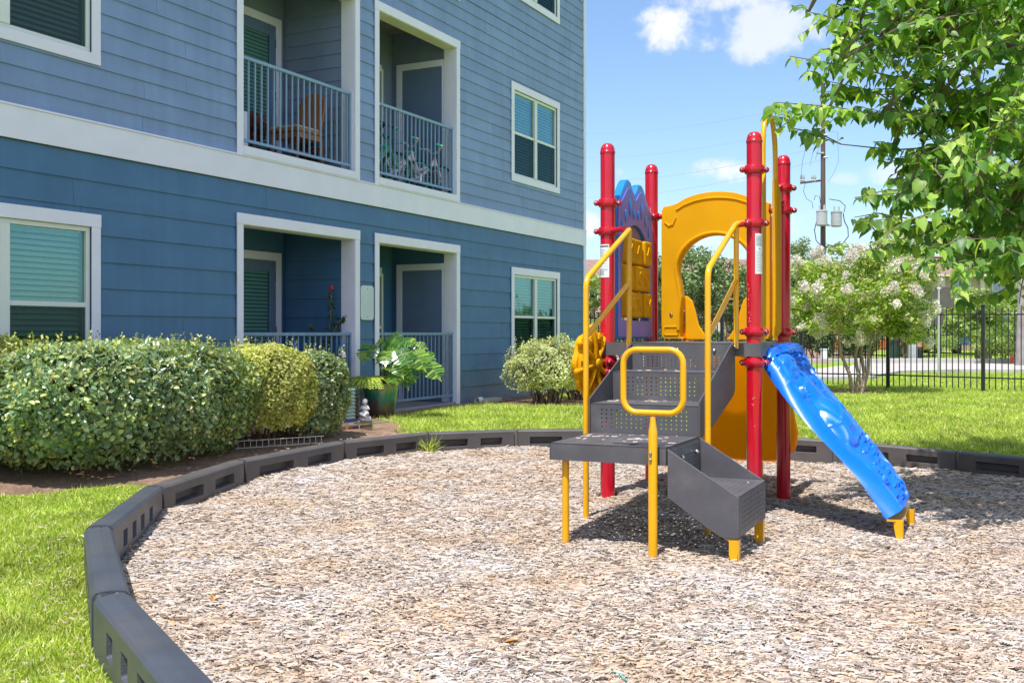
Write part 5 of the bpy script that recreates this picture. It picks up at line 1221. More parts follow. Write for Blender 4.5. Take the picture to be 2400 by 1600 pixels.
shrub('large clipped dark green hedge shrub with broad glossy leaves, the biggest in the row', 'hedge_shrub', (-3.44, 9.48), 1.36, .66, 1.04, BA, M_ELA, .052, 40000, base=-.05, rough=.06, sunlit_topmat=M_LIG, group='clipped shrubs along the building')
shrub('yellowish leafy shrub at the left edge of the photo before the window', 'hedge_shrub', (-4.55, 9.15), .66, .9, 1.06, 0, M_LIG, .045, 13000, base=-.02, group='clipped shrubs along the building')
shrub('pale yellow green fine-leaved shrub squeezed between two dark clipped shrubs', 'hedge_shrub', (-2.56, 10.82), .52, .46, .98, BA, M_LIG, .036, 24000, p=3.0, base=.10, rough=.08, group='clipped shrubs along the building')
shrub('small dark green clipped shrub ending the row nearest the patio plants', 'hedge_shrub', (-2.20, 11.40), .40, .38, .90, BA, M_ELA, .046, 14000, base=.0, rough=.06, group='clipped shrubs along the building', sunlit_topmat=M_LIG)
shrub('cream and green variegated shrub with bare twigs at the far corner of the building', 'variegated_shrub', (.55, 16.6), .62, .60, .95, 0, M_VAR, .042, 8500, p=2.2, base=.12, rough=.26, stems=40, thin=.40)
shrub('second variegated shrub directly before the corner board, half behind the ship wheel', 'variegated_shrub', (1.1, 17.6), .50, .50, .92, 0, M_VAR, .042, 5500, p=2.2, base=.12, rough=.26, stems=30, thin=.35)

# glazed pot with monstera and fern
def gz_(x, y): return float(terr(x, y))
pz = gz_(-1.72, 13.9)
M_GLZ = bpy.data.materials.new('teal_glaze'); M_GLZ.use_nodes = True; nt = M_GLZ.node_tree; nn_ = nt.nodes; ll = nt.links
b = nn_['Principled BSDF']; b.inputs['Roughness'].default_value = .18; b.inputs['Coat Weight'].default_value = .5
tcn = nn_.new('ShaderNodeTexCoord'); sp_ = nn_.new('ShaderNodeSeparateXYZ'); ll.new(tcn.outputs['Object'], sp_.inputs[0]); t_ = nn_.new('ShaderNodeTexNoise'); t_.inputs['Scale'].default_value = 9; mp = nn_.new('ShaderNodeMapping'); mp.inputs['Scale'].default_value = (1.3, 1.3, .25); ll.new(tcn.outputs['Object'], mp.inputs[0]); ll.new(mp.outputs[0], t_.inputs['Vector'])
ma = nn_.new('ShaderNodeMath'); ma.operation = 'MULTIPLY_ADD'; ll.new(t_.outputs['Fac'], ma.inputs[0]); ma.inputs[1].default_value = .42; ll.new(sp_.outputs['Z'], ma.inputs[2])
rp = nn_.new('ShaderNodeValToRGB'); e = rp.color_ramp.elements; e[0].position = .20; e[0].color = (.09, .055, .045, 1); e[1].position = .62; e[1].color = (.30, .34, .24, 1)
for p_, c_ in ((.34, (.13, .085, .075)), (.42, (.04, .12, .12)), (.52, (.02, .22, .19))): x_ = e.new(p_); x_.color = (*c_, 1)
ll.new(ma.outputs[0], rp.inputs[0]); ll.new(rp.outputs[0], b.inputs['Base Color'])
pot = thing('glazed_pot', 'large teal and brown glazed pot holding the monstera and the fern', 'plant pot', (-1.72, 13.9, pz))
MB().lathe([(.15, 0), (.165, .01), (.20, .15), (.225, .30), (.235, .40), (.245, .415), (.245, .44), (.225, .44), (.215, .40), (.18, .38)], 36).build('body', M_GLZ, pot, smooth=True)
MB().lathe([(.205, .385), (.1, .40), (.001, .405)], 20).build('soil', M_TWIG, pot)
# monstera leaf: lobed outline with slits, folded along its rib
def monstera_mesh(seed):
    rnd = random.Random(seed); vs = [(0, 0, 0)]; fs = []; n = 6; rib = [(0, y, .0) for y in np.linspace(0, 1, 12)]; m = MB()
    prof = lambda t: .50 * math.sin(PI * min(1, (t * .92 + .10)) ** .8) ** .75
    for s in (-1, 1):
        for k in range(n):
            a, b = k / n, (k + .76) / n; ya, yb = a * .95, b * .95
            wa = prof(a + .04); wb = prof(b + .02); cu = lambda x, y: .10 * abs(x) - .38 * x * x - .16 * y * y
            lean = .16 if k < 2 else .24
            pts = [(0, ya), (s * wa * .5, ya + lean * wa * .5 - (.14 if k == 0 else 0)), (s * wa, ya + lean * wa - (.12 if k == 0 else 0)), (s * (wa + wb) * .53, (ya + yb) / 2 + lean * wb), (s * wb * .96, yb + lean * wb), (s * wb * .5, yb + lean * wb * .5), (0, yb)]
            v3 = [(x, y, cu(x, y) - .02 * abs(math.sin(k * 2.1))) for x, y in pts]; m.add(v3, [(0, 1, 5, 6), (1, 2, 3, 5), (5, 3, 4)] if s > 0 else [(6, 5, 1, 0), (5, 3, 2, 1), (4, 3, 5)])
            if k < n - 1:
                y2 = (k + 1) / n * .95; q = [(0, yb), (s * .06, yb), (s * .06, y2), (0, y2)]; q = [(x, y, cu(x, y)) for x, y in q]; m.add(q, [(0, 1, 2, 3)] if s > 0 else [(3, 2, 1, 0)])
    m.add([(-.06, .9, -.14), (.06, .9, -.14), (0, 1.08, -.20)], [(0, 1, 2)])
    me = bpy.data.meshes.new('leaf'); me.from_pydata(m.v, [], m.f); return me
M_MON = leafmat('monstera_leaves', [(0, (.05, .15, .02)), (.5, (.12, .27, .035)), (1, (.34, .46, .06))], .3, .22, .6)
mon = thing('monstera_plant', 'big monstera with slit glossy leaves growing from the glazed pot', 'plant', (-1.66, 13.88, pz + .40))
mm_ = [monstera_mesh(k) for k in range(2)]
for q in mm_: q.materials.append(M_MON)
LV = [(858, 828, 13.60, .27, 1), (893, 801, 13.9, .20, 0), (920, 815, 13.75, .26, 0), (905, 838, 13.6, .24, 1), (934, 797, 13.95, .20, 1), (962, 800, 13.8, .20, 0), (948, 838, 13.5, .28, 1), (975, 826, 13.7, .24, 0), (986, 846, 13.55, .28, 1), (1003, 835, 13.8, .22, 0), (1020, 870, 13.6, .27, 1), (1000, 858, 13.75, .22, 0), (940, 868, 13.5, .22, 1), (968, 876, 13.6, .22, 1), (953, 893, 13.6, .22, 1), (925, 888, 13.5, .18, 1), (890, 838, 13.9, .2, 1), (912, 862, 13.55, .19, 0), (988, 812, 13.9, .17, 0)]
org = Vector((-1.66, 13.88, pz + .42)); stm = MB()
for k, (px, py, d, s, dn) in enumerate(LV):
    p = P(px, py, d); o = bpy.data.objects.new('leaf', mm_[k % 2]); COL.objects.link(o); o.parent = mon
    out = (p - org); out.z = 0; out = out.normalized() if out.length > .01 else Vector((0, -1, 0)); rnd = random.Random(k)
    dirv = (out * .9 + Vector((0, -.25, -.9 if dn else -.1)) + Vector((rnd.uniform(-.3, .3), rnd.uniform(-.3, .3), 0))).normalized(); nrm_ = (Vector((0, -.85, .75)) + out * .4 + Vector((rnd.uniform(-.4, .4), 0, rnd.uniform(-.2, .2)))).normalized()
    x = dirv.cross(nrm_).normalized(); z = x.cross(dirv); base = p - dirv * s * .5
    o.matrix_local = Matrix.Translation(base - mon.location) @ Matrix(((x.x, dirv.x, z.x), (x.y, dirv.y, z.y), (x.z, dirv.z, z.z))).to_4x4() @ Matrix.Diagonal((s * 1.08, s, s, 1))
    a0 = org + Vector((rnd.uniform(-.08, .08), rnd.uniform(-.08, .08), -.05)); md = a0.lerp(base, .55) + Vector((0, 0, .14)); stm.tube([a0 - mon.location, md - mon.location, base - mon.location], [.009, .007, .005], 6)
stm.build('stalks', mat('green_stalk', (.12, .20, .05), .5), mon, smooth=True)
def frond_plant(name, label, loc, n, ln, droop, mt, w, z0s=.0, px0=0):
    t = thing(name, label, 'plant', loc); rnd = random.Random(n); C_, D_, U2, S_ = [], [], [], []; ribs = MB()
    for k in range(n):
        a = 2 * PI * k / n + rnd.uniform(-.3, .3); l_ = ln * rnd.uniform(.65, 1.1); o_ = np.array((math.cos(a), math.sin(a), 0)); pr = None; pts = []
        for j in range(16):
            f_ = j / 15; p = o_ * l_ * (f_ ** .9) + np.array((0, 0, l_ * (1.05 * f_ - droop * f_ * f_))); pts.append(tuple(p))
            if j > 1:
                tg = norm(p - pr); side = np.cross(tg, (0, 0, 1)); side = side / max(1e-6, np.linalg.norm(side))
                for s in (-1, 1): C_.append(p); D_.append(side * s + tg * .5 + np.array([0, 0, -.15])); U2.append(np.cross(side, tg)); S_.append(w * (1 - .6 * abs(f_ - .35)))
            pr = p
        ribs.tube(pts, .0035, 4)
    V_, F_ = scatter(LEAF_T * np.array([.75, 1, 1]), LEAF_F, np.array(C_), frames(np.array(D_), np.array(U2)), np.array(S_)); np_mesh('fronds', V_, F_, mt, t, kind='stuff'); ribs.build('ribs', M_MON, t); return t
M_FERN = leafmat('fern_leaves', [(0, (.26, .40, .04)), (.5, (.48, .58, .08)), (1, (.72, .68, .20))], .35, .5)
frond_plant('fern', 'yellow green fern hanging over the left side of the glazed pot', (-1.86, 13.68, pz + .44), 46, .36, 1.15, M_FERN, .060)
# agave in a brown pot
ax, ay = P(816, 779, 13.7).x, 13.6
az = gz_(ax, ay); ap_ = thing('brown_pot', 'plain brown planter holding the agave, behind the white statue', 'plant pot', (ax, ay, az)); MB().lathe([(.11, 0), (.13, .02), (.145, .22), (.155, .235), (.155, .25), (.135, .25), (.13, .22)], 24).build('body', mat('brown_planter', (.17, .09, .065), .8, .12, 7, .3), ap_, smooth=True)
M_AGA = leafmat('agave_leaves', [(0, (.10, .17, .12)), (1, (.17, .25, .18))], .1, .5); ag = thing('agave', 'blue green agave with pointed upright leaves in the brown pot', 'plant', (ax, ay, az + .20))
for k in range(13):
    a = k * 2.4; tl = .25 + .055 * k; l_ = .34 - .008 * k; m = MB(); o_ = Vector((math.cos(a), math.sin(a), 0)); sd_ = Vector((-math.sin(a), math.cos(a), 0)); rows = []
    for j in range(6):
        f_ = j / 5; p = o_ * l_ * f_ * math.cos(1.3 - tl * .6) * 1.3 + Vector((0, 0, l_ * f_ * (.95 - .3 * tl) - .10 * f_ * f_ * tl)); w_ = .030 * math.sin(PI * min(1, f_ * .75 + .25)) + .001; rows.append((p - sd_ * w_, p + Vector((0, 0, -.010)), p + sd_ * w_))
    vs = [v for r in rows for v in r]; fs = [(j * 3 + i, j * 3 + i + 1, (j + 1) * 3 + i + 1, (j + 1) * 3 + i) for j in range(5) for i in range(2)]; m.add(vs, fs); m.build('leaf', M_AGA, ag, smooth=True)
# white garden statue: a seated child
sx, sy = P(855, 779, 13.35).x, 13.35; sz = gz_(sx, sy); stt = thing('garden_statue', 'small white garden statue of a seated child in front of the glazed pot', 'statue', (sx, sy, sz))
m = MB().lathe([(.085, 0), (.08, .03), (.065, .045), (.02, .05)], 16); m.ball((0, 0, .075), .058, 12, (1, .9, .7)); m.ball((0, .005, .135), .042, 12, (1, .8, 1.3)); m.ball((0, -.005, .218), .034, 14, (1, 1, 1.1)); m.ball((0, .006, .232), .034, 12, (1.06, 1, .9))
m.tube([(.03, -.01, .17), (.055, -.03, .135), (.015, -.055, .14)], [.016, .014, .011], 8); m.tube([(-.03, -.01, .17), (-.055, -.03, .135), (-.01, -.055, .15)], [.016, .014, .011], 8)
m.tube([(.03, -.02, .08), (.045, -.085, .085), (-.01, -.09, .055)], [.024, .020, .014], 8); m.tube([(-.03, -.02, .08), (-.05, -.08, .075), (.02, -.095, .05)], [.024, .020, .014], 8); m.cyl((0, 0, .17), (0, -.003, .195), .014, 8); m.ball((0, -.038, .215), .006, 6)
m.build('figure', mat('chalky_white_stone', (.62, .60, .60), .85, .14, 30, .5, 80), stt, smooth=True, angle=80)
# air conditioner behind the last shrub
cx, cy = P(762, 779, 12.6).x, 12.55; cz = gz_(cx, cy); ac = thing('air_conditioner', 'pale green louvred air conditioner unit mostly hidden behind the end shrub', 'air conditioner', (cx, cy, cz), BA)
M_ACM = mat('pale_green_metal', (.38, .50, .40), .5, .05, 6, dirt=(.25, .33, .26, .4)); MB().box(-.30, .30, -.26, .26, .0, .05).build('base_pad', M_CONC, ac, bevel=.006); MB().box(-.27, .27, -.235, .235, .051, .40).build('core', M_IRON, ac)
lv = MB().box(-.285, .285, -.25, .25, .04, .055)
for k in range(8): z = .075 + k * .042; o = MB().add([(-.285, -.25, z), (.285, -.25, z), (.285, .25, z), (-.285, .25, z), (-.27, -.237, z + .034), (.27, -.237, z + .034), (.27, .237, z + .034), (-.27, .237, z + .034)], [(0, 1, 5, 4), (1, 2, 6, 5), (2, 3, 7, 6), (3, 0, 4, 7), (3, 2, 1, 0), (4, 5, 6, 7)]).build('louvre', M_ACM, ac)
MB().box(-.285, .285, -.25, .25, .405, .43).build('lid', M_ACM, ac, bevel=.006)
# brick edging, wire edging, blue gutter piece
M_BRK = mat('worn_brick', (.30, .15, .10), .9, .2, 20, .5, 60, dirt=(.42, .30, .22, .5)); bk0 = P(560, 1028, 11.0); bk1 = P(800, 1000, 12.3)
a_ = Vector((-2.72, 11.15)); b_ = Vector((-1.78, 12.35)); dr_ = (b_ - a_); nb_ = 7; an = math.atan2(dr_.y, dr_.x)
ed_ = thing('brick_edging', 'row of worn red bricks lying in the earth in front of the hedge end', 'edging', (a_.x, a_.y, 0), an)
proto = None
for k in range(nb_):
    x = dr_.length * k / nb_; q = a_ + dr_ * (k + .5) / nb_; z = gz_(q.x, q.y)
    if proto is None: proto = MB().box(0, .19, -.045, .045, -.03, .05).build('brick', M_BRK, ed_, bevel=.006); bo_ = proto
    else: bo_ = proto.copy(); COL.objects.link(bo_); bo_.parent = ed_
    bo_.location = (x, random.uniform(-.012, .012), z + random.uniform(-.012, .012)); bo_.rotation_euler = (random.uniform(-.04, .04), random.uniform(-.04, .04), random.uniform(-.06, .06))
M_BLG = mat('navy_blue_plastic', (.03, .05, .16), .35, .05, 6)
g0 = P(812, 996, 12.35); gp = thing('gutter_piece', 'navy blue gutter extension lying on bare earth beside the brick edging', 'gutter piece', (g0.x, g0.y, gz_(g0.x, g0.y) + .02), an - 1.9)
m = MB(); m.box(-.17, .17, -.055, .055, 0, .006); m.box(-.17, .17, -.061, -.055, 0, .075); m.box(-.17, .17, .055, .061, 0, .075); m.build('channel', M_BLG, gp, bevel=.002)
gt = thing('metal_strip', 'thin grey metal strips on stakes just in front of the bricks', 'edging', (a_.x + .95, a_.y + .98, gz_(-1.9, 12) + .03), an)
m = MB(); m.box(-.45, .40, -.12, -.105, .04, .052); m.box(-.35, .38, -.02, -.008, .06, .07); m.build('strip', M_STEEL, gt); MB().box(.1, .125, -.14, .06, -.06, .075).build('stake', M_STEEL, gt)
we = thing('wire_edging', 'low white wire lattice edging lying under the large hedge', 'edging', (-2.72, 10.42, gz_(-2.7, 10.3) + .01), an - .28); m = MB(); MWH = mat('white_wire', (.65, .62, .58), .5)
m.cyl((0, 0, .005), (.95, 0, .005), .005, 6); m.cyl((0, 0, .075), (.95, 0, .075), .005, 6)
for k in range(15): m.cyl((.03 + k * .064, 0, .005), (.03 + k * .064, 0, .075), .0035, 5)
m.build('wires', MWH, we)
# white drain outlet at the foot of the wall
dp = thing('drain_block', 'pale grey concrete drain block lying at the foot of the siding', 'drain block', tuple(BW(T(1104), -.30, gz_(*BW(T(1104), -.3, 0).xy))), BA)
m = MB(); m.box(-.28, .30, -.11, .11, 0, .075); m.build('block', mat('grey_concrete', (.42, .40, .38), .9, .1, 8, .3), dp, bevel=.02); MB().tube([(-.36, 0, .06), (-.22, 0, .062)], .045, 14, caps=False).build('pipe', M_STICK, dp, smooth=True)
# weeds and the green string
def tuft(name, label, x, y, z, n, h, cat='weed'):
    t = thing(name, label, cat, (x, y, z)); c3 = RNG.normal(0, .025, (n, 3)); c3[:, 2] = 0; up = norm(np.stack([RNG.normal(0, .5, n), RNG.normal(0, .5, n), np.ones(n)], -1)); yaw = RNG.uniform(0, 6.28, n); d = np.stack([np.cos(yaw), np.sin(yaw), 0 * yaw], -1); xx = norm(np.cross(d, up)); yy = np.cross(up, xx)
    T_ = np.array([(-.5, 0, 0), (.5, 0, 0), (.4, .15, .5), (-.4, .15, .5), (.04, .6, .9), (-.04, .6, .9)]); F_ = np.array([(0, 1, 2, 3), (3, 2, 4, 5)]); hh = h * RNG.uniform(.5, 1.2, n)
    V_, G_ = scatter(T_, F_, c3, np.stack([xx, yy, up], -1), np.stack([hh * .08, hh, hh], -1)); np_mesh('blades', V_, G_, M_GRASS, t, kind='stuff'); return t
q = P(176, 1154, 7.9); tuft('weed', 'single light green weed on dark soil under the large hedge', q.x, 8.0, gz_(q.x, 8.0), 16, .11)
tuft('grass_tuft', 'green grass tuft growing at a border joint on the mulch side', -.90, 11.47, float(mulz(-.9, 11.4)), 60, .20)
q = P(1440, 1580, 1.3 * F / 801); gs = thing('green_string', 'thin turquoise string lying on the mulch at the bottom edge', 'string', (0, 0, 0)); MB().tube([P(px, py, (1.30) * F / (py - 779) - .012) + Vector((0, 0, .008)) for px, py in ((1414, 1576), (1428, 1575), (1441, 1577), (1455, 1586), (1468, 1598))], .0022, 5).build('strand', M_TEAL, gs)
# fallen leaves
FLM = mat('dry_leaf', (.50, .24, .06), .7, .2, 20)
for k, (px, py, lab) in enumerate(((490, 1155, 'dry orange leaf on the mulch beside the border below the large hedge'), (612, 1118, 'curled brown leaf on the mulch, further along the border'), (500, 1395, 'single dry leaf in the open mulch left of the centre'), (1180, 1510, 'dry tan leaf on the mulch at the bottom centre'), (300, 1290, 'dark orange leaf on the mulch against the sharp bend of the border'))):
    d = 1.29 * F / (py - 779); q = P(px, py, d)
    me_ = MB().add([(0, 0, 0), (.022, .02, .010), (.018, .05, .016), (0, .07, .004), (-.018, .05, .018), (-.022, .02, .008)], [(0, 1, 2, 3), (0, 3, 4, 5)]).build('fallen_leaf', FLM); me_.location = (q.x, q.y, float(mulz(q.x, q.y)) + .02); me_.rotation_euler = (random.uniform(-.3, .3), random.uniform(-.3, .3), k * 1.7)
    tag(me_, lab, 'leaf', 'fallen leaves on the mulch')
# ------------------------------------------------------------------ fence, flowering tree and what stands beyond
fz = lambda x, y: float(terr(x, y))
F1 = Vector((7.30, 20.6)); F2 = Vector((8.72, 19.64)); FD = (F1 - F2).normalized(); FS = (F1 - F2).length
FN = thing('iron_fence', 'black iron picket fence along the far side of the lawn', 'fence', (F1.x, F1.y, 0), math.atan2(FD.y, FD.x))
FH = 1.50
pp_ = MB().box(-.0085, .0085, -.0085, .0085, .06, 1.56); pr_ = MB().box(-.032, .032, -.032, .032, -.1, 1.60); protoP = protoK = None
def zf(s): q = F1 + FD * s; return fz(q.x, q.y)
for k in range(-5, 9):
    s = k * FS; z = zf(s)
    if protoK is None: protoK = pr_.build('post', M_IRON, FN, bevel=.004); o = protoK; MB().box(-.038, .038, -.038, .038, 1.601, 1.622).build('post_cap', M_IRON, o, bevel=.006)
    else:
        o = protoK.copy(); COL.objects.link(o); o.parent = FN
        for ch_ in protoK.children: c2 = ch_.copy(); COL.objects.link(c2); c2.parent = o
    o.location = (s, 0, z)
    if k < 8:
        z2 = zf(s + FS)
        for h in (1.44, .27):
            m = MB().tube([(s + .03, 0, z + h), (s + FS - .03, 0, z2 + h)], .018, 4); m.build('rail', M_IRON, FN)
        for q in range(1, 16):
            f_ = q / 16
            if protoP is None: protoP = pp_.build('picket', M_IRON, FN); o2 = protoP
            else: o2 = protoP.copy(); COL.objects.link(o2); o2.parent = FN
            o2.location = (s + FS * f_, .0, z + (z2 - z) * f_)

def limbs(mb, p0, d0, ln, r, depth, rnd, tips, spread=.5, gv=.0, n=3):
    p1 = p0 + d0 * ln; md = p0.lerp(p1, .5) + Vector((rnd.uniform(-1, 1), rnd.uniform(-1, 1), 0)) * ln * .06
    mb.tube([p0, md, p1], [r, r * .85, r * .68], 7 if depth > 1 else 5); 
    if depth == 0: tips.append(p1); return
    for k in range(n):
        dv = (d0 + Vector((rnd.gauss(0, spread), rnd.gauss(0, spread), rnd.gauss(0, spread * .7) + gv))).normalized(); limbs(mb, p1 if k else md.lerp(p1, .8), dv, ln * rnd.uniform(.62, .85), r * .62, depth - 1, rnd, tips, spread, gv, n)
# crape myrtle
M_CM = leafmat('crape_myrtle_leaves', [(0, (.15, .25, .04)), (.5, (.32, .44, .08)), (1, (.56, .63, .18))], .35, .4)
M_FLW = leafmat('white_flowers', [(0, (.78, .69, .60)), (.6, (.88, .82, .74)), (1, (.92, .89, .84))], .3, .7, .3, (1, 1, .95))
cb = Vector((6.35, 19.6)); cz = fz(*cb); CM = thing('crape_myrtle', 'multi-stemmed crape myrtle covered in white flower clusters before the fence', 'tree', (cb.x, cb.y, cz))
rnd = random.Random(4); tm = MB(); tips = []
for (dx, dx2, z1) in ((-.10, -.36, 1.05), (-.02, .10, .95), (.16, .42, 1.15), (.12, .22, 1.05)):
    a = Vector((dx * .7, rnd.uniform(-.08, .08), -.05)); b2 = Vector((dx2, rnd.uniform(-.2, .2), z1)); tm.tube([a, a.lerp(b2, .35) + Vector((.03, 0, 0)), a.lerp(b2, .7) + Vector((-.04, .02, 0)), b2], [.042, .033, .030, .024], 9)
    for _ in range(3): limbs(tm, b2, Vector((rnd.gauss(dx2 * .8, .5), rnd.gauss(0, .5), 1)).normalized(), .42, .018, 2, rnd, tips, .5)
tm.build('trunk', M_BARK2, CM, smooth=True)
# crown: clumps inside an uneven dome
def clumps(n, cen, rx, ry, rz, rnd, flat=.0):
    out = []
    while len(out) < n:
        v = Vector((rnd.uniform(-1, 1), rnd.uniform(-1, 1), rnd.uniform(-1, 1)))
        if .35 < v.length < 1 and v.z > -.9 + flat: out.append(cen + Vector((v.x * rx, v.y * ry, v.z * rz)))
    return out
cl_ = clumps(85, Vector((.0, 0, 1.78)), 1.34, 1.2, .84, rnd) + clumps(22, Vector((.75, 0, 2.25)), .8, .8, .55, rnd) + clumps(8, Vector((.85, -.1, 1.25)), .45, .4, .4, rnd)
def leafballs(cs, r, per, size, mt, par, name='foliage', asp=1.0, up=.35):
    C_ = np.repeat(np.array([tuple(c) for c in cs]), per, 0); n = len(C_); v = unit(n) * (RNG.random(n) ** .5)[:, None] * r; v[:, 2] *= .7; C_ = C_ + v
    dn = norm(v + .001); nn = norm(dn + .8 * unit(n) + np.array([0, 0, up])); d = norm(np.cross(nn, unit(n)))
    V_, F_ = scatter(LEAF_T * np.array([asp, 1, 1]), LEAF_F, C_, frames(d, nn), size * RNG.uniform(.6, 1.25, n)); return np_mesh(name, V_, F_, mt, par, kind='stuff')
leafballs(cl_, .27, 120, .085, M_CM, CM, asp=.8)
flm = []
for k in range(3):
    n = 170; v = unit(n) * (RNG.random(n) ** .4)[:, None] * np.array([.08, .08, .10]); V_, F_ = scatter(LEAF_T * np.array([1.6, 1, 1]), LEAF_F, v, frames(unit(n), unit(n)), RNG.uniform(.018, .034, n))
    o = np_mesh('flower_cluster', V_, F_, M_FLW, CM); flm.append(o)
fc = sorted(cl_, key=lambda c: c.y - .5 * c.z); nfl = 0
for k in range(298):
    c0 = cl_[rnd.randrange(len(cl_))]; d = (c0 - Vector((.1, 0, 1.5))); d = Vector((d.x / 1.4, d.y / 1.2, d.z / .9)).normalized(); p = c0 + d * rnd.uniform(.17, .28) + Vector((rnd.gauss(0, .05), rnd.gauss(0, .05), rnd.gauss(0, .05)))
    if k < 3: o = flm[k]
    else: o = flm[k % 3].copy(); COL.objects.link(o); o.parent = CM
    o.location = p; s = rnd.uniform(.65, 1.25); o.scale = (s, s, s * rnd.uniform(.9, 1.3)); o.rotation_euler = (rnd.gauss(0, .5), rnd.gauss(0, .5), rnd.uniform(0, 6))

# sign seen from the back
sg = P(2200, 876, 29.5); SG = thing('road_sign', 'dark back of a rectangular road sign on a thin galvanised post beyond the fence', 'sign', (sg.x, 29.5, ZB)); gm = mat('galvanised_steel', (.55, .57, .56), .4, .06, 9, metal=.6)
zt = CH + 97 / F * 29.5; MB().box(-.028, .028, -.02, .02, -.1, zt + .02).build('post', gm, SG, bevel=.006)
bkm = mat('sign_back', (.11, .095, .09), .6, .08, 4); MB().box(-.46, .44, .022, .034, zt - .58, zt).build('panel', bkm, SG, bevel=.004); MB().box(-.16, .14, .022, .034, zt - 1.06, zt - .60).build('lower_panel', bkm, SG, bevel=.004)
for z in (zt - .04, zt - .53, zt - .60): MB().box(-.06, .06, -.024, -.0205, z - .015, z + .015).build('bracket', M_STICK, SG)
# utility pole with transformers
UD = 60; up_ = P(1929, 779, UD); UP = thing('utility_pole', 'dark wooden utility pole carrying two grey transformers behind the trees', 'utility pole', (up_.x, UD, 0)); zpx = lambda py: CH + (779 - py) / F * UD
xpx = lambda px: (px - 1200) / F * UD - up_.x
M_POLE = mat('creosoted_wood', (.11, .075, .065), .85, .15, 5, .4, 20, stretch=(1, 1, .1)); M_INS = mat('grey_insulator', (.40, .43, .46), .4, .06, 9); M_TRF = mat('transformer_grey', (.42, .45, .46), .4, .05, 5)
MB().tube([(0, 0, 0), (0, 0, zpx(196))], [.17, .115], 14).build('pole', M_POLE, UP, smooth=True); MB().lathe([(.05, 0), (.09, .1), (.05, .2), (.09, .3), (.05, .42)], 10, (-.05, 0, zpx(196))).build('insulator', M_INS, UP, smooth=True)
for (px, z0p, z1p, w) in ((1921.5, 496, 531, .34), (1961.5, 496, 531, .34)):
    m = MB().lathe([(.24, zpx(z1p)), (.30, zpx(z1p) + .05), (.30, zpx(z0p) - .06), (.32, zpx(z0p) - .05), (.32, zpx(z0p)), (.1, zpx(z0p) + .05)], 20, (xpx(px), -.38 if px < 1940 else .1, 0)); t_ = m.build('transformer', M_TRF, UP, smooth=True)
    for dx in (-.12, .14): MB().lathe([(.05, 0), (.07, .08), (.04, .16), (.06, .24), (.03, .34)], 8, (xpx(px) + dx, -.38 if px < 1940 else .1, zpx(z0p))).build('bushing', M_INS, t_, smooth=True)
m = MB(); m.tube([(xpx(1874), -.15, zpx(430)), (xpx(1922), -.15, zpx(424))], .06, 6); m.build('crossarm', M_POLE, UP)
for px in (1876, 1882, 1902, 1908): MB().lathe([(.05, -.15), (.08, -.05), (.04, 0), (.08, .1), (.03, .3)], 8, (xpx(px), -.15, zpx(422))).build('insulator', M_INS, UP, smooth=True)
for (px, py) in ((1912, 302), (1912, 360), (1938, 318), (1938, 370), (1944, 528)): MB().tube([(xpx(px), -.2, zpx(py)), (0, -.12, zpx(py))], .06, 8).build('insulator', M_INS, UP, smooth=True)
def wire(pts, r=.015, name='cable'): 
    return MB().tube([(xpx(a), -.25, zpx(b_)) for a, b_ in pts], r, 5).build(name, M_IRON, UP)
wire([(1885, 430), (1880, 450), (1888, 468), (1900, 475), (1903, 490)], .014); wire([(1890, 330), (1878, 380), (1874, 420)], .010); wire([(1905, 470), (1908, 460), (1918, 462), (1922, 490)], .018); wire([(1940, 468), (1965, 472), (1978, 484), (1975, 498)], .022)
wire([(1973, 500), (1976, 520), (1984, 535), (1985, 555), (1972, 572), (1950, 578), (1936, 574)], .028); wire([(1911, 520), (1906, 540), (1910, 565), (1925, 580)], .026); wire([(1908, 375), (1925, 320), (1938, 310), (1960, 312), (1962, 380), (1950, 410), (1937, 428)], .008); wire([(1895, 390), (1905, 350), (1922, 345)], .008); wire([(1893, 310), (1915, 340), (1922, 345)], .008)
WR = thing('power_line', 'thin power lines crossing the sky left of the utility pole', 'power line', (0, 0, 0))
for (a, b_, d2) in (((1925, 290), (1290, 365), 95), ((1925, 345), (1280, 420), 95), ((1925, 375), (1280, 462), 95), ((1925, 240), (1300, 310), 120)):
    p, q = P(a[0], a[1], UD), P(b_[0], b_[1], d2); pts = [p.lerp(q, f_) - Vector((0, 0, .8 * math.sin(PI * f_))) for f_ in np.linspace(0, 1, 14)]; MB().tube(pts, .012, 4).build('wire', M_INS, WR)
pts = [P(1930, 179, UD), P(2110, 181, 58), P(2500, 186, 55)]; MB().tube(pts, .022, 4).build('wire', M_INS, WR)

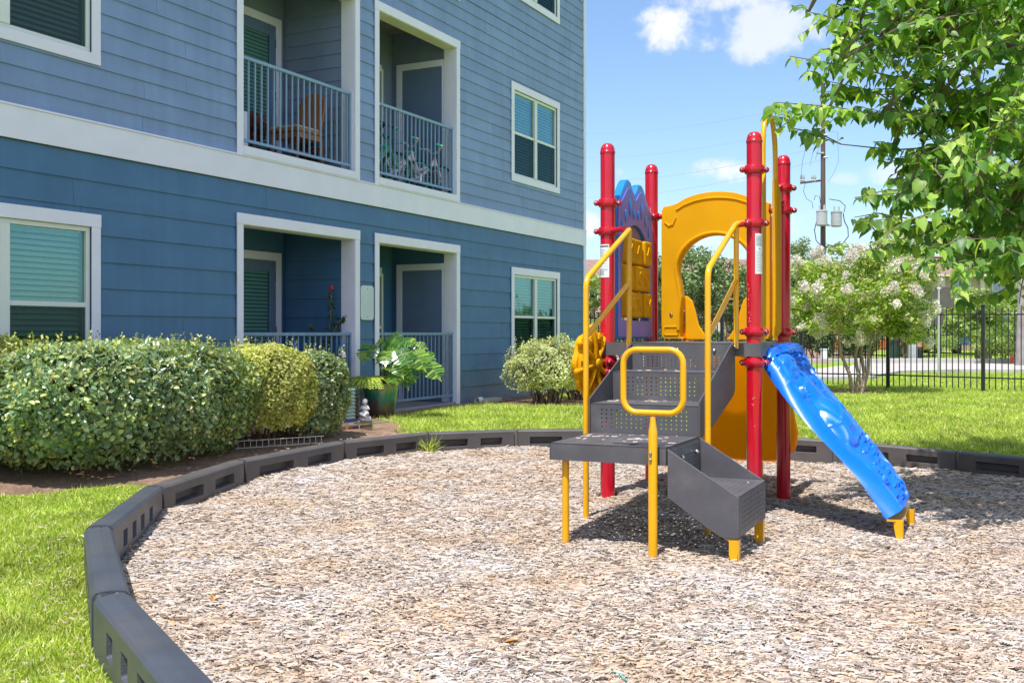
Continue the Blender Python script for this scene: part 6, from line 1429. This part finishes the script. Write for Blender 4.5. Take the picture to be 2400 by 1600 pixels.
# trees and shrubs beyond the drive
M_OAK = leafmat('evergreen_oak_leaves', [(0, (.07, .13, .05)), (.5, (.16, .25, .09)), (1, (.33, .41, .18))], .25, .5)
M_PINE = leafmat('pine_needles', [(0, (.10, .17, .06)), (.5, (.21, .30, .11)), (1, (.36, .44, .19))], .2, .6)
M_BUSH = leafmat('dark_bush_leaves', [(0, (.03, .065, .025)), (.5, (.08, .14, .05)), (1, (.20, .28, .10))], .25, .5)
M_LIME = leafmat('light_bush_leaves', [(0, (.14, .24, .05)), (.5, (.32, .46, .11)), (1, (.54, .62, .22))], .35, .5)
def tree(label, px, d, w, z0, z1, mt, n, r, per, size, name='tree', cat='tree', trunk=.12, group='trees beyond the fence', seed=1, barkm=None, squash=1.0, stems=1):
    x = (px - 1200) / F * d; gz = ZB; t = thing(name, label, cat, (x, d, gz), 0, group); rnd = random.Random(seed); m = MB(); tips = []
    for k in range(stems):
        a = Vector((rnd.uniform(-.3, .3) * (stems > 1), rnd.uniform(-.2, .2) * (stems > 1), -.1)); m.tube([a, Vector((a.x * 1.6 + rnd.uniform(-.1, .1), a.y, z0 * .6 + .2)), Vector((a.x * 2, a.y, (z0 + z1) / 2))], [trunk, trunk * .8, trunk * .5], 8)
    for _ in range(5): limbs(m, Vector((0, 0, z0 * .9 + .15)), Vector((rnd.gauss(0, .6), rnd.gauss(0, .6), .9)).normalized(), (z1 - z0) * .22, trunk * .45, 1, rnd, tips, .5)
    m.build('trunk', barkm or M_BARK, t, smooth=True)
    cs = clumps(n, Vector((0, 0, (z0 + z1) / 2)), w / 2 - r * .5, w / 2 * squash - r * .3, (z1 - z0) / 2 - r * .4, rnd); leafballs(cs, r, per, size, mt, t, 'crown'); return t
H_ = lambda py, d: CH + (779 - py) / F * d - ZB
tree('round dense dark green oak seen through the yellow arch', 1620, 46, 3.2, .9, H_(562, 46), M_OAK, 60, .55, 110, .16, seed=2)
tree('dark green tree between the left rear post and the yellow arch', 1545, 50, 2.6, 1.0, H_(590, 50), M_OAK, 36, .55, 100, .17, seed=3)
tree('narrow green tree left of the left front post', 1392, 52, 1.8, .6, H_(622, 52), M_LIME, 24, .45, 90, .16, seed=4)
tree('leafy green tree right of the arch, behind the right front post', 1712, 52, 3.0, .9, H_(588, 52), M_OAK, 44, .5, 95, .17, seed=5)
tree('tall pine with puffy crown left of the utility pole', 1868, 66, 3.0, 3.4, H_(545, 66), M_PINE, 26, .52, 110, .16, seed=6, group='pines by the utility pole')
tree('pine whose crown wraps round the lower utility pole', 1935, 67, 2.2, 3.6, H_(552, 67), M_PINE, 16, .45, 110, .16, seed=7, group='pines by the utility pole')
tree('broad feathery green tree behind the left half of the crape myrtle', 1880, 44, 3.6, .8, H_(598, 44), M_PINE, 70, .5, 120, .13, seed=8)
tree('green tree behind the right half of the crape myrtle', 2010, 46, 3.4, .8, H_(600, 46), M_OAK, 60, .5, 110, .15, seed=9)
tree('olive green tree right of the dark sign', 2290, 42, 2.6, .6, H_(662, 42), M_LIME, 56, .42, 120, .13, seed=10)
tree('dark leafy tree left of the dark sign', 2120, 44, 2.4, .6, H_(668, 44), M_OAK, 44, .45, 110, .14, seed=11)
tree('green tree at the right edge of the photo beyond the fence', 2400, 46, 2.8, .6, H_(650, 46), M_LIME, 40, .45, 100, .15, seed=12)
tree('far green tree behind the dark sign', 2200, 60, 4.5, .8, H_(705, 60), M_OAK, 50, .6, 100, .2, seed=13)
for k, (px, w, h, lab) in enumerate(((1845, 1.7, 1.55, 'dark round shrub just right of the right rear post, beyond the drive'), (1925, 1.5, 1.45, 'dark round shrub behind the left stems of the crape myrtle'), (2020, 1.9, 1.60, 'wide dark shrub right of the crape myrtle stems'), (1760, 1.8, 1.5, 'dark shrub beyond the drive behind the red posts'), (1650, 2.0, 1.5, 'dark shrub beyond the drive, seen through the arch'), (1560, 1.8, 1.4, 'dark shrub beyond the drive left of the arch'), (1470, 1.8, 1.3, 'dark shrub beyond the drive behind the purple panel'))):
    tree(lab, px, 43.2, w, .18, h, M_BUSH, 34, .33, 110, .10, 'dark_shrub', 'shrub', .035, 'dark shrubs beyond the drive', 30 + k, stems=4)
for k, (px, d, w, h, lab) in enumerate(((2330, 40.6, 2.2, 1.55, 'straggly light green shrub at the right behind the fence'), (2405, 41, 1.6, 1.35, 'bright green shrub at the right edge behind the fence'), (2180, 52, 3.0, 1.5, 'bright green bush below the dark sign, far back'), (2110, 52, 2.2, 1.6, 'bright green bush left of the sign post, far back'))):
    tree(lab, px, d, w, .15, h, M_LIME, 30, .32, 110, .10, 'light_shrub', 'shrub', .03, 'light green shrubs beyond the drive', 50 + k, stems=5)
gt_ = thing('tall_tree', 'thick grey tree trunk at the right edge beyond the fence', 'tree', ((2398 - 1200) / F * 38, 38, ZB)); MB().tube([(0, 0, -.1), (.02, 0, 2), (-.02, 0, 5), (.05, 0, 9)], [.26, .22, .20, .16], 14).build('trunk', M_BARKG, gt_, smooth=True)
cs = clumps(40, Vector((0, 0, 8.6)), 2.6, 2.2, 1.8, random.Random(9)); leafballs(cs, .6, 60, .22, M_OAK, gt_, 'crown')
# far woods closing the horizon
wd_ = thing('far_woods', 'distant mass of trees along the horizon', 'woods', (0, 0, 0)); wd_['kind'] = 'stuff'; rnd = random.Random(77)
cs = [Vector((rnd.uniform(-90, 130), rnd.uniform(104, 118), rnd.uniform(.5, 4.6 + 1.2 * math.sin(k * .37)))) for k in range(420)]; o = leafballs(cs, 2.2, 46, .9, M_OAK, wd_, 'far_trees')
# houses
M_HW = mat('tan_stucco', (.46, .36, .29), .85, .06, 1, .1, 20); M_HR = mat('brown_shingles', (.28, .17, .145), .9, .10, 3, .3, 12); M_HT = mat('pale_house_trim', (.60, .54, .48), .7); M_HG = glassmat('house_glass', (.6, .8, .9), .45, (.25, .33, .38)); M_HB = mat('house_brick', (.40, .26, .20), .9, .15, 14, .3, 30)
def house(label, x0, x1, d, ez, rz_, seed):
    h = thing('townhouse', label, 'house', (x0, d, ZB), 0, 'tan townhouses behind the trees'); w = x1 - x0; rnd = random.Random(seed)
    MB().box(0, w, 0, 9, 0, ez).build('wall', M_HW, h); MB().box(-.02, w + .02, -.04, -.005, 0, 2.4).build('brick_base', M_HB, h)
    m = MB(); m.add([(-.4, -.5, ez), (w + .4, -.5, ez), (w + .4, 9.5, ez), (-.4, 9.5, ez), (1.2, 4.5, rz_), (w - 1.2, 4.5, rz_)], [(0, 1, 5, 4), (1, 2, 5), (2, 3, 4, 5), (3, 0, 4), (3, 2, 1, 0)]); m.build('roof', M_HR, h); MB().box(-.42, w + .42, -.52, -.46, ez - .14, ez + .02).build('fascia', M_HT, h)
    n = max(2, int(w / 2.6))
    for k in range(n):
        cx = (k + .5) * w / n
        for z in (.9, 3.5):
            f_ = MB(); f_.box(cx - .62, cx + .62, -.07, -.006, z - .08, z + 1.42); wo = f_.build('window', M_HT, h); MB().box(cx - .52, cx - .03, -.085, -.071, z, z + 1.33).build('pane', M_HG, wo); MB().box(cx + .03, cx + .52, -.085, -.071, z, z + 1.33).build('pane', M_HG, wo)
            MB().box(cx - .53, cx + .53, -.004, .1, z, z + 1.34).build('room_shade_sheet', M_DARK, wo)  # dark sheet painted as indoor shade behind the panes
    for k in range(1, n): x = k * w / n; MB().box(x - .14, x + .14, -.22, -.045, 0, ez - .15).build('pilaster', M_HT, h)
    return h
house('tan townhouse with brown roof, right of the crape myrtle', 26.5, 34.5, 72, 5.1, 6.7, 1); house('tan townhouse with brown roof at the right edge', 35.2, 46, 71, 5.0, 6.5, 2); house('tan townhouse behind the right red posts and the arch', 11.5, 20, 74, 5.2, 6.6, 3); house('tan townhouse seen just right of the apartment building corner', 3.6, 10.5, 73, 5.1, 6.5, 4); house('tan townhouse behind the utility pole', 20.6, 26, 76, 5.1, 6.6, 5)
# vehicles parked far back
M_CORG = mat('orange_car_paint', (.50, .13, .04), .3, .04, 2, coat=.5); M_CBLU = mat('blue_truck_paint', (.04, .12, .32), .3, .04, 2, coat=.5); M_CWH = mat('white_car_paint', (.65, .66, .68), .3, .03, 2, coat=.5); M_CGL = glassmat('car_glass', (.7, .85, .95), .5, (.15, .2, .24))
def car(label, paint, px, d, ang, kind='car'):
    x = (px - 1200) / F * d; c_ = thing('parked_' + kind, label, kind, (x, d, ZB), ang, 'vehicles parked beyond the second fence'); hi_ = .35 if kind == 'truck' else 0
    if kind == 'car': body = [(-2.2, .35), (-2.25, .75), (-2.0, .92), (-1.35, .98), (1.2, .98), (2.0, .86), (2.25, .68), (2.2, .35)]; cab = [(-1.65, .98), (-1.15, 1.42), (.35, 1.45), (1.15, .98)]; win = [(-1.45, 1.0), (-1.05, 1.36), (.28, 1.39), (.92, 1.0)]
    else: body = [(-2.7, .5), (-2.7, 1.15), (-.9, 1.15), (1.4, 1.18), (2.5, 1.05), (2.7, .9), (2.65, .5)]; cab = [(-.9, 1.17), (-.75, 1.80), (.8, 1.82), (1.4, 1.19)]; win = [(-.75, 1.22), (-.62, 1.74), (.72, 1.75), (1.2, 1.22)]
    b_ = MB().prism(body, lambda u, v: (u, -.88, v), lambda u, v: (u, .88, v)).build('body', paint, c_, bevel=.09, seg=3); MB().prism(cab, lambda u, v: (u, -.76, v - .01), lambda u, v: (u, .76, v - .01)).build('cabin', paint, c_, bevel=.07, seg=3)
    for s in (-1, 1): MB().prism(win, lambda u, v: (u, s * .765, v), lambda u, v: (u, s * .775, v)).build('side_window', M_CGL, c_)
    MB().box(cab[2][0] + .12, cab[3][0] + .02, -.68, .68, 1.0 + hi_ * .6, 1.34 + hi_, Matrix.Identity(4)).build('windscreen', M_CGL, c_, bevel=.02)
    for wx in (-1.35 - hi_, 1.4 + hi_):
        for s in (-1, 1): w = MB().cyl((wx, s * .70, .33), (wx, s * .92, .33), .33, 20).build('wheel', M_TYRE, c_, bevel=.02); MB().cyl((wx, s * .90, .33), (wx, s * .93, .33), .19, 14).build('rim', M_STEEL, w)
    for s in (-1, 1): MB().box(2.18 + hi_, 2.26 + hi_, s * .62 - .16, s * .62 + .16, .62 + hi_ * .5, .75 + hi_ * .5).build('headlight', M_STICK, c_, bevel=.01); MB().box(-2.27 - hi_, -2.2 - hi_, s * .66 - .12, s * .66 + .12, .66, .85).build('tail_light', M_REDC, c_, bevel=.01)
    return c_
car('orange car parked far back, left of the fence post by the crape myrtle', M_CORG, 2062, 52, 2.6); car('blue pickup truck parked far back, right of the sign post', M_CBLU, 2278, 60, 1.25, 'truck'); car('white car parked far back behind the sign post', M_CWH, 2185, 62, 1.5)
# second fence far back
F3 = thing('far_fence', 'distant black iron fence in front of the parked cars', 'fence', (14, 47, ZB)); m = MB(); m.box(0, 12, -.015, .015, 1.05, 1.09); m.box(0, 12, -.015, .015, .15, .19); m.build('rail', M_IRON, F3); pk = None
for k in range(96):
    if pk is None: pk = MB().box(-.009, .009, -.009, .009, 0, 1.2).build('picket', M_IRON, F3); o = pk
    else: o = pk.copy(); COL.objects.link(o); o.parent = F3
    o.location = (k * .125, 0, 0)
# utility markers beyond the drive
def at_(px, d): return ((px - 1200) / F * d, d, ZB)
mk = thing('marker_post', 'dark marker post with a bright orange cap beyond the drive', 'marker post', at_(2153, 41.6)); M_ORC = mat('orange_cap', (.75, .16, .05), .5); M_SAL = mat('faded_orange', (.62, .28, .20), .6)
MB().cyl((0, 0, 0), (0, 0, .62), .16, 14).build('post', M_IRON, mk); MB().cyl((0, 0, .62), (0, 0, 1.05), .15, 14).build('sleeve', M_SAL, mk); MB().lathe([(.16, 1.05), (.17, 1.30), (.12, 1.36), (.001, 1.38)], 14).build('cap', M_ORC, mk, smooth=True)
ub = thing('utility_pedestal', 'grey utility pedestal left of the orange capped marker', 'utility box', at_(2139, 41.4)); MB().box(-.16, .16, -.12, .12, 0, .78).build('housing', M_TRF, ub, bevel=.03); MB().box(-.18, .18, -.14, .14, .78, .84).build('lid', M_TRF, ub, bevel=.02)
tb_ = thing('waste_bin', 'dark green bin behind the fence post right of the crape myrtle', 'bin', at_(2092, 41.6)); MB().lathe([(.20, 0), (.24, .85), (.25, .9), (.2, .98), (.02, 1.02)], 16).build('body', mat('bin_green', (.02, .05, .04), .5), tb_, smooth=True); MB().box(-.26, .26, -.26, -.2, .82, .9).build('handle', M_IRON, tb_)
wp = thing('white_post', 'short white post on the lawn beyond the drive, left of the myrtle stems', 'post', at_(1932, 42)); MB().box(-.13, .13, -.1, .1, 0, .50).build('body', M_STICK, wp, bevel=.02); MB().box(-.15, .15, -.12, .12, .50, .54).build('cap', M_STICK, wp, bevel=.01)
oc_ = thing('orange_hydrant_cap', 'tiny orange marker in front of the straggly shrub at the right', 'marker post', at_(2372, 40)); MB().lathe([(.06, 0), (.06, .2), (.09, .24), (.05, .34), (.001, .36)], 10).build('body', M_ORC, oc_, smooth=True)

# ------------------------------------------------------------------ the mulberry reaching in from the right
M_MUL = leafmat('mulberry_leaves', [(0, (.08, .19, .045)), (.45, (.165, .32, .055)), (.8, (.31, .48, .08)), (1, (.54, .66, .15))], .42, .42, .45, (1.6, 1.7, .5))
MT = np.array([(0, 0, 0), (.22, -.10, .05), (.42, .12, .09), (.40, .42, .07), (.20, .76, .0), (0, 1.06, -.14), (0, .30, -.02), (0, .66, -.05), (-.20, .76, .0), (-.40, .42, .07), (-.42, .12, .09), (-.22, -.10, .05)], float)
MT[:, 2] *= 1.2
MF = np.array([(0, 1, 2, 6), (6, 2, 3, 7), (7, 3, 4, 5), (0, 6, 10, 11), (6, 7, 9, 10), (7, 5, 8, 9)])
TB = Vector((6.9, 9.9, 0)); MU = thing('mulberry_tree', 'leafy green tree with heart-shaped leaves reaching in from the right', 'tree', (TB.x, TB.y, fz(6.9, 9.9))); mz = MU.location.z
rnd = random.Random(21); bmb = MB(); Lc = Vector((TB.x, TB.y, mz))
bmb.tube([(0, 0, -.1), (.02, 0, 1.0), (-.06, -.05, 2.2), (-.1, -.1, 3.2), (-.15, 0, 4.6), (-.1, .1, 6.2)], [.20, .16, .14, .11, .08, .04], 14)
crotch = [Vector((-.06, -.05, 2.0)), Vector((-.08, -.08, 2.6)), Vector((-.1, -.1, 3.2)), Vector((-.13, -.03, 3.9)), Vector((-.14, 0, 4.5))]
TIPS = [(1895, 28, 8.3, .9), (1832, 132, 8.0, 1.3), (1800, 240, 7.8, 1.6), (1858, 300, 7.9, 1.3), (1935, 190, 8.3, 1.0), (1905, 262, 8.0, 1.3), (2055, 372, 8.2, .7), (2000, 462, 7.5, .9), (1982, 520, 7.4, 1.0), (2030, 585, 7.5, .9), (2110, 560, 7.6, .8), (2145, 622, 7.2, .7), (2232, 632, 7.1, .7), (2262, 702, 8.4, .7), (2335, 640, 8.2, .7), (2180, 500, 7.2, .8), (2280, 560, 7.0, .8), (2040, 455, 7.9, .8), (2090, 420, 8.0, .8), (1940, 60, 8.5, .8), (1985, 20, 8.6, .8), (2120, 470, 7.8, .7), (2240, 590, 7.6, .7), (2050, 540, 8.0, .8), (2330, 590, 7.4, .7), (2015, 250, 8.2, .8), (1965, 110, 8.2, .8)]
mains = []
def limx(y): return 1852 if y < 108 else 1828 if y < 185 else 1797 if y < 335 else 2045 if y < 425 else 1985 if y < 540 else 2005 if y < 625 else 2235
def inside(p, m=8):
    w = Vector(p) + Lc; x = 1200 + w.x / w.y * F; y = 779 - (w.z - CH) / w.y * F; return x > limx(y) + m and y < 735
for (px, py, d, ln) in TIPS:
    px = max(px, limx(py) + 22); tip = P(px, py, d) - Lc; c0 = min(crotch, key=lambda q: abs(q.z - (tip.z - .6))); pts = []
    for f_ in np.linspace(0, 1, 12): p = c0.lerp(tip, f_) + Vector((0, 0, .16 * math.sin(PI * f_))) + Vector((0, 0, 0)); pts.append(p + Vector((rnd.gauss(0, .03), rnd.gauss(0, .03), rnd.gauss(0, .03))) * (0 < f_ < 1))
    bmb.tube(pts, [.034 * (1 - f_) ** 1.4 + .003 for f_ in np.linspace(0, 1, 12)], 7); mains.append((pts, ln))
samples = [p for pts, _ in mains for p in pts[2:]]; leaves = []
def leafalong(pts, ln, rnd, gap=.062):
    seg = [(a, b) for a, b in zip(pts, pts[1:])]; tot = 0; i = 0; n = 0
    for a, b in seg[::-1]:
        l = (b - a).length; k = 0
        while k < l:
            if tot > ln: return
            p = b.lerp(a, k / l); dv = (b - a).normalized(); side = dv.cross(Vector((0, 0, 1)));
            side = side.normalized() if side.length > .05 else Vector((1, 0, 0)); s = 1 if n % 2 else -1; n += 1
            dl = (dv * .45 + side * s * .75 + Vector((rnd.gauss(0, .3), rnd.gauss(0, .3), -.75 + rnd.gauss(0, .35)))).normalized(); nl = (Vector((-.15, -.35, .9)) + side * s * .35 + Vector((rnd.gauss(0, .45), rnd.gauss(0, .45), 0))).normalized()
            leaves.append((p + dl * .02, dl, nl, rnd.uniform(.062, .118) * (1 if tot > .12 else .75))); step = gap * rnd.uniform(.6, 1.3); k += step; tot += step
for pts, ln in mains:
    leafalong(pts, ln * 1.7, rnd, .045)
    for _ in range(14):
        i = rnd.randrange(3, 12) if ln < 1 else rnd.randrange(5, 12); p = pts[i]; dv = (pts[i] - pts[i - 1]).normalized(); q = p + (dv * .7 + Vector((rnd.gauss(0, .5), rnd.gauss(0, .5), rnd.gauss(-.1, .35)))).normalized() * rnd.uniform(.18, .42); md = p.lerp(q, .5) + Vector((0, 0, .03))
        if not (inside(q) and inside(md)): continue
        bmb.tube([p, md, q], [.006, .005, .003], 5); leafalong([p, md, q], 1, rnd, .05)
for k in range(300):
    px = 2020 + 560 * rnd.random() ** .85; py = rnd.uniform(-330, 600); 
    if px < 2120 and 330 < py: px += 110
    if py > 480 and px < 2180: continue
    if py > 545: continue
    d = rnd.uniform(7.0, 10.6); tip = P(px, py, d) - Lc; c = min(samples, key=lambda s: (s - tip).length + .6 * max(0, (tip - s).dot(tip - crotch[2]) < 0)); md = c.lerp(tip, .5) + Vector((rnd.gauss(0, .05), rnd.gauss(0, .05), .10))
    if not (inside(tip) and inside(md)): continue
    bmb.tube([c, md, tip], [.012, .008, .004], 6); leafalong([c, md, tip], .75, rnd, .058)
    for _ in range(2):
        q = md.lerp(tip, rnd.random()) + Vector((rnd.gauss(0, .2), rnd.gauss(0, .2), rnd.gauss(0, .15)))
        if not inside(q): continue
        bmb.tube([md, q], [.005, .003], 4); leafalong([md, q], .4, rnd)
bmb.build('branches', M_BARK, MU, smooth=True)
def keepleaf(l):
    w = l[0] + Lc; x = 1200 + w.x / w.y * F; y = 779 - (w.z - CH) / w.y * F
    lim = limx(y)
    return x > lim and y < 745
leaves = [l for l in leaves if keepleaf(l)]
A = np.array([[*l[0]] for l in leaves]); Dn = np.array([[*l[1]] for l in leaves]); Nn = np.array([[*l[2]] for l in leaves]); Sz = np.array([l[3] for l in leaves])
wp_ = A + np.array([*Lc]); ppx = 1200 + wp_[:, 0] / wp_[:, 1] * F; ppy = 779 - (wp_[:, 2] - CH) / wp_[:, 1] * F; big = Sz / wp_[:, 1]; inn = (ppx > 1780) & (ppx < 2400) & (ppy > 0) & (ppy < 720)
order = np.argsort(-(big * inn - wp_[:, 1] * 1e-4)); sel = order[:300]; rest = order[300:]
me_l = []
for k in range(3):
    tv = MT.copy(); tv[:, 2] += (RNG.random(len(tv)) - .5) * .08 - (.10 + .16 * k) * tv[:, 1] ** 2 - .25 * (k - 1) * tv[:, 0] ** 2; me = bpy.data.meshes.new('leaf'); me.from_pydata(tv.tolist(), [], MF.tolist()); me.materials.append(M_MUL); me.polygons.foreach_set('use_smooth', [True] * len(me.polygons)); me_l.append(me)
Rm = frames(Dn, Nn)
for j, i in enumerate(sel):
    o = bpy.data.objects.new('leaf', me_l[j % 3]); COL.objects.link(o); o.parent = MU; o.matrix_local = Matrix.Translation(A[i]) @ Matrix(Rm[i].tolist()).to_4x4() @ Matrix.Scale(float(Sz[i]), 4)
MT2 = MT.copy(); MT2[:, 2] -= .30 * MT2[:, 1] ** 2 - .5 * MT2[:, 0] ** 2; h_ = len(rest) // 2
Va, Fa = scatter(MT, MF, A[rest[:h_]], Rm[rest[:h_]], Sz[rest[:h_]]); Vb, Fb = scatter(MT2, MF, A[rest[h_:]], Rm[rest[h_:]], Sz[rest[h_:]])
np_mesh('foliage', np.concatenate([Va, Vb]), np.concatenate([Fa, Fb + len(Va)]), M_MUL, MU, smooth=True, kind='stuff')
print('leaves', len(leaves))
